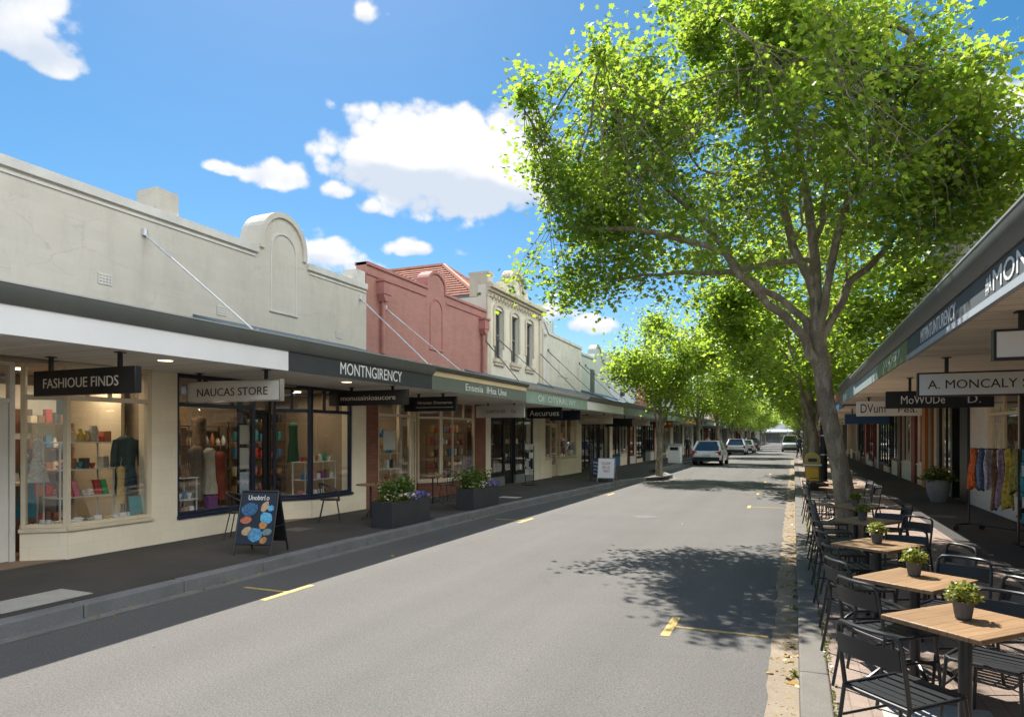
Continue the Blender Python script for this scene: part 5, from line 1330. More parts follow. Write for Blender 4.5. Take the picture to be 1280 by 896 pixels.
CHAIRS = [  # x, y, facing (degrees from +X), label
    (.52, 3.97, 44, 'black metal cafe chair with its back to the camera at the nearest table, kerb side'),
    (.585, 5.17, 36, 'black metal cafe chair on the kerb side of the second table, back towards the gutter'),
    (.53, 5.90, 24, 'black metal cafe chair on the kerb side just past the second table'),
    (.53, 6.60, 18, 'black metal cafe chair on the kerb side before the third table'),
    (.50, 7.55, 15, 'black metal cafe chair on the kerb side just past the third table'),
    (.49, 8.42, 12, 'black metal cafe chair on the kerb side before the fourth table'),
    (.48, 9.38, 14, 'black metal cafe chair on the kerb side just past the fourth table'),
    (.48, 10.25, 12, 'black metal cafe chair on the kerb side before the fifth table'),
    (.48, 11.2, 16, 'black metal cafe chair on the kerb side just before the plane tree trunk'),
    (1.10, 4.78, 243, 'black metal cafe chair on the shop side of the nearest table, facing the camera'),
    (1.32, 3.62, 172, 'black metal cafe chair cut by the right edge of the photo, nearest of all'),
    (1.21, 5.36, 204, 'black metal cafe chair on the shop side of the second table, turned to the kerb'),
    (1.13, 6.06, 240, 'black metal cafe chair behind the second table, its backrest catching the sky'),
    (1.15, 6.86, 205, 'black metal cafe chair on the shop side of the third table'),
    (1.03, 7.72, 258, 'black metal cafe chair behind the third table facing the camera'),
    (1.20, 9.05, 225, 'black metal cafe chair on the shop side of the fourth table'),
    (1.12, 9.9, 250, 'black metal cafe chair behind the fourth table facing the camera'),
    (1.24, 10.75, 190, 'black metal cafe chair on the shop side of the fifth table'),
]
for k, y in enumerate((14.5, 16.0)):
    o = ('sixth', 'seventh', 'eighth', 'ninth')[k]
    CHAIRS += [(.46, y - .15, 12, f'black metal cafe chair on the kerb side of the {o} table beyond the trunk'), (1.28, y + .1, 195, f'black metal cafe chair on the shop side of the {o} table beyond the trunk'),
               (.58, y + .62, -60, f'black metal cafe chair on the far side of the {o} table beyond the trunk')]
proto_c = None
for i, (x, y, a, lab) in enumerate(CHAIRS):
    if i == 0: proto_c = make_chair(lab, GC); t = proto_c; t.location = (x, y, GZ); t.rotation_euler = (0, 0, R(a - 90))
    else: dup(proto_c, (x, y, GZ), R(a - 90), lab, GC)
for o in COL.objects:
    if o.type == 'EMPTY' and o.name.startswith('cafe_chair'): o.scale = (.95, .95, .97)

m_pot = pm('grey_stone_pot', (.13, .125, .12), .75, .2, 12, bump=.3, bscale=60)
m_herb = leaf_mat('variegated_leaf', (.16, .20, .03), (.34, .34, .07), (.28, .34, .04), (.45, .45, .08), .4)
m_soil = MATS['soil']
def pot_plant(x, y, z, k, label):
    t = thing('potted_plant', label, 'plant', (x, y, z), 0, 'small plants on the cafe tables')
    m = MB().lathe(0, 0, [(.036, .001), (.040, .004), (.052, .085), (.054, .098), (.047, .098), (.045, .085), (.0, .085)], 20); m.build('pot', m_pot, t)
    r = np.random.RandomState(k); n = 420
    d = r.normal(size=(n, 3)); d[:, 2] = np.abs(d[:, 2]) * .9; d /= np.linalg.norm(d, axis=1)[:, None]
    p = d * (.03 + .052 * r.rand(n, 1) ** .5) * np.array([1.05, 1.05, 1.25]) + np.array([0, 0, .105])
    me = leaf_mesh('foliage', p, r.uniform(.014, .026, n), r, LEAF_LOW, m_herb, up=.5)
    o = bpy.data.objects.new('foliage', me); COL.objects.link(o); o.parent = t
    m = MB()
    for i in range(9):
        a = i * .7; m.tube([(0.01 * math.cos(a), .01 * math.sin(a), .08), (.05 * math.cos(a), .05 * math.sin(a), .16 + .02 * (i % 3))], .0022, 4)
    m.build('stem', pm('green_stem', (.08, .12, .03), .6, .2, 20), t)
TZ = GZ + .7505
pot_plant(.86, 4.33, TZ, 1, 'small yellow green plant in a grey pot on the nearest cafe table')
pot_plant(.80, 5.53, TZ, 2, 'small yellow green plant in a grey pot on the second cafe table')
pot_plant(.72, 7.06, TZ, 3, 'small plant in a grey pot on the third cafe table')
pot_plant(.76, 8.93, TZ, 4, 'small plant in a grey pot on the fourth cafe table')
pot_plant(.82, 10.72, TZ, 5, 'small plant in a grey pot on the fifth cafe table, before the trunk')

# left pavement: bistro chairs with bent arms and round tables
def bistro_chair(label, loc, rz):
    t = thing('bistro_chair', label, 'chair', loc, rz, 'black wire bistro chairs by the left shopfronts')
    m = MB().lathe(0, 0, [(.0, .445), (.19, .445), (.205, .45), (.205, .46), (.19, .466), (.0, .466)], 20); m.build('seat', m_chair, t)
    for s in (-1, 1):
        MB().tube([(s * .15, .13, .445), (s * .19, .2, .0)], .010, 6).build('leg', m_chair, t)
        MB().tube([(s * .15, -.13, .445), (s * .19, -.22, .0)], .010, 6).build('leg', m_chair, t)
    m = MB(); c = [(-.24, .17, .44), (-.25, .16, .62), (-.25, .02, .70)] + [(.25 * math.cos(R(a)), .02 + .25 * math.sin(R(a)) , .70 + .10 * math.sin(R(-a))) for a in range(190, 351, 20)] + [(.25, .02, .70), (.25, .16, .62), (.24, .17, .44)]
    m.tube(c, .012, 8); m.tube([(-.24, .17, .445), (-.15, .12, .445)], .01, 6); m.tube([(.24, .17, .445), (.15, .12, .445)], .01, 6); m.build('back_frame', m_chair, t)
    m = MB()
    for a in (230, 250, 270, 290, 310):
        x, y = .25 * math.cos(R(a)), .02 + .25 * math.sin(R(a)); m.tube([(x * .7, y * .72, .455), (x, y, .70 + .10 * math.sin(R(-a)))], .007, 6)
    m.build('backrest', m_chair, t)
def bistro_table(label, loc):
    t = thing('bistro_table', label, 'table', loc, 0, 'small round tables by the left shopfronts')
    MB().lathe(0, 0, [(.0, .715), (.30, .715), (.31, .72), (.31, .735), (.30, .74), (.0, .74)], 28).build('tabletop', pm('dark_timber_top', (.20, .125, .075), .5, .2, 6), t)
    MB().tube([(0, 0, .03), (0, 0, .713)], .022, 10).build('pedestal', m_chair, t)
    for k in range(3):
        a = k * 2.094 + .4; MB().tube([(0, 0, .2), (.16 * math.cos(a), .16 * math.sin(a), .13), (.27 * math.cos(a), .27 * math.sin(a), .012)], .012, 6).build('foot', m_chair, t)
LP = .1465
bistro_chair('black wire bistro chair beside the blue stone picture board', (-8.72, 8.62, LP), R(-60))
bistro_chair('black wire bistro chair left of the round table by the navy shop window', (-8.75, 11.05, LP), R(-50))
bistro_table('round dark timber table by the navy shop window, behind the first planter', (-8.25, 11.75, LP))
bistro_chair('black wire bistro chair right of the round table by the navy shop window', (-8.05, 12.45, LP), R(170))
bistro_table('round dark timber table in front of the pink brick shop', (-8.55, 14.9, LP))
bistro_chair('black wire bistro chair facing the round table before the pink brick shop', (-8.5, 15.65, LP), R(175))
bistro_chair('black wire bistro chair against the brown brick pier behind the second planter', (-8.7, 17.9, LP), R(-80))

# ================================================================== planters on the left kerb
m_planter = pm('charcoal_planter', (.032, .035, .042), .6, .2, 3, bump=.1, bscale=80, stain=.15)
m_shrub = leaf_mat('shrub_leaf', (.06, .11, .018), (.12, .17, .03), (.12, .2, .02), (.22, .3, .03), .35)
m_flower = leaf_mat('pansy_flower', (.78, .77, .72), (.78, .66, .22), (.3, .3, .25), (.3, .3, .1), .15)
m_flower_b = leaf_mat('blue_pansy', (.06, .10, .38), (.28, .22, .50), (.1, .1, .3), (.2, .2, .4), .15)
def planter(x0, x1, y0, y1, h, seed, shrub_h, label):
    cx, cy = (x0 + x1) / 2, (y0 + y1) / 2; a, b = (x1 - x0) / 2, (y1 - y0) / 2
    t = thing('planter_box', label, 'planter', (cx, cy, LP), 0, 'charcoal planter boxes along the left kerb')
    m = MB(); w = .035
    m.box(-a, a, -b, -b + w, .0, h); m.box(-a, a, b - w, b, .0, h); m.box(-a, -a + w, -b + w, b - w, .0, h); m.box(a - w, a, -b + w, b - w, .0, h); m.box(-a + w, a - w, -b + w, b - w, .001, .1)
    m.build('box', m_planter, t, bevel=.006)
    MB().box(-a + w, a - w, -b + w, b - w, h - .14, h - .05).build('soil', m_soil, t)
    r = np.random.RandomState(seed)
    P = []; S = []
    m = MB()
    for k in range(26):
        bx_, by_ = r.uniform(-a * .6, a * .6), r.uniform(-b * .85, b * .35)
        tx, ty, tz = bx_ * 1.5 + r.normal() * .06, by_ * 1.15 + r.normal() * .08, h + shrub_h * (.55 + .45 * r.rand()) * (1 - .35 * abs(by_ + b * .25) / b)
        m.tube([(bx_, by_, h - .06), ((bx_ + tx) / 2 + r.normal() * .02, (by_ + ty) / 2, h * .5 + tz * .5), (tx, ty, tz)], [.008, .006, .003], 5)
        n = 75; f = r.uniform(.15, 1.05, n)[:, None]
        P.append(np.array([bx_, by_, h - .05]) * (1 - f) + np.array([tx, ty, tz]) * f + r.normal(size=(n, 3)) * .055); S.append(r.uniform(.035, .07, n))
    m.build('stem', MATS['green_stem'], t)
    n = 420; P.append(np.stack([r.uniform(-a * 1.02, a * 1.05, n), r.uniform(-b, b * 1.02, n), h - .03 + np.abs(r.normal(size=n)) * .06], 1)); S.append(r.uniform(.03, .055, n))
    o = bpy.data.objects.new('shrub', leaf_mesh('shrub', np.vstack(P), np.concatenate(S), r, LEAF_LOW, m_shrub, up=.6)); COL.objects.link(o); o.parent = t
    DISK = np.array([(.5 * math.cos(q), .5 * math.sin(q)) for q in np.arange(0, 6.28, .785)])
    for nm, mt, n, y0_, y1_ in (('white_flowers', m_flower, 95, -b * .95, b * .45), ('blue_flowers', m_flower_b, 110, -b * .1, b * 1.0)):
        p = np.stack([a * (.1 + .98 * r.rand(n)), r.uniform(y0_, y1_, n), h + .03 + r.rand(n) * .11], 1)
        k = n // 4; p[:k, 0] = r.uniform(-a, a, k)
        p[:, 2] -= np.maximum(0, p[:, 0] - a * .9) * 1.0
        o = bpy.data.objects.new(nm, leaf_mesh(nm, p, r.uniform(.04, .07, n), r, DISK, mt, up=.4)); COL.objects.link(o); o.parent = t
planter(-7.46, -6.98, 10.65, 12.05, .50, 4, .46, 'charcoal planter box with tall leafy shrub and pansies, nearer the camera')
planter(-7.42, -6.96, 14.05, 15.5, .50, 9, .48, 'charcoal planter box with bushy shrub and blue flowers, farther one')

# large pot by the shops on the right
t = thing('large_pot', 'big grey urn planter with leafy plant against the right shopfronts', 'planter', (3.55, 20.7, .1445))
MB().lathe(0, 0, [(.17, .0), (.19, .03), (.19, .06), (.25, .2), (.285, .4), (.28, .52), (.30, .56), (.30, .60), (.26, .60), (.25, .54), (.0, .54)], 28).build('pot', pm('grey_glazed_urn', (.27, .28, .29), .55, .2, 4, stain=.2), t)
r = np.random.RandomState(31); n = 520
d = r.normal(size=(n, 3)); d[:, 2] = np.abs(d[:, 2]) * .8; d /= np.linalg.norm(d, axis=1)[:, None]
o = bpy.data.objects.new('foliage', leaf_mesh('foliage', d * (.12 + .26 * r.rand(n, 1)) * np.array([1.15, 1.15, 1]) + np.array([0, 0, .58]), r.uniform(.05, .10, n), r, LEAF_LOW, m_shrub, up=.4)); COL.objects.link(o); o.parent = t
n = 40; d = r.normal(size=(n, 3)); d[:, 2] = np.abs(d[:, 2]); d /= np.linalg.norm(d, axis=1)[:, None]
o = bpy.data.objects.new('flowers', leaf_mesh('flowers', d * .37 * np.array([1.1, 1.1, 1]) + np.array([0, 0, .6]), r.uniform(.04, .07, n), r, LEAF_LOW, leaf_mat('orange_flower', (.5, .25, .05), (.6, .45, .1), (.3, .2, .05), (.3, .2, .05), .2))); COL.objects.link(o); o.parent = t

# ================================================================== sandwich boards
m_navy_board = pm('dark_blue_board', (.018, .030, .050), .45, .2, 5)
def aboard(label, loc, rz, w, h, face, frame, spread=.28):
    t = thing('sandwich_board', label, 'sign', loc, rz, 'sandwich boards on the left pavement')
    th = math.atan2(spread, h)
    def P(x, z, off=0.0): return (x, -spread + (z / h) * spread * .96 - off, z)
    for s in (-1, 1):
        MB().tube([(s * w / 2, -spread, 0), (s * w / 2, -.012, h)], .014, 6).build('leg', frame, t)
        MB().tube([(s * w / 2, spread, 0), (s * w / 2, .012, h)], .014, 6).build('leg', frame, t)
    m = MB(); m.tube([(-w / 2, 0, h), (w / 2, 0, h)], .018, 6); m.build('crossbar', frame, t)
    for q in (-1, 1): MB().tube([(-w / 2, q * spread * .83, .17 * h), (w / 2, q * spread * .83, .17 * h)], .012, 6).build('crossbar', frame, t)
    MB().tube([(w / 2 + .006, -.17, h * .45), (w / 2 + .006, .17, h * .45)], .006, 5).build('stay', frame, t)
    m = MB(); z0, z1 = .18 * h, .985 * h
    def panel(sg):
        V = []
        for x in (-w / 2 + .012, w / 2 - .012):
            for z in (z0, z1):
                for o in (-.006, .006): V.append((x, sg * (spread * (1 - z / h) + o), z))
        m.add(V, [(0, 1, 3, 2), (4, 6, 7, 5), (0, 4, 5, 1), (2, 3, 7, 6), (0, 2, 6, 4), (1, 5, 7, 3)])
    panel(1); m.build('back_panel', frame, t)
    m = MB(); panel(-1); f = m.build('face_panel', face, t)
    up = Vector((0, spread, h)).normalized(); nn = Vector((1, 0, 0)).cross(up)
    def at(u, v): # u across 0..1, v up 0..1 on the front face
        z = z0 + (z1 - z0) * v
        return Vector((-w / 2 + w * u, -spread * (1 - z / h), z)) + nn * .009
    return t, f, at, up, nn
t, f, at, up, nn = aboard('dark sandwich board with blue stone pictures and white word Unobtrlo', (-7.40, 7.72, LP), R(16), .58, .92, m_navy_board, m_fr_black)
m = MB(); m.text('Unobtrl.o', at(.2, .845), (1, 0, 0), up, .33, .075, .003); m.build('lettering', m_letter, f)
def pebble(mat, u, v, ru, rv, rot=0, n=18, seed=0):
    q = random.Random(seed); m = MB(); c = at(u, v); X = Vector((1, 0, 0))
    pts = []
    for i in range(n):
        a = 2 * math.pi * i / n; k = 1 + q.uniform(-.09, .09)
        dx, dy = ru * math.cos(a) * k, rv * math.sin(a) * k
        pts.append(c + X * (dx * math.cos(rot) - dy * math.sin(rot)) + up * (dx * math.sin(rot) + dy * math.cos(rot)))
    V = [tuple(p) for p in pts] + [tuple(p + nn * .003) for p in pts]
    m.add(V, [tuple(range(n, 2 * n))] + [(i, (i + 1) % n, n + (i + 1) % n, n + i) for i in range(n)]); m.build('picture', mat, f)
m_blue1 = pm('blue_stone_print', (.10, .30, .52), .4, .6, 22); m_blue2 = pm('sky_blue_print', (.12, .42, .66), .4, .45, 30); m_dblue = pm('deep_blue_print', (.05, .14, .28), .4, .8, 38)
m_amber = pm('amber_print', (.52, .24, .07), .4, .5, 34); m_tan = pm('tan_print', (.50, .36, .22), .4, .3, 28); m_rust = pm('rust_print', (.50, .16, .08), .4, .8, 40)
pebble(m_dblue, .28, .66, .135, .10, .05, seed=1, n=9); pebble(m_tan, .68, .72, .05, .085, -.5, seed=2); pebble(m_blue2, .85, .69, .05, .045, 0, seed=3)
pebble(m_blue2, .76, .50, .095, .088, 0, seed=4); pebble(m_rust, .22, .45, .085, .055, .1, seed=5); pebble(m_amber, .70, .36, .062, .058, .2, seed=6)
pebble(m_tan, .28, .24, .085, .062, .5, seed=7); pebble(m_blue1, .52, .17, .115, .105, 0, seed=8); pebble(m_amber, .76, .07, .06, .045, .6, seed=9); pebble(pm('grey_green_print', (.16, .24, .24), .4, .4, 20), .83, .23, .075, .05, .2, seed=10)
t, f, at, up, nn = aboard('dark blue chalk sandwich board with four lines of pale writing', (-7.05, 25.3, LP), R(8), .62, .86, pm('chalk_board', (.012, .02, .032), .6, .2, 5), m_fr_black)
for i, s in enumerate(('Moni Sot', 'Namoc', 'Allosote', 'Meaoc Vi')):
    m = MB(); m.text(s, at(.18 + .04 * (i % 2), .76 - i * .2), (1, 0, 0), up, .38 - .05 * (i % 2), .085, .003); m.build('lettering', pm('chalk', (.50, .58, .62), .8, .3, 30), f)
t, f, at, up, nn = aboard('white sandwich board with three lines of red writing', (-6.62, 24.9, LP), R(4), .64, .90, m_white_fascia, pm('grey_aluminium', (.25, .27, .29), .4, .1, 6, metal=.6))
for i, s in enumerate(('OLAIW', 'UEL OL', 'VEO')):
    m = MB(); m.text(s, at(.2 + .06 * (i % 3), .68 - i * .2), (1, 0, 0), up, .36 - .05 * i, .11, .003); m.build('lettering', pm('red_lettering', (.45, .05, .05), .6, .3, 12), f)

# ================================================================== right kerb: bin and pole
t = thing('litter_bin', 'yellow litter bin with domed hood on the right kerb beside the black pole', 'bin', (.56, 23.6, .1465))
m_binyel = pm('yellow_bin_paint', (.72, .42, .03), .45, .12, 5, stain=.15); m_binolive = pm('olive_bin_hood', (.42, .33, .09), .5, .15, 5, stain=.2)
MB().box(-.19, .19, -.20, .20, .02, .80).build('body', m_binyel, t, bevel=.02)
m = MB(); m.prism([(-.24, .86), (.24, .86), (.24, 1.02), (.18, 1.16), (.08, 1.22), (-.08, 1.22), (-.18, 1.16), (-.24, 1.02)], 'xz', -.25, .25); m.build('hood', m_binolive, t, bevel=.015)
m = MB(); m.box(-.27, .27, -.27, .27, .805, .855); m.build('rim', m_gutter_edge, t)
m = MB(); m.box(-.13, .13, -.256, -.2505, .93, 1.04); m.build('opening', m_fr_black, t)
t = thing('bollard_post', 'thick black pole with two pale bands beside the yellow bin', 'pole', (.95, 25.0, .1465))
m = MB().lathe(0, 0, [(.16, 0), (.16, .2), (.115, .25), (.105, 2.45), (.12, 2.5), (.12, 2.55), (.05, 2.62)], 18); m.build('pole', m_fr_black, t)
m = MB()
for z in (1.1, 1.75): m.lathe(0, 0, [(.1145, z), (.1145, z + .05)], 18)
m.build('band', m_gutter_edge, t)
t = thing('litter_bin', 'pale grey square litter bin by the left shopfronts, beyond the kerb bulge tree', 'bin', (-7.05, 43.5, LP))
MB().box(-.4, .4, -.4, .4, .02, 1.15).build('body', m_white_fascia, t, bevel=.03); m = MB(); m.box(-.44, .44, -.44, .44, 1.152, 1.25); m.build('hood', m_gutter_edge, t); MB().box(-.26, .26, -.408, -.4015, .85, 1.05).build('opening', m_fr_black, t)

# brochure stand on the left pavement
t = thing('brochure_stand', 'narrow stand of pale and dark brochures before the black shopfront', 'stand', (-8.75, 22.2, LP))
m = MB(); m.tube([(-.16, 0, .03), (-.16, 0, 1.4)], .014, 6); m.tube([(.16, 0, .03), (.16, 0, 1.4)], .014, 6); m.box(-.22, .22, -.18, .18, .0, .03)
for z in (.35, .65, .95, 1.25): m.box(-.16, .16, -.09, .0, z, z + .012)
m.build('frame', m_fr_black, t)
for i, z in enumerate((.362, .662, .962, 1.262)):
    for j in range(2):
        m = MB().box(-.145 + j * .15, -.005 + j * .15, -.07, -.05, z, z + .21); m.build('brochure', [m_sign_white, m_sign_grey, m_navy_board][(i + j) % 3], t)

# ================================================================== clothes rail and card rack on the right pavement
m_rail = pm('black_rail', (.018, .018, .02), .4, .15, 8)
RX, RY0, RZ0 = 3.2, 14.0, .1445
t = thing('clothes_rail', 'black wheeled clothes rail hung with scarves outside the right shops', 'rail', (RX + .55, RY0 + .55, RZ0), 0, None, world=True)
RA, RB = (3.02, 14.75), (4.05, 13.35)      # the rail runs slantwise before the shop
m = MB()
for p in (RA, RB): m.tube([(p[0], p[1], RZ0 + .12), (p[0], p[1], RZ0 + 1.52)], .016, 8)
m.tube([(RA[0], RA[1], RZ0 + 1.52), (RB[0], RB[1], RZ0 + 1.52)], .016, 8); m.tube([(RA[0], RA[1], RZ0 + .13), (RB[0], RB[1], RZ0 + .13)], .018, 8)
for p in (RA, RB): m.tube([(p[0] - .24, p[1] - .17, RZ0 + .12), (p[0] + .24, p[1] + .17, RZ0 + .12)], .02, 8)
m.build('frame', m_rail, t)
for p in (RA, RB):
    for s in (-1, 1):
        x, y = p[0] + s * .24, p[1] + s * .17; m = MB(); m.frame((x - .03, y), (x + .03, y + .0001)); m.fr = None
        m.tube([(x, y - .018, RZ0 + .05), (x, y + .018, RZ0 + .05)], .05, 14); m.tube([(x, y, RZ0 + .05), (x, y, RZ0 + .12)], .012, 6); m.build('castor', m_rail, t)
SC = [('orange and red', (.55, .12, .03)), ('blue and grey', (.10, .16, .26)), ('pale lilac', (.42, .38, .46)), ('brown', (.22, .13, .08)), ('mauve', (.28, .2, .28)), ('mustard', (.48, .36, .06)), ('olive', (.28, .26, .07)), ('teal', (.05, .28, .36)),
      ('lime', (.40, .42, .08)), ('pale cream', (.58, .54, .40)), ('dark red', (.30, .04, .04)), ('turquoise', (.06, .36, .44))]
for i, (nm, c) in enumerate(SC):
    f = .06 + i * .078; x = RA[0] + (RB[0] - RA[0]) * f; y = RA[1] + (RB[1] - RA[1]) * f
    ln = rnd.uniform(.65, 1.1); w = rnd.uniform(.05, .085); m = MB(); V = []; K = 12; n = 16
    for k in range(K + 1):
        fz = k / K; z = RZ0 + 1.54 - ln * fz
        for j in range(n):
            a = 2 * math.pi * j / n; rr = (1 + .30 * math.sin(a * 3 + i) + .12 * math.sin(a * 5 + k * .5)) * (.45 + .75 * fz ** .6)
            V.append((x + w * rr * math.cos(a) * .9 + .012 * math.sin(k * .6 + i), y + w * rr * math.sin(a) * .7, z + (.05 * math.sin(a * 2 + i) if k == K else 0)))
    F = [(k * n + j, k * n + (j + 1) % n, (k + 1) * n + (j + 1) % n, (k + 1) * n + j) for k in range(K) for j in range(n)] + [tuple(range(n)), tuple(range(K * n, K * n + n))]
    m.add(V, F)
    solo(m, 'scarf', pm(f'scarf_{nm.replace(" ", "_")}', c, .9, .75, 18, bump=.2, bscale=80), f'{nm} patterned scarf hanging on the black clothes rail', 'scarf', 'scarves hanging on the clothes rail', base=(x, y, RZ0 + 1.54 - ln))
t = thing('card_rack', 'tall dark rack of blue and grey cards at the right edge of the photo', 'rack', (3.55, 12.95, RZ0))
m = MB(); m.box(-.25, .25, -.2, .2, 0, .04)
for s in (-1, 1): m.box(s * .23 - .012, s * .23 + .012, -.02, .02, .04, 1.55)
for z in (.35, .6, .85, 1.1, 1.35): m.box(-.217, .217, -.1, .02, z, z + .015)
m.build('frame', m_rail, t)
for i, z in enumerate((.365, .615, .865, 1.115, 1.365)):
    for j in range(3): MB().box(-.20 + j * .14, -.08 + j * .14, -.075, -.06, z + .001, z + .17).build('card', [pm('turquoise_card', (.06, .34, .46), .5, .3, 9), m_sign_grey, m_sign_white, m_navy_board][(i * 2 + j) % 4], t)

# ================================================================== goods in the shop windows
def gm(name, c, var=.25, sc=14): return pm(name, c, .7, var, sc)
GOODS = {'red': (.50, .05, .045), 'cream': (.70, .60, .42), 'mustard': (.55, .40, .10), 'green': (.06, .36, .12), 'blue': (.06, .22, .42), 'white': (.75, .75, .73), 'terracotta': (.45, .17, .08), 'pink': (.60, .20, .24),
         'dark': (.05, .045, .05), 'teal': (.04, .30, .34), 'brown': (.24, .13, .07), 'purple': (.22, .07, .24), 'grey': (.36, .36, .36), 'gold': (.55, .38, .14), 'patterned': (.48, .46, .38)}
def col(c, k=''): return pm(f'{c}_goods{k}', GOODS[c], .65, .55 if c == 'patterned' else .22, 30 if c == 'patterned' else 9)
def vase(x, y, z, r, h, c, label, grp, kind='vase'):
    P = {'vase': [(.5, 0), (.8, .2), (1, .45), (.75, .72), (.42, .86), (.5, 1.0), (.38, 1.0), (.3, .86), (0, .8)], 'bowl': [(.4, 0), (.45, .08), (.85, .5), (1, 1.0), (.92, 1.0), (.75, .5), (0, .15)],
         'jar': [(.85, 0), (1, .05), (1, .75), (.8, .85), (.8, 1.0), (0, 1.0)], 'bag': [(.9, 0), (1, .1), (1.02, .5), (.7, .8), (.4, .86), (.62, 1.0), (.0, .95)], 'cone': [(1, 0), (.9, .1), (.55, .6), (.2, .95), (0, 1.0)]}[kind]
    m = MB().lathe(0, 0, [(a * r, b * h) for a, b in P], 14)
    nm = {'vase': 'vase', 'bowl': 'bowl', 'jar': 'jar', 'bag': 'pouch', 'cone': 'figurine'}[kind]
    o = m.build(nm, col(c), None); o.location = (x, y, z + .001); tag(o, label, nm, grp)
def card(x, y, z, w, h, d, c, label, grp, nm='book', lean=.18, rz=0.0):
    """a thin upright book or card that leans back, its face to the street"""
    m = MB()
    V = [(0, -w / 2, 0), (0, w / 2, 0), (-lean * h, w / 2, h), (-lean * h, -w / 2, h), (-d, -w / 2, 0), (-d, w / 2, 0), (-lean * h - d, w / 2, h), (-lean * h - d, -w / 2, h)]
    m.add(V, [(0, 1, 2, 3), (7, 6, 5, 4), (0, 4, 5, 1), (1, 5, 6, 2), (2, 6, 7, 3), (3, 7, 4, 0)])
    o = m.build(nm, col(c), None); o.location = (x, y, z + .001); o.rotation_euler = (0, 0, rz); tag(o, label, nm, grp)
def crate(x, y, z, w, l, h, c, label, grp, nm='box', lid=True):
    m = MB().box(-w / 2, w / 2, -l / 2, l / 2, 0, h)
    o = m.build(nm, col(c), None, bevel=.008); o.location = (x, y, z + .001); tag(o, label, nm, grp)
def shelf_unit(x0, x1, y0, y1, zs, mat, label, z0=.158, back=False, nm='shelf_unit'):
    t = thing(nm, label, 'shelf', ((x0 + x1) / 2, (y0 + y1) / 2, z0), 0, None, world=True)
    m = MB()
    for x in (x0, x1 - .02):
        for y in (y0, y1 - .02): m.box(x, x + .02, y, y + .02, z0, max(zs))
    m.build('frame', mat, t)
    for z in zs: MB().box(x0 - .01, x1 + .01, y0 - .01, y1 + .01, z - .018, z + (0.0)).build('shelf', mat, t) if z != max(zs) else MB().box(x0 - .012, x1 + .012, y0 - .012, y1 + .012, z + .0005, z + .018).build('shelf', mat, t)
    return t
def garment(x, y, ztop, h, w, hem, c, label, grp, nm='dress', rz=0.0, sleeves=False, depth=.10, stand=True):
    """shoulders, waist and a rippling hem, on its own slim stand or hanger"""
    t = thing(nm, label, 'clothing', (x, y, ztop - h), rz, grp)
    m = MB(); n = 28; K = 14; V = []
    for k in range(K + 1):
        f = k / K; z = h * (1 - f)
        if f < .06: ww = w * (.35 + f * 9); dd = depth * .7
        elif f < .4: ww = w * (1 - .25 * (f - .06) / .34); dd = depth
        else: ww = w * .75 + (hem - w * .75) * ((f - .4) / .6) ** .8; dd = depth * (1 + .6 * (f - .4))
        for j in range(n):
            a = 2 * math.pi * j / n; rp = 1 + .16 * max(0, f - .3) * math.sin(a * 7 + x * 9) + .05 * math.sin(a * 3 + k)
            V.append((dd * rp * math.cos(a), ww / 2 * rp * math.sin(a), z))
    F = [(k * n + j, k * n + (j + 1) % n, (k + 1) * n + (j + 1) % n, (k + 1) * n + j) for k in range(K) for j in range(n)] + [tuple(range(n)), tuple(range(K * n, K * n + n))]
    m.add(V, F); m.build('cloth', col(c, '_cloth') if isinstance(c, str) else c, t, angle=70)
    if sleeves:
        for s in (-1, 1): MB().tube([(0, s * w * .44, h * .93), (.02, s * w * .56, h * .72), (.03, s * w * .60, h * .48)], [w * .10, w * .11, w * .10], 10).build('sleeve', col(c, '_cloth') if isinstance(c, str) else c, t, angle=70)
    m = MB(); m.tube([(0, 0, h * .98), (0, 0, h + .07), (.03, 0, h + .11), (.0, 0, h + .14)], .006, 6); m.tube([(0, -w * .3, h * .955), (0, 0, h * 1.0), (0, w * .3, h * .955)], .008, 6); m.build('hanger', m_steel, t)
    if stand: MB().tube([(0, 0, -(ztop - h - .16)), (0, 0, .02)], .012, 6).build('stand', m_steel, t)
    return t
WG = 'small goods in the fashion shop window'
# --- fashion shop
m_white_metal = pm('white_metal_shelf', (.62, .64, .62), .4, .06, 6)
shelf_unit(-10.42, -10.02, 6.42, 7.28, (.98, 1.40, 1.79), m_white_metal, 'white metal three tier shelf unit in the fashion shop window')
y = 6.46
for i, (kd, c, r, h, l) in enumerate((('book', 'brown', .11, .26, 'brown album leaning at the left end of the top window shelf'), ('book', 'cream', .1, .22, 'cream album on the top window shelf'), ('bag', 'cream', .055, .18, 'cream cloth pouch on the top window shelf'),
        ('bag', 'mustard', .055, .2, 'mustard cloth pouch on the top window shelf'), ('bag', 'gold', .05, .17, 'gold pouch on the top window shelf'), ('jar', 'patterned', .075, .25, 'patterned hat box on the top window shelf'), ('box', 'red', .1, .09, 'low red case on the top window shelf'), ('box', 'terracotta', .1, .17, 'terracotta handbag at the right end of the top window shelf'))):
    yy = 6.50 + i * .105
    if kd == 'book': card(-10.1, yy, 1.81, .10, h, .03, c, l, WG, lean=.3)
    elif kd == 'box': crate(-10.18, yy, 1.81, .14, .12, h, c, l, WG, 'case' if c == 'red' else 'handbag')
    else: vase(-10.16, yy, 1.81, r, h, c, l, WG, kd)
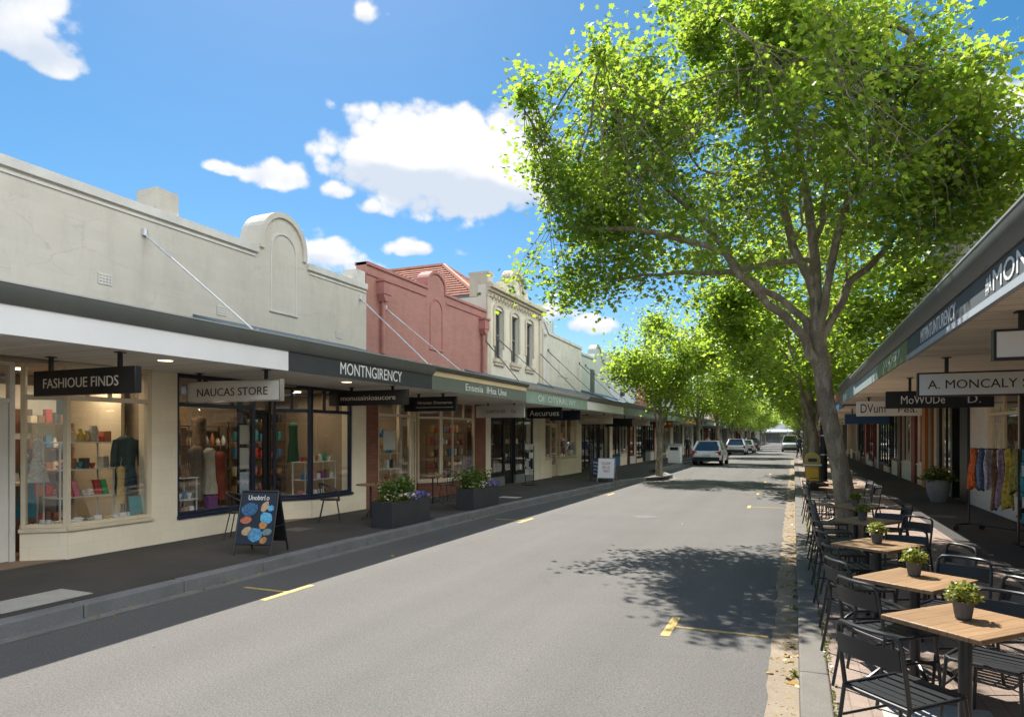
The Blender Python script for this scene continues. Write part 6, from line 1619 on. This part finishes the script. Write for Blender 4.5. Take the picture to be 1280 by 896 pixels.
for i, (kd, c, h, l) in enumerate((('bowl', 'pink', .06, 'pink bowl at the left of the middle window shelf'), ('box', 'red', .1, 'red box on the middle window shelf'), ('box', 'brown', .16, 'brown box on the middle window shelf'), ('bowl', 'teal', .1, 'teal cup on the middle window shelf'),
        ('box', 'dark', .16, 'dark box on the middle window shelf'), ('bowl', 'red', .08, 'red bowl on the middle window shelf'), ('book', 'cream', .17, 'cream card leaning on the middle window shelf'), ('book', 'patterned', .18, 'patterned card at the right of the middle window shelf'))):
    yy = 6.50 + i * .102
    if kd == 'box': crate(-10.2, yy, 1.40, .14, .09, h, c, l, WG)
    elif kd == 'book': card(-10.1, yy, 1.40, .085, h, .015, c, l, WG, 'card')
    else: vase(-10.16, yy, 1.40, .046, h, c, l, WG, 'bowl')
for i, (c, l) in enumerate((('brown', 'brown folded scarf pack on the lowest window shelf'), ('red', 'red folded scarf pack on the lowest window shelf'), ('pink', 'pink bag on the lowest window shelf'), ('patterned', 'patterned purse on the lowest window shelf'), ('white', 'white dish on the lowest window shelf'), ('red', 'second red scarf pack, beside the green one'), ('green', 'green folded scarf pack on the lowest window shelf'))):
    yy = 6.50 + i * .115
    if c in ('white', 'patterned'): vase(-10.15, yy, .98, .05, .10, c, l, WG, 'bowl')
    else: card(-10.08, yy, .98, .09, .23, .05, c, l, WG, 'scarf_pack', .35)
LBS = ['white box', 'patterned box', 'white price card', 'pale jar', 'patterned purse', 'grey box']
m = MB(); m.box(-10.5, -9.68, 6.14, 7.74, .5, .585); tag(m.build('window_bench', m_fr_white), 'cream display bench along the fashion shop window', 'bench')
items = [(-10.05, 6.19, 'white', 'jar', 'small white jar'), (-9.92, 6.20, 'white', 'jar', 'white candle jar'), (-9.80, 6.27, 'cream', 'box', 'low cream box'), (-9.78, 6.40, 'white', 'box', 'white gift box'), (-9.74, 6.52, 'white', 'card', 'white price card'), (-9.74, 6.68, 'patterned', 'box', 'patterned box'), (-9.73, 6.82, 'white', 'card', 'tall white card'),
         (-9.73, 6.94, 'mustard', 'box', 'mustard patterned box'), (-9.73, 7.08, 'white', 'jar', 'white paper cup'), (-9.72, 7.22, 'white', 'card', 'white notice card'), (-9.72, 7.36, 'white', 'card', 'white folded card'), (-9.72, 7.48, 'terracotta', 'bowl', 'terracotta bowl')]
for i, (x, y, c, kd, l) in enumerate(items):
    lab = f'{l} on the sill of the fashion shop window'
    if kd == 'box': crate(x, y, .586, .09, .11, .09, c, lab, WG)
    elif kd == 'card': card(x, y, .586, .12, .11, .02, c, lab, WG, 'card', .25)
    else: vase(x, y, .586, .042, .10, c, lab, WG, kd)
garment(-10.0, 7.46, 1.90, .95, .40, .34, pm('dark_teal_wool', (.022, .055, .068), .9, .3, 20), 'dark teal short sleeved coat on a stand in the fashion shop window', 'clothes in the fashion shop window', 'coat', 0, True)
garment(-9.90, 7.30, 1.42, .60, .15, .16, 'gold', 'gold patterned scarf hung before the dark teal coat', 'clothes in the fashion shop window', 'scarf', 0, False, .03)
garment(-9.98, 6.08, 1.86, .62, .12, .30, 'patterned', 'white and red printed scarf hung on the left of the fashion shop window', 'clothes in the fashion shop window', 'scarf', 0, False, .05)
garment(-10.35, 6.16, 1.5, .8, .22, .30, pm('teal_knit', (.02, .16, .22), .9, .5, 40), 'teal knitted top behind the white printed scarf', 'clothes in the fashion shop window', 'top', 0, False, .08)
card(-9.70, 7.44, .60, .22, .34, .02, 'teal', 'turquoise beach print leaning in the right corner of the fashion shop window', WG, 'print', .15)
# back of the shop: pale cupboard with dark panes
t = thing('wall_cupboard', 'pale wall cupboard with dark panes at the back of the fashion shop', 'cupboard', (-11.9, 6.6, .158), 0, None, world=True)
MB().box(-12.05, -11.8, 5.4, 7.5, .158, 2.75).build('carcass', m_fr_white, t)
for i, (a, b, z0, z1) in enumerate(((5.5, 6.1, 2.1, 2.6), (5.5, 6.1, 1.3, 2.0), (6.25, 6.6, 2.1, 2.6), (6.7, 7.1, 1.95, 2.35), (6.7, 7.1, 1.3, 1.85), (6.25, 6.6, 1.2, 2.0))): MB().box(-11.799, -11.785, a, b, z0, z1).build('panel', m_fr_brown, t)
t = thing('counter', 'dark timber counter inside the fashion shop', 'counter', (-11.0, 5.6, .158), 0, None, world=True)
MB().box(-11.25, -10.75, 4.9, 6.3, .158, 1.15).build('body', m_fr_brown, t); MB().box(-11.3, -10.7, 4.85, 6.35, 1.152, 1.2).build('top', m_fr_cream, t)
m = MB().box(-11.78, -10.3, 7.60, 7.66, .158, 2.9); tag(m.build('partition', m_fr_cream), 'beige partition screen behind the dark teal coat', 'screen')

# --- gift shop (navy frames)
NG = 'goods in the navy framed shop window'
m = MB().box(-10.4, -9.66, 8.05, 9.74, .47, .545); tag(m.build('window_bench', m_int_floor), 'timber display bench along the navy framed window', 'bench')
shelf_unit(-10.05, -9.72, 8.08, 8.62, (.80, 1.16), m_white_metal, 'white two tier shelf unit at the left of the navy framed window', z0=.546)
for i in range(5): vase(-9.84, 8.13 + i * .105, .80, .045, .10 + .03 * (i % 2), ['white', 'grey', 'white', 'blue', 'white'][i], f'{["white", "grey", "plain white", "blue", "small white"][i]} china cup on the lower shelf in the navy framed window', NG, 'bowl')
for i in range(5): vase(-9.80, 8.12 + i * .11, .546, .05, .12, ['white', 'grey', 'brown', 'terracotta', 'white'][i], f'{["white", "grey", "brown", "terracotta", "far white"][i]} jar under the shelf in the navy framed window', NG, 'jar')
card(-9.78, 8.18, 1.18, .14, .34, .03, 'cream', 'tall cream board on the shelf in the navy framed window', NG, 'print', .2); card(-9.78, 8.44, 1.18, .17, .22, .02, 'brown', 'brown framed print on the shelf in the navy framed window', NG, 'print', .3)
# mannequin bust in black
t = thing('mannequin', 'black dressed shop mannequin bust at the left of the navy framed window', 'mannequin', (-10.25, 8.35, .158), 0)
MB().lathe(0, 0, [(.17, 0), (.17, .03), (.02, .05), (.02, .95), (.12, .98), (.15, 1.1), (.13, 1.3), (.17, 1.5), (.20, 1.62), (.17, 1.72), (.06, 1.77), (.05, 1.82)], 18, .7, 1.15).build('body', col('dark', '_cloth'), t)
MB().lathe(0, 0, [(.045, 1.79), (.05, 1.84), (.085, 1.92), (.095, 2.0), (.08, 2.09), (.03, 2.13)], 16).build('head', pm('mannequin_skin', (.48, .32, .22), .6, .1, 5), t)
m = MB().tube([(0, -.2, 1.62), (.08, -.24, 1.4), (.2, -.12, 1.32)], [.05, .045, .035], 8); m.tube([(0, .2, 1.62), (.06, .25, 1.38), (.16, .2, 1.2)], [.05, .045, .035], 8); m.build('arm', MATS['mannequin_skin'], t)
CG = 'clothes in the navy framed window'
garment(-10.15, 8.98, 1.72, 1.0, .30, .40, pm('grey_brown_linen', (.20, .16, .12), .9, .25, 14), 'grey brown linen dress hanging in the navy framed window', CG)
garment(-10.0, 9.14, 1.68, .85, .22, .28, pm('beige_linen', (.50, .44, .34), .9, .2, 14), 'beige dress hanging in front of the grey brown one', CG)
garment(-10.1, 9.48, 1.6, .9, .20, .30, pm('brick_red_linen', (.28, .055, .035), .9, .2, 14), 'brick red dress hanging in the navy framed window', CG)
garment(-10.5, 9.35, 2.28, .8, .34, .38, pm('patterned_brown_shawl', (.22, .15, .10), .9, .7, 26), 'brown patterned shawl high at the back of the navy framed window', CG)
vase(-10.1, 9.2, .546, .15, .38, 'gold', 'round gold basket on the bench in the navy framed window', NG, 'bowl'); crate(-9.9, 9.08, .546, .12, .2, .26, 'purple', 'dark magenta handbag on the bench in the navy framed window', NG, 'handbag')
for i, (z, h) in enumerate(((1.75, .36), (1.28, .40), (.80, .42))):
    m = MB(); m.box(-9.585, -9.575, 9.46, 9.68, z, z + h); solo(m, 'poster', m_sign_grey if i != 2 else pm('blue_white_notice', (.40, .45, .52), .6, .6, 24), f'{["upper", "middle", "lower blue and white"][i]} paper notice stuck inside the navy framed window', 'poster', 'paper notices inside the navy framed window')
m = MB().box(-11.88, -11.82, 8.1, 10.2, 1.0, 2.6); tag(m.build('wall_hanging', pm('ochre_wall_cloth', (.42, .28, .12), .9, .4, 5)), 'ochre cloth hung on the back wall of the navy framed shop', 'hanging')
shelf_unit(-11.75, -11.4, 9.9, 11.0, (.7, 1.2, 1.7, 2.1), m_fr_brown, 'dark shelf unit seen through the black glazed door')
for i in range(14): vase(-11.5, 9.98 + (i % 7) * .15, (1.2, 1.7)[i // 7], .05, .16 + .05 * (i % 3), ['cream', 'white', 'gold', 'grey', 'terracotta', 'cream', 'white'][i % 7], f'{["cream", "white", "gold", "grey", "terracotta", "second cream", "second white"][i % 7]} vase on the {("lower", "upper")[i // 7]} dark shelf behind the black door', NG, 'vase')
# right hand window
m = MB().box(-10.4, -9.68, 11.2, 12.74, .5, .585); tag(m.build('window_bench', m_fr_white), 'pale display bench along the right navy framed window', 'bench')
shelf_unit(-10.1, -9.74, 11.46, 12.5, (.95, 1.32), m_white_metal, 'white shelf unit in the right hand navy framed window', z0=.586)
for i, (c, kd, r, h, l) in enumerate((('red', 'bowl', .06, .1, 'red flower bowl'), ('terracotta', 'bowl', .07, .1, 'terracotta bowl'), ('cream', 'cone', .11, .42, 'cream cone lampshade'), ('terracotta', 'bowl', .08, .12, 'second terracotta bowl'), ('white', 'jar', .05, .16, 'white jar'), ('green', 'vase', .06, .22, 'green vase'), ('white', 'bowl', .06, .1, 'white bowl'))):
    vase(-9.9, 11.54 + i * .15, 1.34, r * .9, h, c, f'{l} on the upper shelf in the right navy framed window', NG, kd)
for i, c in enumerate(('blue', 'white', 'pink', 'white', 'purple', 'brown', 'white')): crate(-9.85, 11.54 + i * .15, .95, .1, .1, .12 + .04 * (i % 3), c, f'{["blue", "white", "pink", "taller white", "purple", "brown", "last white"][i]} gift box on the lower shelf in the right navy framed window', NG)
for i, c in enumerate(('pink', 'purple', 'white', 'white', 'brown', 'terracotta')): vase(-9.78, 11.36 + i * .22, .586, .07, .13, c, f'{["pink", "purple", "white", "broad white", "brown", "terracotta"][i]} bowl on the sill of the right navy framed window', NG, 'bowl')
garment(-10.5, 11.95, 2.2, .9, .2, .26, pm('deep_green_cloth', (.02, .10, .06), .9, .3, 14), 'deep green scarf hanging high in the right navy framed window', CG, 'scarf')
# --- pink brick shop: dense shelves of colourful packets; others: a few shelves
def stocked(xb, y0, y1, zs, n, seed, where, grp, mat):
    r = random.Random(seed)
    shelf_unit(xb - .3, xb, y0, y1, zs, mat, f'{where} stocked shelf unit', z0=.158)
    cs = ['red', 'cream', 'mustard', 'terracotta', 'white', 'brown', 'pink', 'gold', 'dark', 'teal', 'patterned', 'blue']
    for zi, z in enumerate(zs):
        for i in range(n):
            y = y0 + .08 + (y1 - y0 - .16) * i / max(1, n - 1); c = r.choice(cs); h = r.uniform(.1, .24)
            lab = f'{c} packet on the {ORD[zi] if zi else "lowest"} tier of the {where} stocked shelf unit'
            zz = z + (.018 if zi == len(zs) - 1 else 0)
            if r.random() < .6: crate(xb - .14, y, zz, .1, min(.11, (y1 - y0) / n * .8), h, c, lab, grp, 'packet')
            else: vase(xb - .14, y, zz, min(.05, (y1 - y0) / n * .4), h, c, lab.replace('packet', 'jar'), grp, 'jar')
stocked(-9.8, 13.95, 15.3, (.62, 1.05, 1.45, 1.85), 8, 1, 'pink brick shop left window', 'packets and jars in the pink brick shop', m_fr_white)
stocked(-9.8, 17.2, 19.2, (.62, .95, 1.3, 1.65, 2.0), 10, 2, 'pink brick shop right window', 'packets and jars in the pink brick shop', m_fr_brown)
stocked(-9.85, 20.6, 21.6, (.6, 1.1, 1.6), 4, 3, 'black framed shop left window', 'goods in the black framed shop', m_fr_grey)
stocked(-9.85, 22.9, 24.4, (.6, 1.1, 1.6), 5, 4, 'black framed shop right window', 'goods in the black framed shop', m_fr_grey)
stocked(-9.9, 28.0, 30.0, (1.0, 1.4, 1.8), 6, 5, 'worn cream shop', 'goods in the worn cream shop', m_fr_white)
m = MB(); m.box(-9.592, -9.58, 14.2, 14.75, 1.55, 2.05); solo(m, 'poster', m_sign_white, 'white poster with a pink heart shape in the pink brick shop window', 'poster')
m = MB().lathe(0, 0, [(.0, 0), (.10, 0), (.0, .0)], 12)
t = thing('scarf_display', 'bright printed cloths hung inside the cream framed window on the right', 'clothing', (4.55, 17.3, .158))
for i, c in enumerate(('teal', 'cream', 'mustard', 'patterned')): MB().box(-.01, .01, -.7 + i * .36, -.4 + i * .36, .75, 1.5 + .1 * (i % 2)).build('cloth', col(c, '_cloth'), t)
MB().tube([(0, -.75, 1.62), (0, .75, 1.62)], .012, 6).build('rail', m_steel, t)

stocked(-11.45, 6.9, 7.55, (.5, .9, 1.3, 1.7, 2.1), 5, 7, 'fashion shop back', 'goods on the back shelves of the fashion shop', m_fr_brown)
stocked(-11.4, 8.3, 9.7, (.6, 1.0, 1.4, 1.8, 2.2), 8, 8, 'navy framed shop back', 'goods on the back shelves of the navy framed shop', m_fr_brown)
stocked(-11.4, 11.2, 12.7, (.6, 1.0, 1.4, 1.8, 2.2), 8, 9, 'navy framed shop right back', 'goods on the back shelves of the navy framed shop', m_fr_brown)
garment(-10.6, 8.75, 2.2, 1.0, .34, .40, pm('black_brown_wool', (.05, .04, .035), .9, .3, 14), 'dark brown coat hanging behind the mannequin in the navy framed window', CG, 'coat', 0, True)
garment(-10.9, 9.0, 2.3, 1.0, .34, .40, pm('ochre_robe_cloth', (.30, .19, .08), .9, .4, 14), 'ochre robe hanging at the back of the navy framed window', CG, 'robe', 0, True)

# ================================================================== cars
m_tyre = pm('tyre_rubber', (.018, .018, .018), .85, .2, 20)
m_rim = pm('alloy_rim', (.42, .43, .44), .3, .1, 9, metal=.8)
m_cglass = pm('dark_car_glass', (.018, .024, .028), .05, .1, 2, spec=.9, coat=.6)
m_tail = pm('tail_light_lens', (.42, .012, .012), .2, .1, 6, coat=.5)
m_head = pm('headlight_lens', (.70, .74, .78), .1, .05, 6, coat=.6)
m_blackp = pm('black_plastic', (.022, .022, .024), .55, .15, 9)
m_plate = pm('number_plate', (.65, .65, .62), .4, .05, 9)
def car(label, paint, x, y, rz, L=4.5, W=1.86, H=1.66, kind='suv'):
    """front towards +Y in local space"""
    t = thing('parked_car', label, 'car', (x, y, .002), rz, 'cars parked along the kerbs')
    a = L / 2; w = W / 2
    belt = H * .61
    # side profile stations: y, bottom, top of the lower body, half width
    S = [(-a, .42, belt * .80, .80), (-a + .06, .32, belt * .95, .90), (-a + .35, .26, belt, .97), (-a + .9, .24, belt + .01, 1.0), (0, .22, belt - .01, 1.0), (a - 1.25, .24, belt - .03, 1.0), (a - .7, .25, belt - .10, .98), (a - .22, .28, belt - .20, .92), (a - .04, .34, belt - .32, .82), (a, .42, belt - .42, .76)]
    V = []; n = 14
    for (yy, zb, zt, k) in S:
        hw = w * k
        prof = [(-.82, 0), (-.97, .10), (-1, .34), (-1, .55), (-.97, .80), (-.93, .95), (-.80, 1.0), (.80, 1.0), (.93, .95), (.97, .80), (1, .55), (1, .34), (.97, .10), (.82, 0)]
        for px, pz in prof: V.append((hw * px, yy, zb + (zt - zb) * pz))
    F = [(i * n + j, i * n + (j + 1) % n, (i + 1) * n + (j + 1) % n, (i + 1) * n + j) for i in range(len(S) - 1) for j in range(n)] + [tuple(range(n - 1, -1, -1)), tuple(range((len(S) - 1) * n, len(S) * n))]
    m = MB(); m.add(V, F); m.build('body', paint, t, angle=50)
    # glasshouse
    rb = -a + (.20 if kind == 'suv' else .75 if kind == 'sedan' else .10); rt = -a + (.78 if kind == 'suv' else 1.25 if kind == 'sedan' else .25); fb = a - 1.15 if kind != 'van' else a - .75; ft = a - 1.95 if kind != 'van' else a - 1.25
    zb, zt = belt - .03, H
    m = MB(); m.add([(-w * .93, rb, zb), (w * .93, rb, zb), (w * .93, fb, zb), (-w * .93, fb, zb), (-w * .67, rt, zt - .05), (w * .67, rt, zt - .05), (w * .67, ft, zt - .05), (-w * .67, ft, zt - .05)],
                    [(3, 2, 1, 0), (0, 1, 5, 4), (1, 2, 6, 5), (2, 3, 7, 6), (3, 0, 4, 7), (4, 5, 6, 7)]); m.build('windows', m_cglass, t, bevel=.03)
    m = MB(); V = []
    for zz, k in ((zt - .065, 1.0), (zt - .02, .985), (zt, .90)):
        for yy, hw in ((rt - .07, .62), (rt + .10, .70), ((rt + ft) / 2, .71), (ft - .15, .70), (ft + .02, .62)): V += [(-w * hw * k, yy if k > .95 else yy * .97 + (rt + ft) * .015, zz), (w * hw * k, yy if k > .95 else yy * .97 + (rt + ft) * .015, zz)]
    F = []
    for lvl in range(3):
        o = lvl * 10
        if lvl < 2:
            for i in range(4):
                F += [(o + 2 * i, o + 2 * i + 2, o + 12 + 2 * i, o + 10 + 2 * i), (o + 2 * i + 1, o + 2 * i + 3, o + 13 + 2 * i, o + 11 + 2 * i)]
            F += [(o, o + 1, o + 11, o + 10), (o + 8, o + 9, o + 19, o + 18)]
    for i in range(4): F += [(20 + 2 * i, 21 + 2 * i, 23 + 2 * i, 22 + 2 * i), (2 * i, 2 * i + 1, 2 * i + 3, 2 * i + 2)]
    m.add(V, F)
    for s in (-1, 1):       # pillars
        m.tube([(s * w * .93, rb + .02, zb), (s * w * .685, rt, zt - .05)], .075, 6); m.tube([(s * w * .93, fb, zb), (s * w * .685, ft, zt - .05)], .035, 6)
        m.tube([(s * w * .945, .05, zb), (s * w * .70, .02, zt - .05)], .03, 6)
    m.build('roof', paint, t, angle=55)
    for sx in (-1, 1):
        for yy in (-a + .82, a - .86):
            m = MB(); X0 = sx * (w - .20); X1 = sx * (w + .012); r = .345
            m.tube([(X0, yy, r), (X1 - sx * .03, yy, r), (X1, yy, r)], [r, r, r - .03], 24); wh = m.build('wheel', m_tyre, t)
            m = MB(); m.tube([(X1 - sx * .02, yy, r), (X1 + sx * .006, yy, r)], .225, 20); m.build('rim', m_rim, wh)
        # tail lights wrap round the rear corner
        m = MB(); q = sx * w
        m.prism(sorted([(q * .955, belt * .70), (q * .60, belt * .72), (q * .60, belt * .90), (q * .93, belt * .96)], key=lambda p: 0), 'xz', -a - .012 + .03, -a + .36); m.build('tail_light', m_tail, t, bevel=.012)
        m = MB(); m.prism([(q * .90, belt * .60), (q * .52, belt * .56), (q * .54, belt * .68), (q * .88, belt * .76)], 'xz', a - .30, a - .02); m.build('headlight', m_head, t, bevel=.012)
        m = MB(); m.box(*sorted((q * 1.0, q * 1.16)), a - 1.62, a - 1.45, belt - .0, belt + .15); m.build('mirror', paint, t, bevel=.03)
    m = MB().box(-w * .86, w * .86, -a - .03, -a + .2, .30, .55); m.build('rear_bumper', m_blackp, t, bevel=.03)
    m = MB().box(-w * .82, w * .82, a - .2, a + .03, .30, .52); m.build('front_bumper', m_blackp, t, bevel=.03)
    m = MB().box(-.26, .26, -a - .016, -a - .001, belt * .62, belt * .62 + .12); m.build('number_plate', m_plate, t)
    if kind != 'sedan':
        m = MB(); yA, yB = rb + (rt - rb) * .1 - .012, rb + (rt - rb) * .85 - .012
        m.add([(-w * .66, yA, zb + (zt - .05 - zb) * .12), (w * .66, yA, zb + (zt - .05 - zb) * .12), (w * .52, yB, zb + (zt - .05 - zb) * .88), (-w * .52, yB, zb + (zt - .05 - zb) * .88)], [(0, 1, 2, 3)]); m.build('rear_window', m_cglass, t)
        m = MB(); m.tube([(-w * .55, rt - .06, zt - .015), (w * .55, rt - .06, zt - .015)], .03, 6); m.build('spoiler', paint, t)
        for s in (-1, 1): MB().tube([(s * w * .62, rt + .1, zt + .02), (s * w * .62, ft - .2, zt + .02)], .016, 6).build('roof_rail', m_blackp, t)
    return t
m_pwhite = pm('white_car_paint', (.80, .80, .79), .28, .02, 2, coat=.8)
m_psilver = pm('silver_car_paint', (.50, .52, .54), .28, .03, 2, coat=.8, metal=.2)
m_pdark = pm('dark_car_paint', (.035, .038, .042), .25, .05, 2, coat=.8)
m_pblue = pm('pale_blue_car_paint', (.58, .63, .68), .28, .03, 2, coat=.8)
car('white hatchback suv with dark rear window parked by the left kerb, nearest car', m_pwhite, -5.15, 46.6, R(-1.5), 4.5, 1.88, 1.60)
car('white estate car parked second along the left kerb', m_pblue, -5.35, 72, R(0), 4.6, 1.9, 1.62)
car('silver car parked third along the left kerb, half hidden by the one before', m_psilver, -5.0, 80.5, R(-1), 4.5, 1.85, 1.5, 'sedan')
car('dark car parked farther along the left kerb', m_pdark, -5.2, 96, R(0), 4.5, 1.85, 1.65)
car('silver van parked in the bay by the right kerb facing the camera', m_psilver, -.35, 88, R(180), 4.9, 1.95, 2.0, 'van')
car('silver car parked behind the silver van on the right', m_psilver, -.35, 97.5, R(180), 4.5, 1.85, 1.5, 'sedan')

# ================================================================== people, far down the street
def person(label, loc, rz, pose, top, legs, hair=(.06, .04, .03), h=1.72):
    t = thing('person', label, 'person', loc, rz, None)
    s = h / 1.72; me = bpy.data.meshes.new('body')
    st = .16 if pose == 'walk' else .0
    J = [((0, 0, .95), .125), ((0, 0, 1.15), .12), ((0, .01, 1.36), .135), ((0, 0, 1.50), .058), ((0, .015, 1.60), .085), ((0, .015, 1.69), .08),
         ((-.10, st * .3, .90), .095), ((-.105, st, .50), .062), ((-.105, st - .10 * (st > 0), .07), .045), ((-.11, st + .14, .03), .038),
         ((.10, -st * .3, .90), .095), ((.105, -st * .6, .50), .062), ((.105, -st * 1.7, .09), .045), ((.11, -st * 1.7 + .16, .03), .038),
         ((-.19, .0, 1.42), .055), ((-.24, -.04, 1.15), .045), ((-.23, .05, .92), .034), ((-.225, .09, .83), .03),
         ((.19, .0, 1.42), .055), ((.24, .02, 1.15), .045), ((.23, .14, .95), .034), ((.22, .2, .88), .03)]
    E = [(0, 1), (1, 2), (2, 3), (3, 4), (4, 5), (0, 6), (6, 7), (7, 8), (8, 9), (0, 10), (10, 11), (11, 12), (12, 13), (2, 14), (14, 15), (15, 16), (16, 17), (2, 18), (18, 19), (19, 20), (20, 21)]
    me.from_pydata([tuple(c * s for c in p) for p, _ in J], E, [])
    o = bpy.data.objects.new('body', me); COL.objects.link(o); o.parent = t
    sk = o.modifiers.new('skin', 'SKIN'); sk.use_smooth_shade = True
    for i, (_, r) in enumerate(J): me.skin_vertices[0].data[i].radius = (r * s, r * s)
    me.skin_vertices[0].data[0].use_root = True
    sb = o.modifiers.new('sub', 'SUBSURF'); sb.levels = 1; sb.render_levels = 2
    mt = bpy.data.materials.new('clothed_body'); mt.use_nodes = True; nt = mt.node_tree; N, L = nt.nodes.new, nt.links.new
    tc = N('ShaderNodeTexCoord'); sp = N('ShaderNodeSeparateXYZ'); L(tc.outputs['Object'], sp.inputs[0]); cr = N('ShaderNodeValToRGB'); mrn = N('ShaderNodeMath'); mrn.operation = 'DIVIDE'; mrn.inputs[1].default_value = 2.0 * s; L(sp.outputs[2], mrn.inputs[0]); L(mrn.outputs[0], cr.inputs[0])
    e = cr.color_ramp; e.interpolation = 'CONSTANT'; e.elements[0].color = (.02, .02, .02, 1); e.elements[0].position = 0
    e.elements[1].position = .05; e.elements[1].color = (*legs, 1); q = e.elements.new(.475); q.color = (*top, 1); q = e.elements.new(.745); q.color = (.48, .30, .22, 1)
    L(cr.outputs[0], nt.nodes['Principled BSDF'].inputs['Base Color']); nt.nodes['Principled BSDF'].inputs['Roughness'].default_value = .8
    me.materials.append(mt)
    MB().lathe(0, 0, [(.088 * s, 1.66 * s), (.098 * s, 1.72 * s), (.085 * s, 1.785 * s), (.03 * s, 1.81 * s)], 12).build('hair', pm(f'hair_{int(hair[0]*100)}', hair, .7, .2, 30), t)
    m = MB(); m.tube([(0, .085 * s, 1.65 * s), (0, .122 * s, 1.625 * s)], [.008, .016], 6); m.build('nose', pm('skin', (.48, .30, .22), .6, .05, 9), t)
    return t
person('person in dark clothes walking along the right kerb', (.42, 57.5, .1465), R(200), 'walk', (.07, .09, .14), (.03, .035, .05))
person('person in pale blue top standing just behind on the right kerb', (.85, 59.0, .1465), R(150), 'stand', (.35, .48, .62), (.06, .05, .05))
person('person in black on the left pavement between parked cars', (-7.5, 58.0, LP), R(20), 'walk', (.03, .03, .035), (.025, .025, .03))
person('person in dark jacket by the left shopfronts beyond the first car', (-7.9, 55.0, LP), R(170), 'stand', (.05, .05, .07), (.05, .045, .05))
person('person in pale shirt far along the left pavement', (-7.6, 66.0, LP), R(190), 'walk', (.55, .55, .55), (.08, .09, .14))
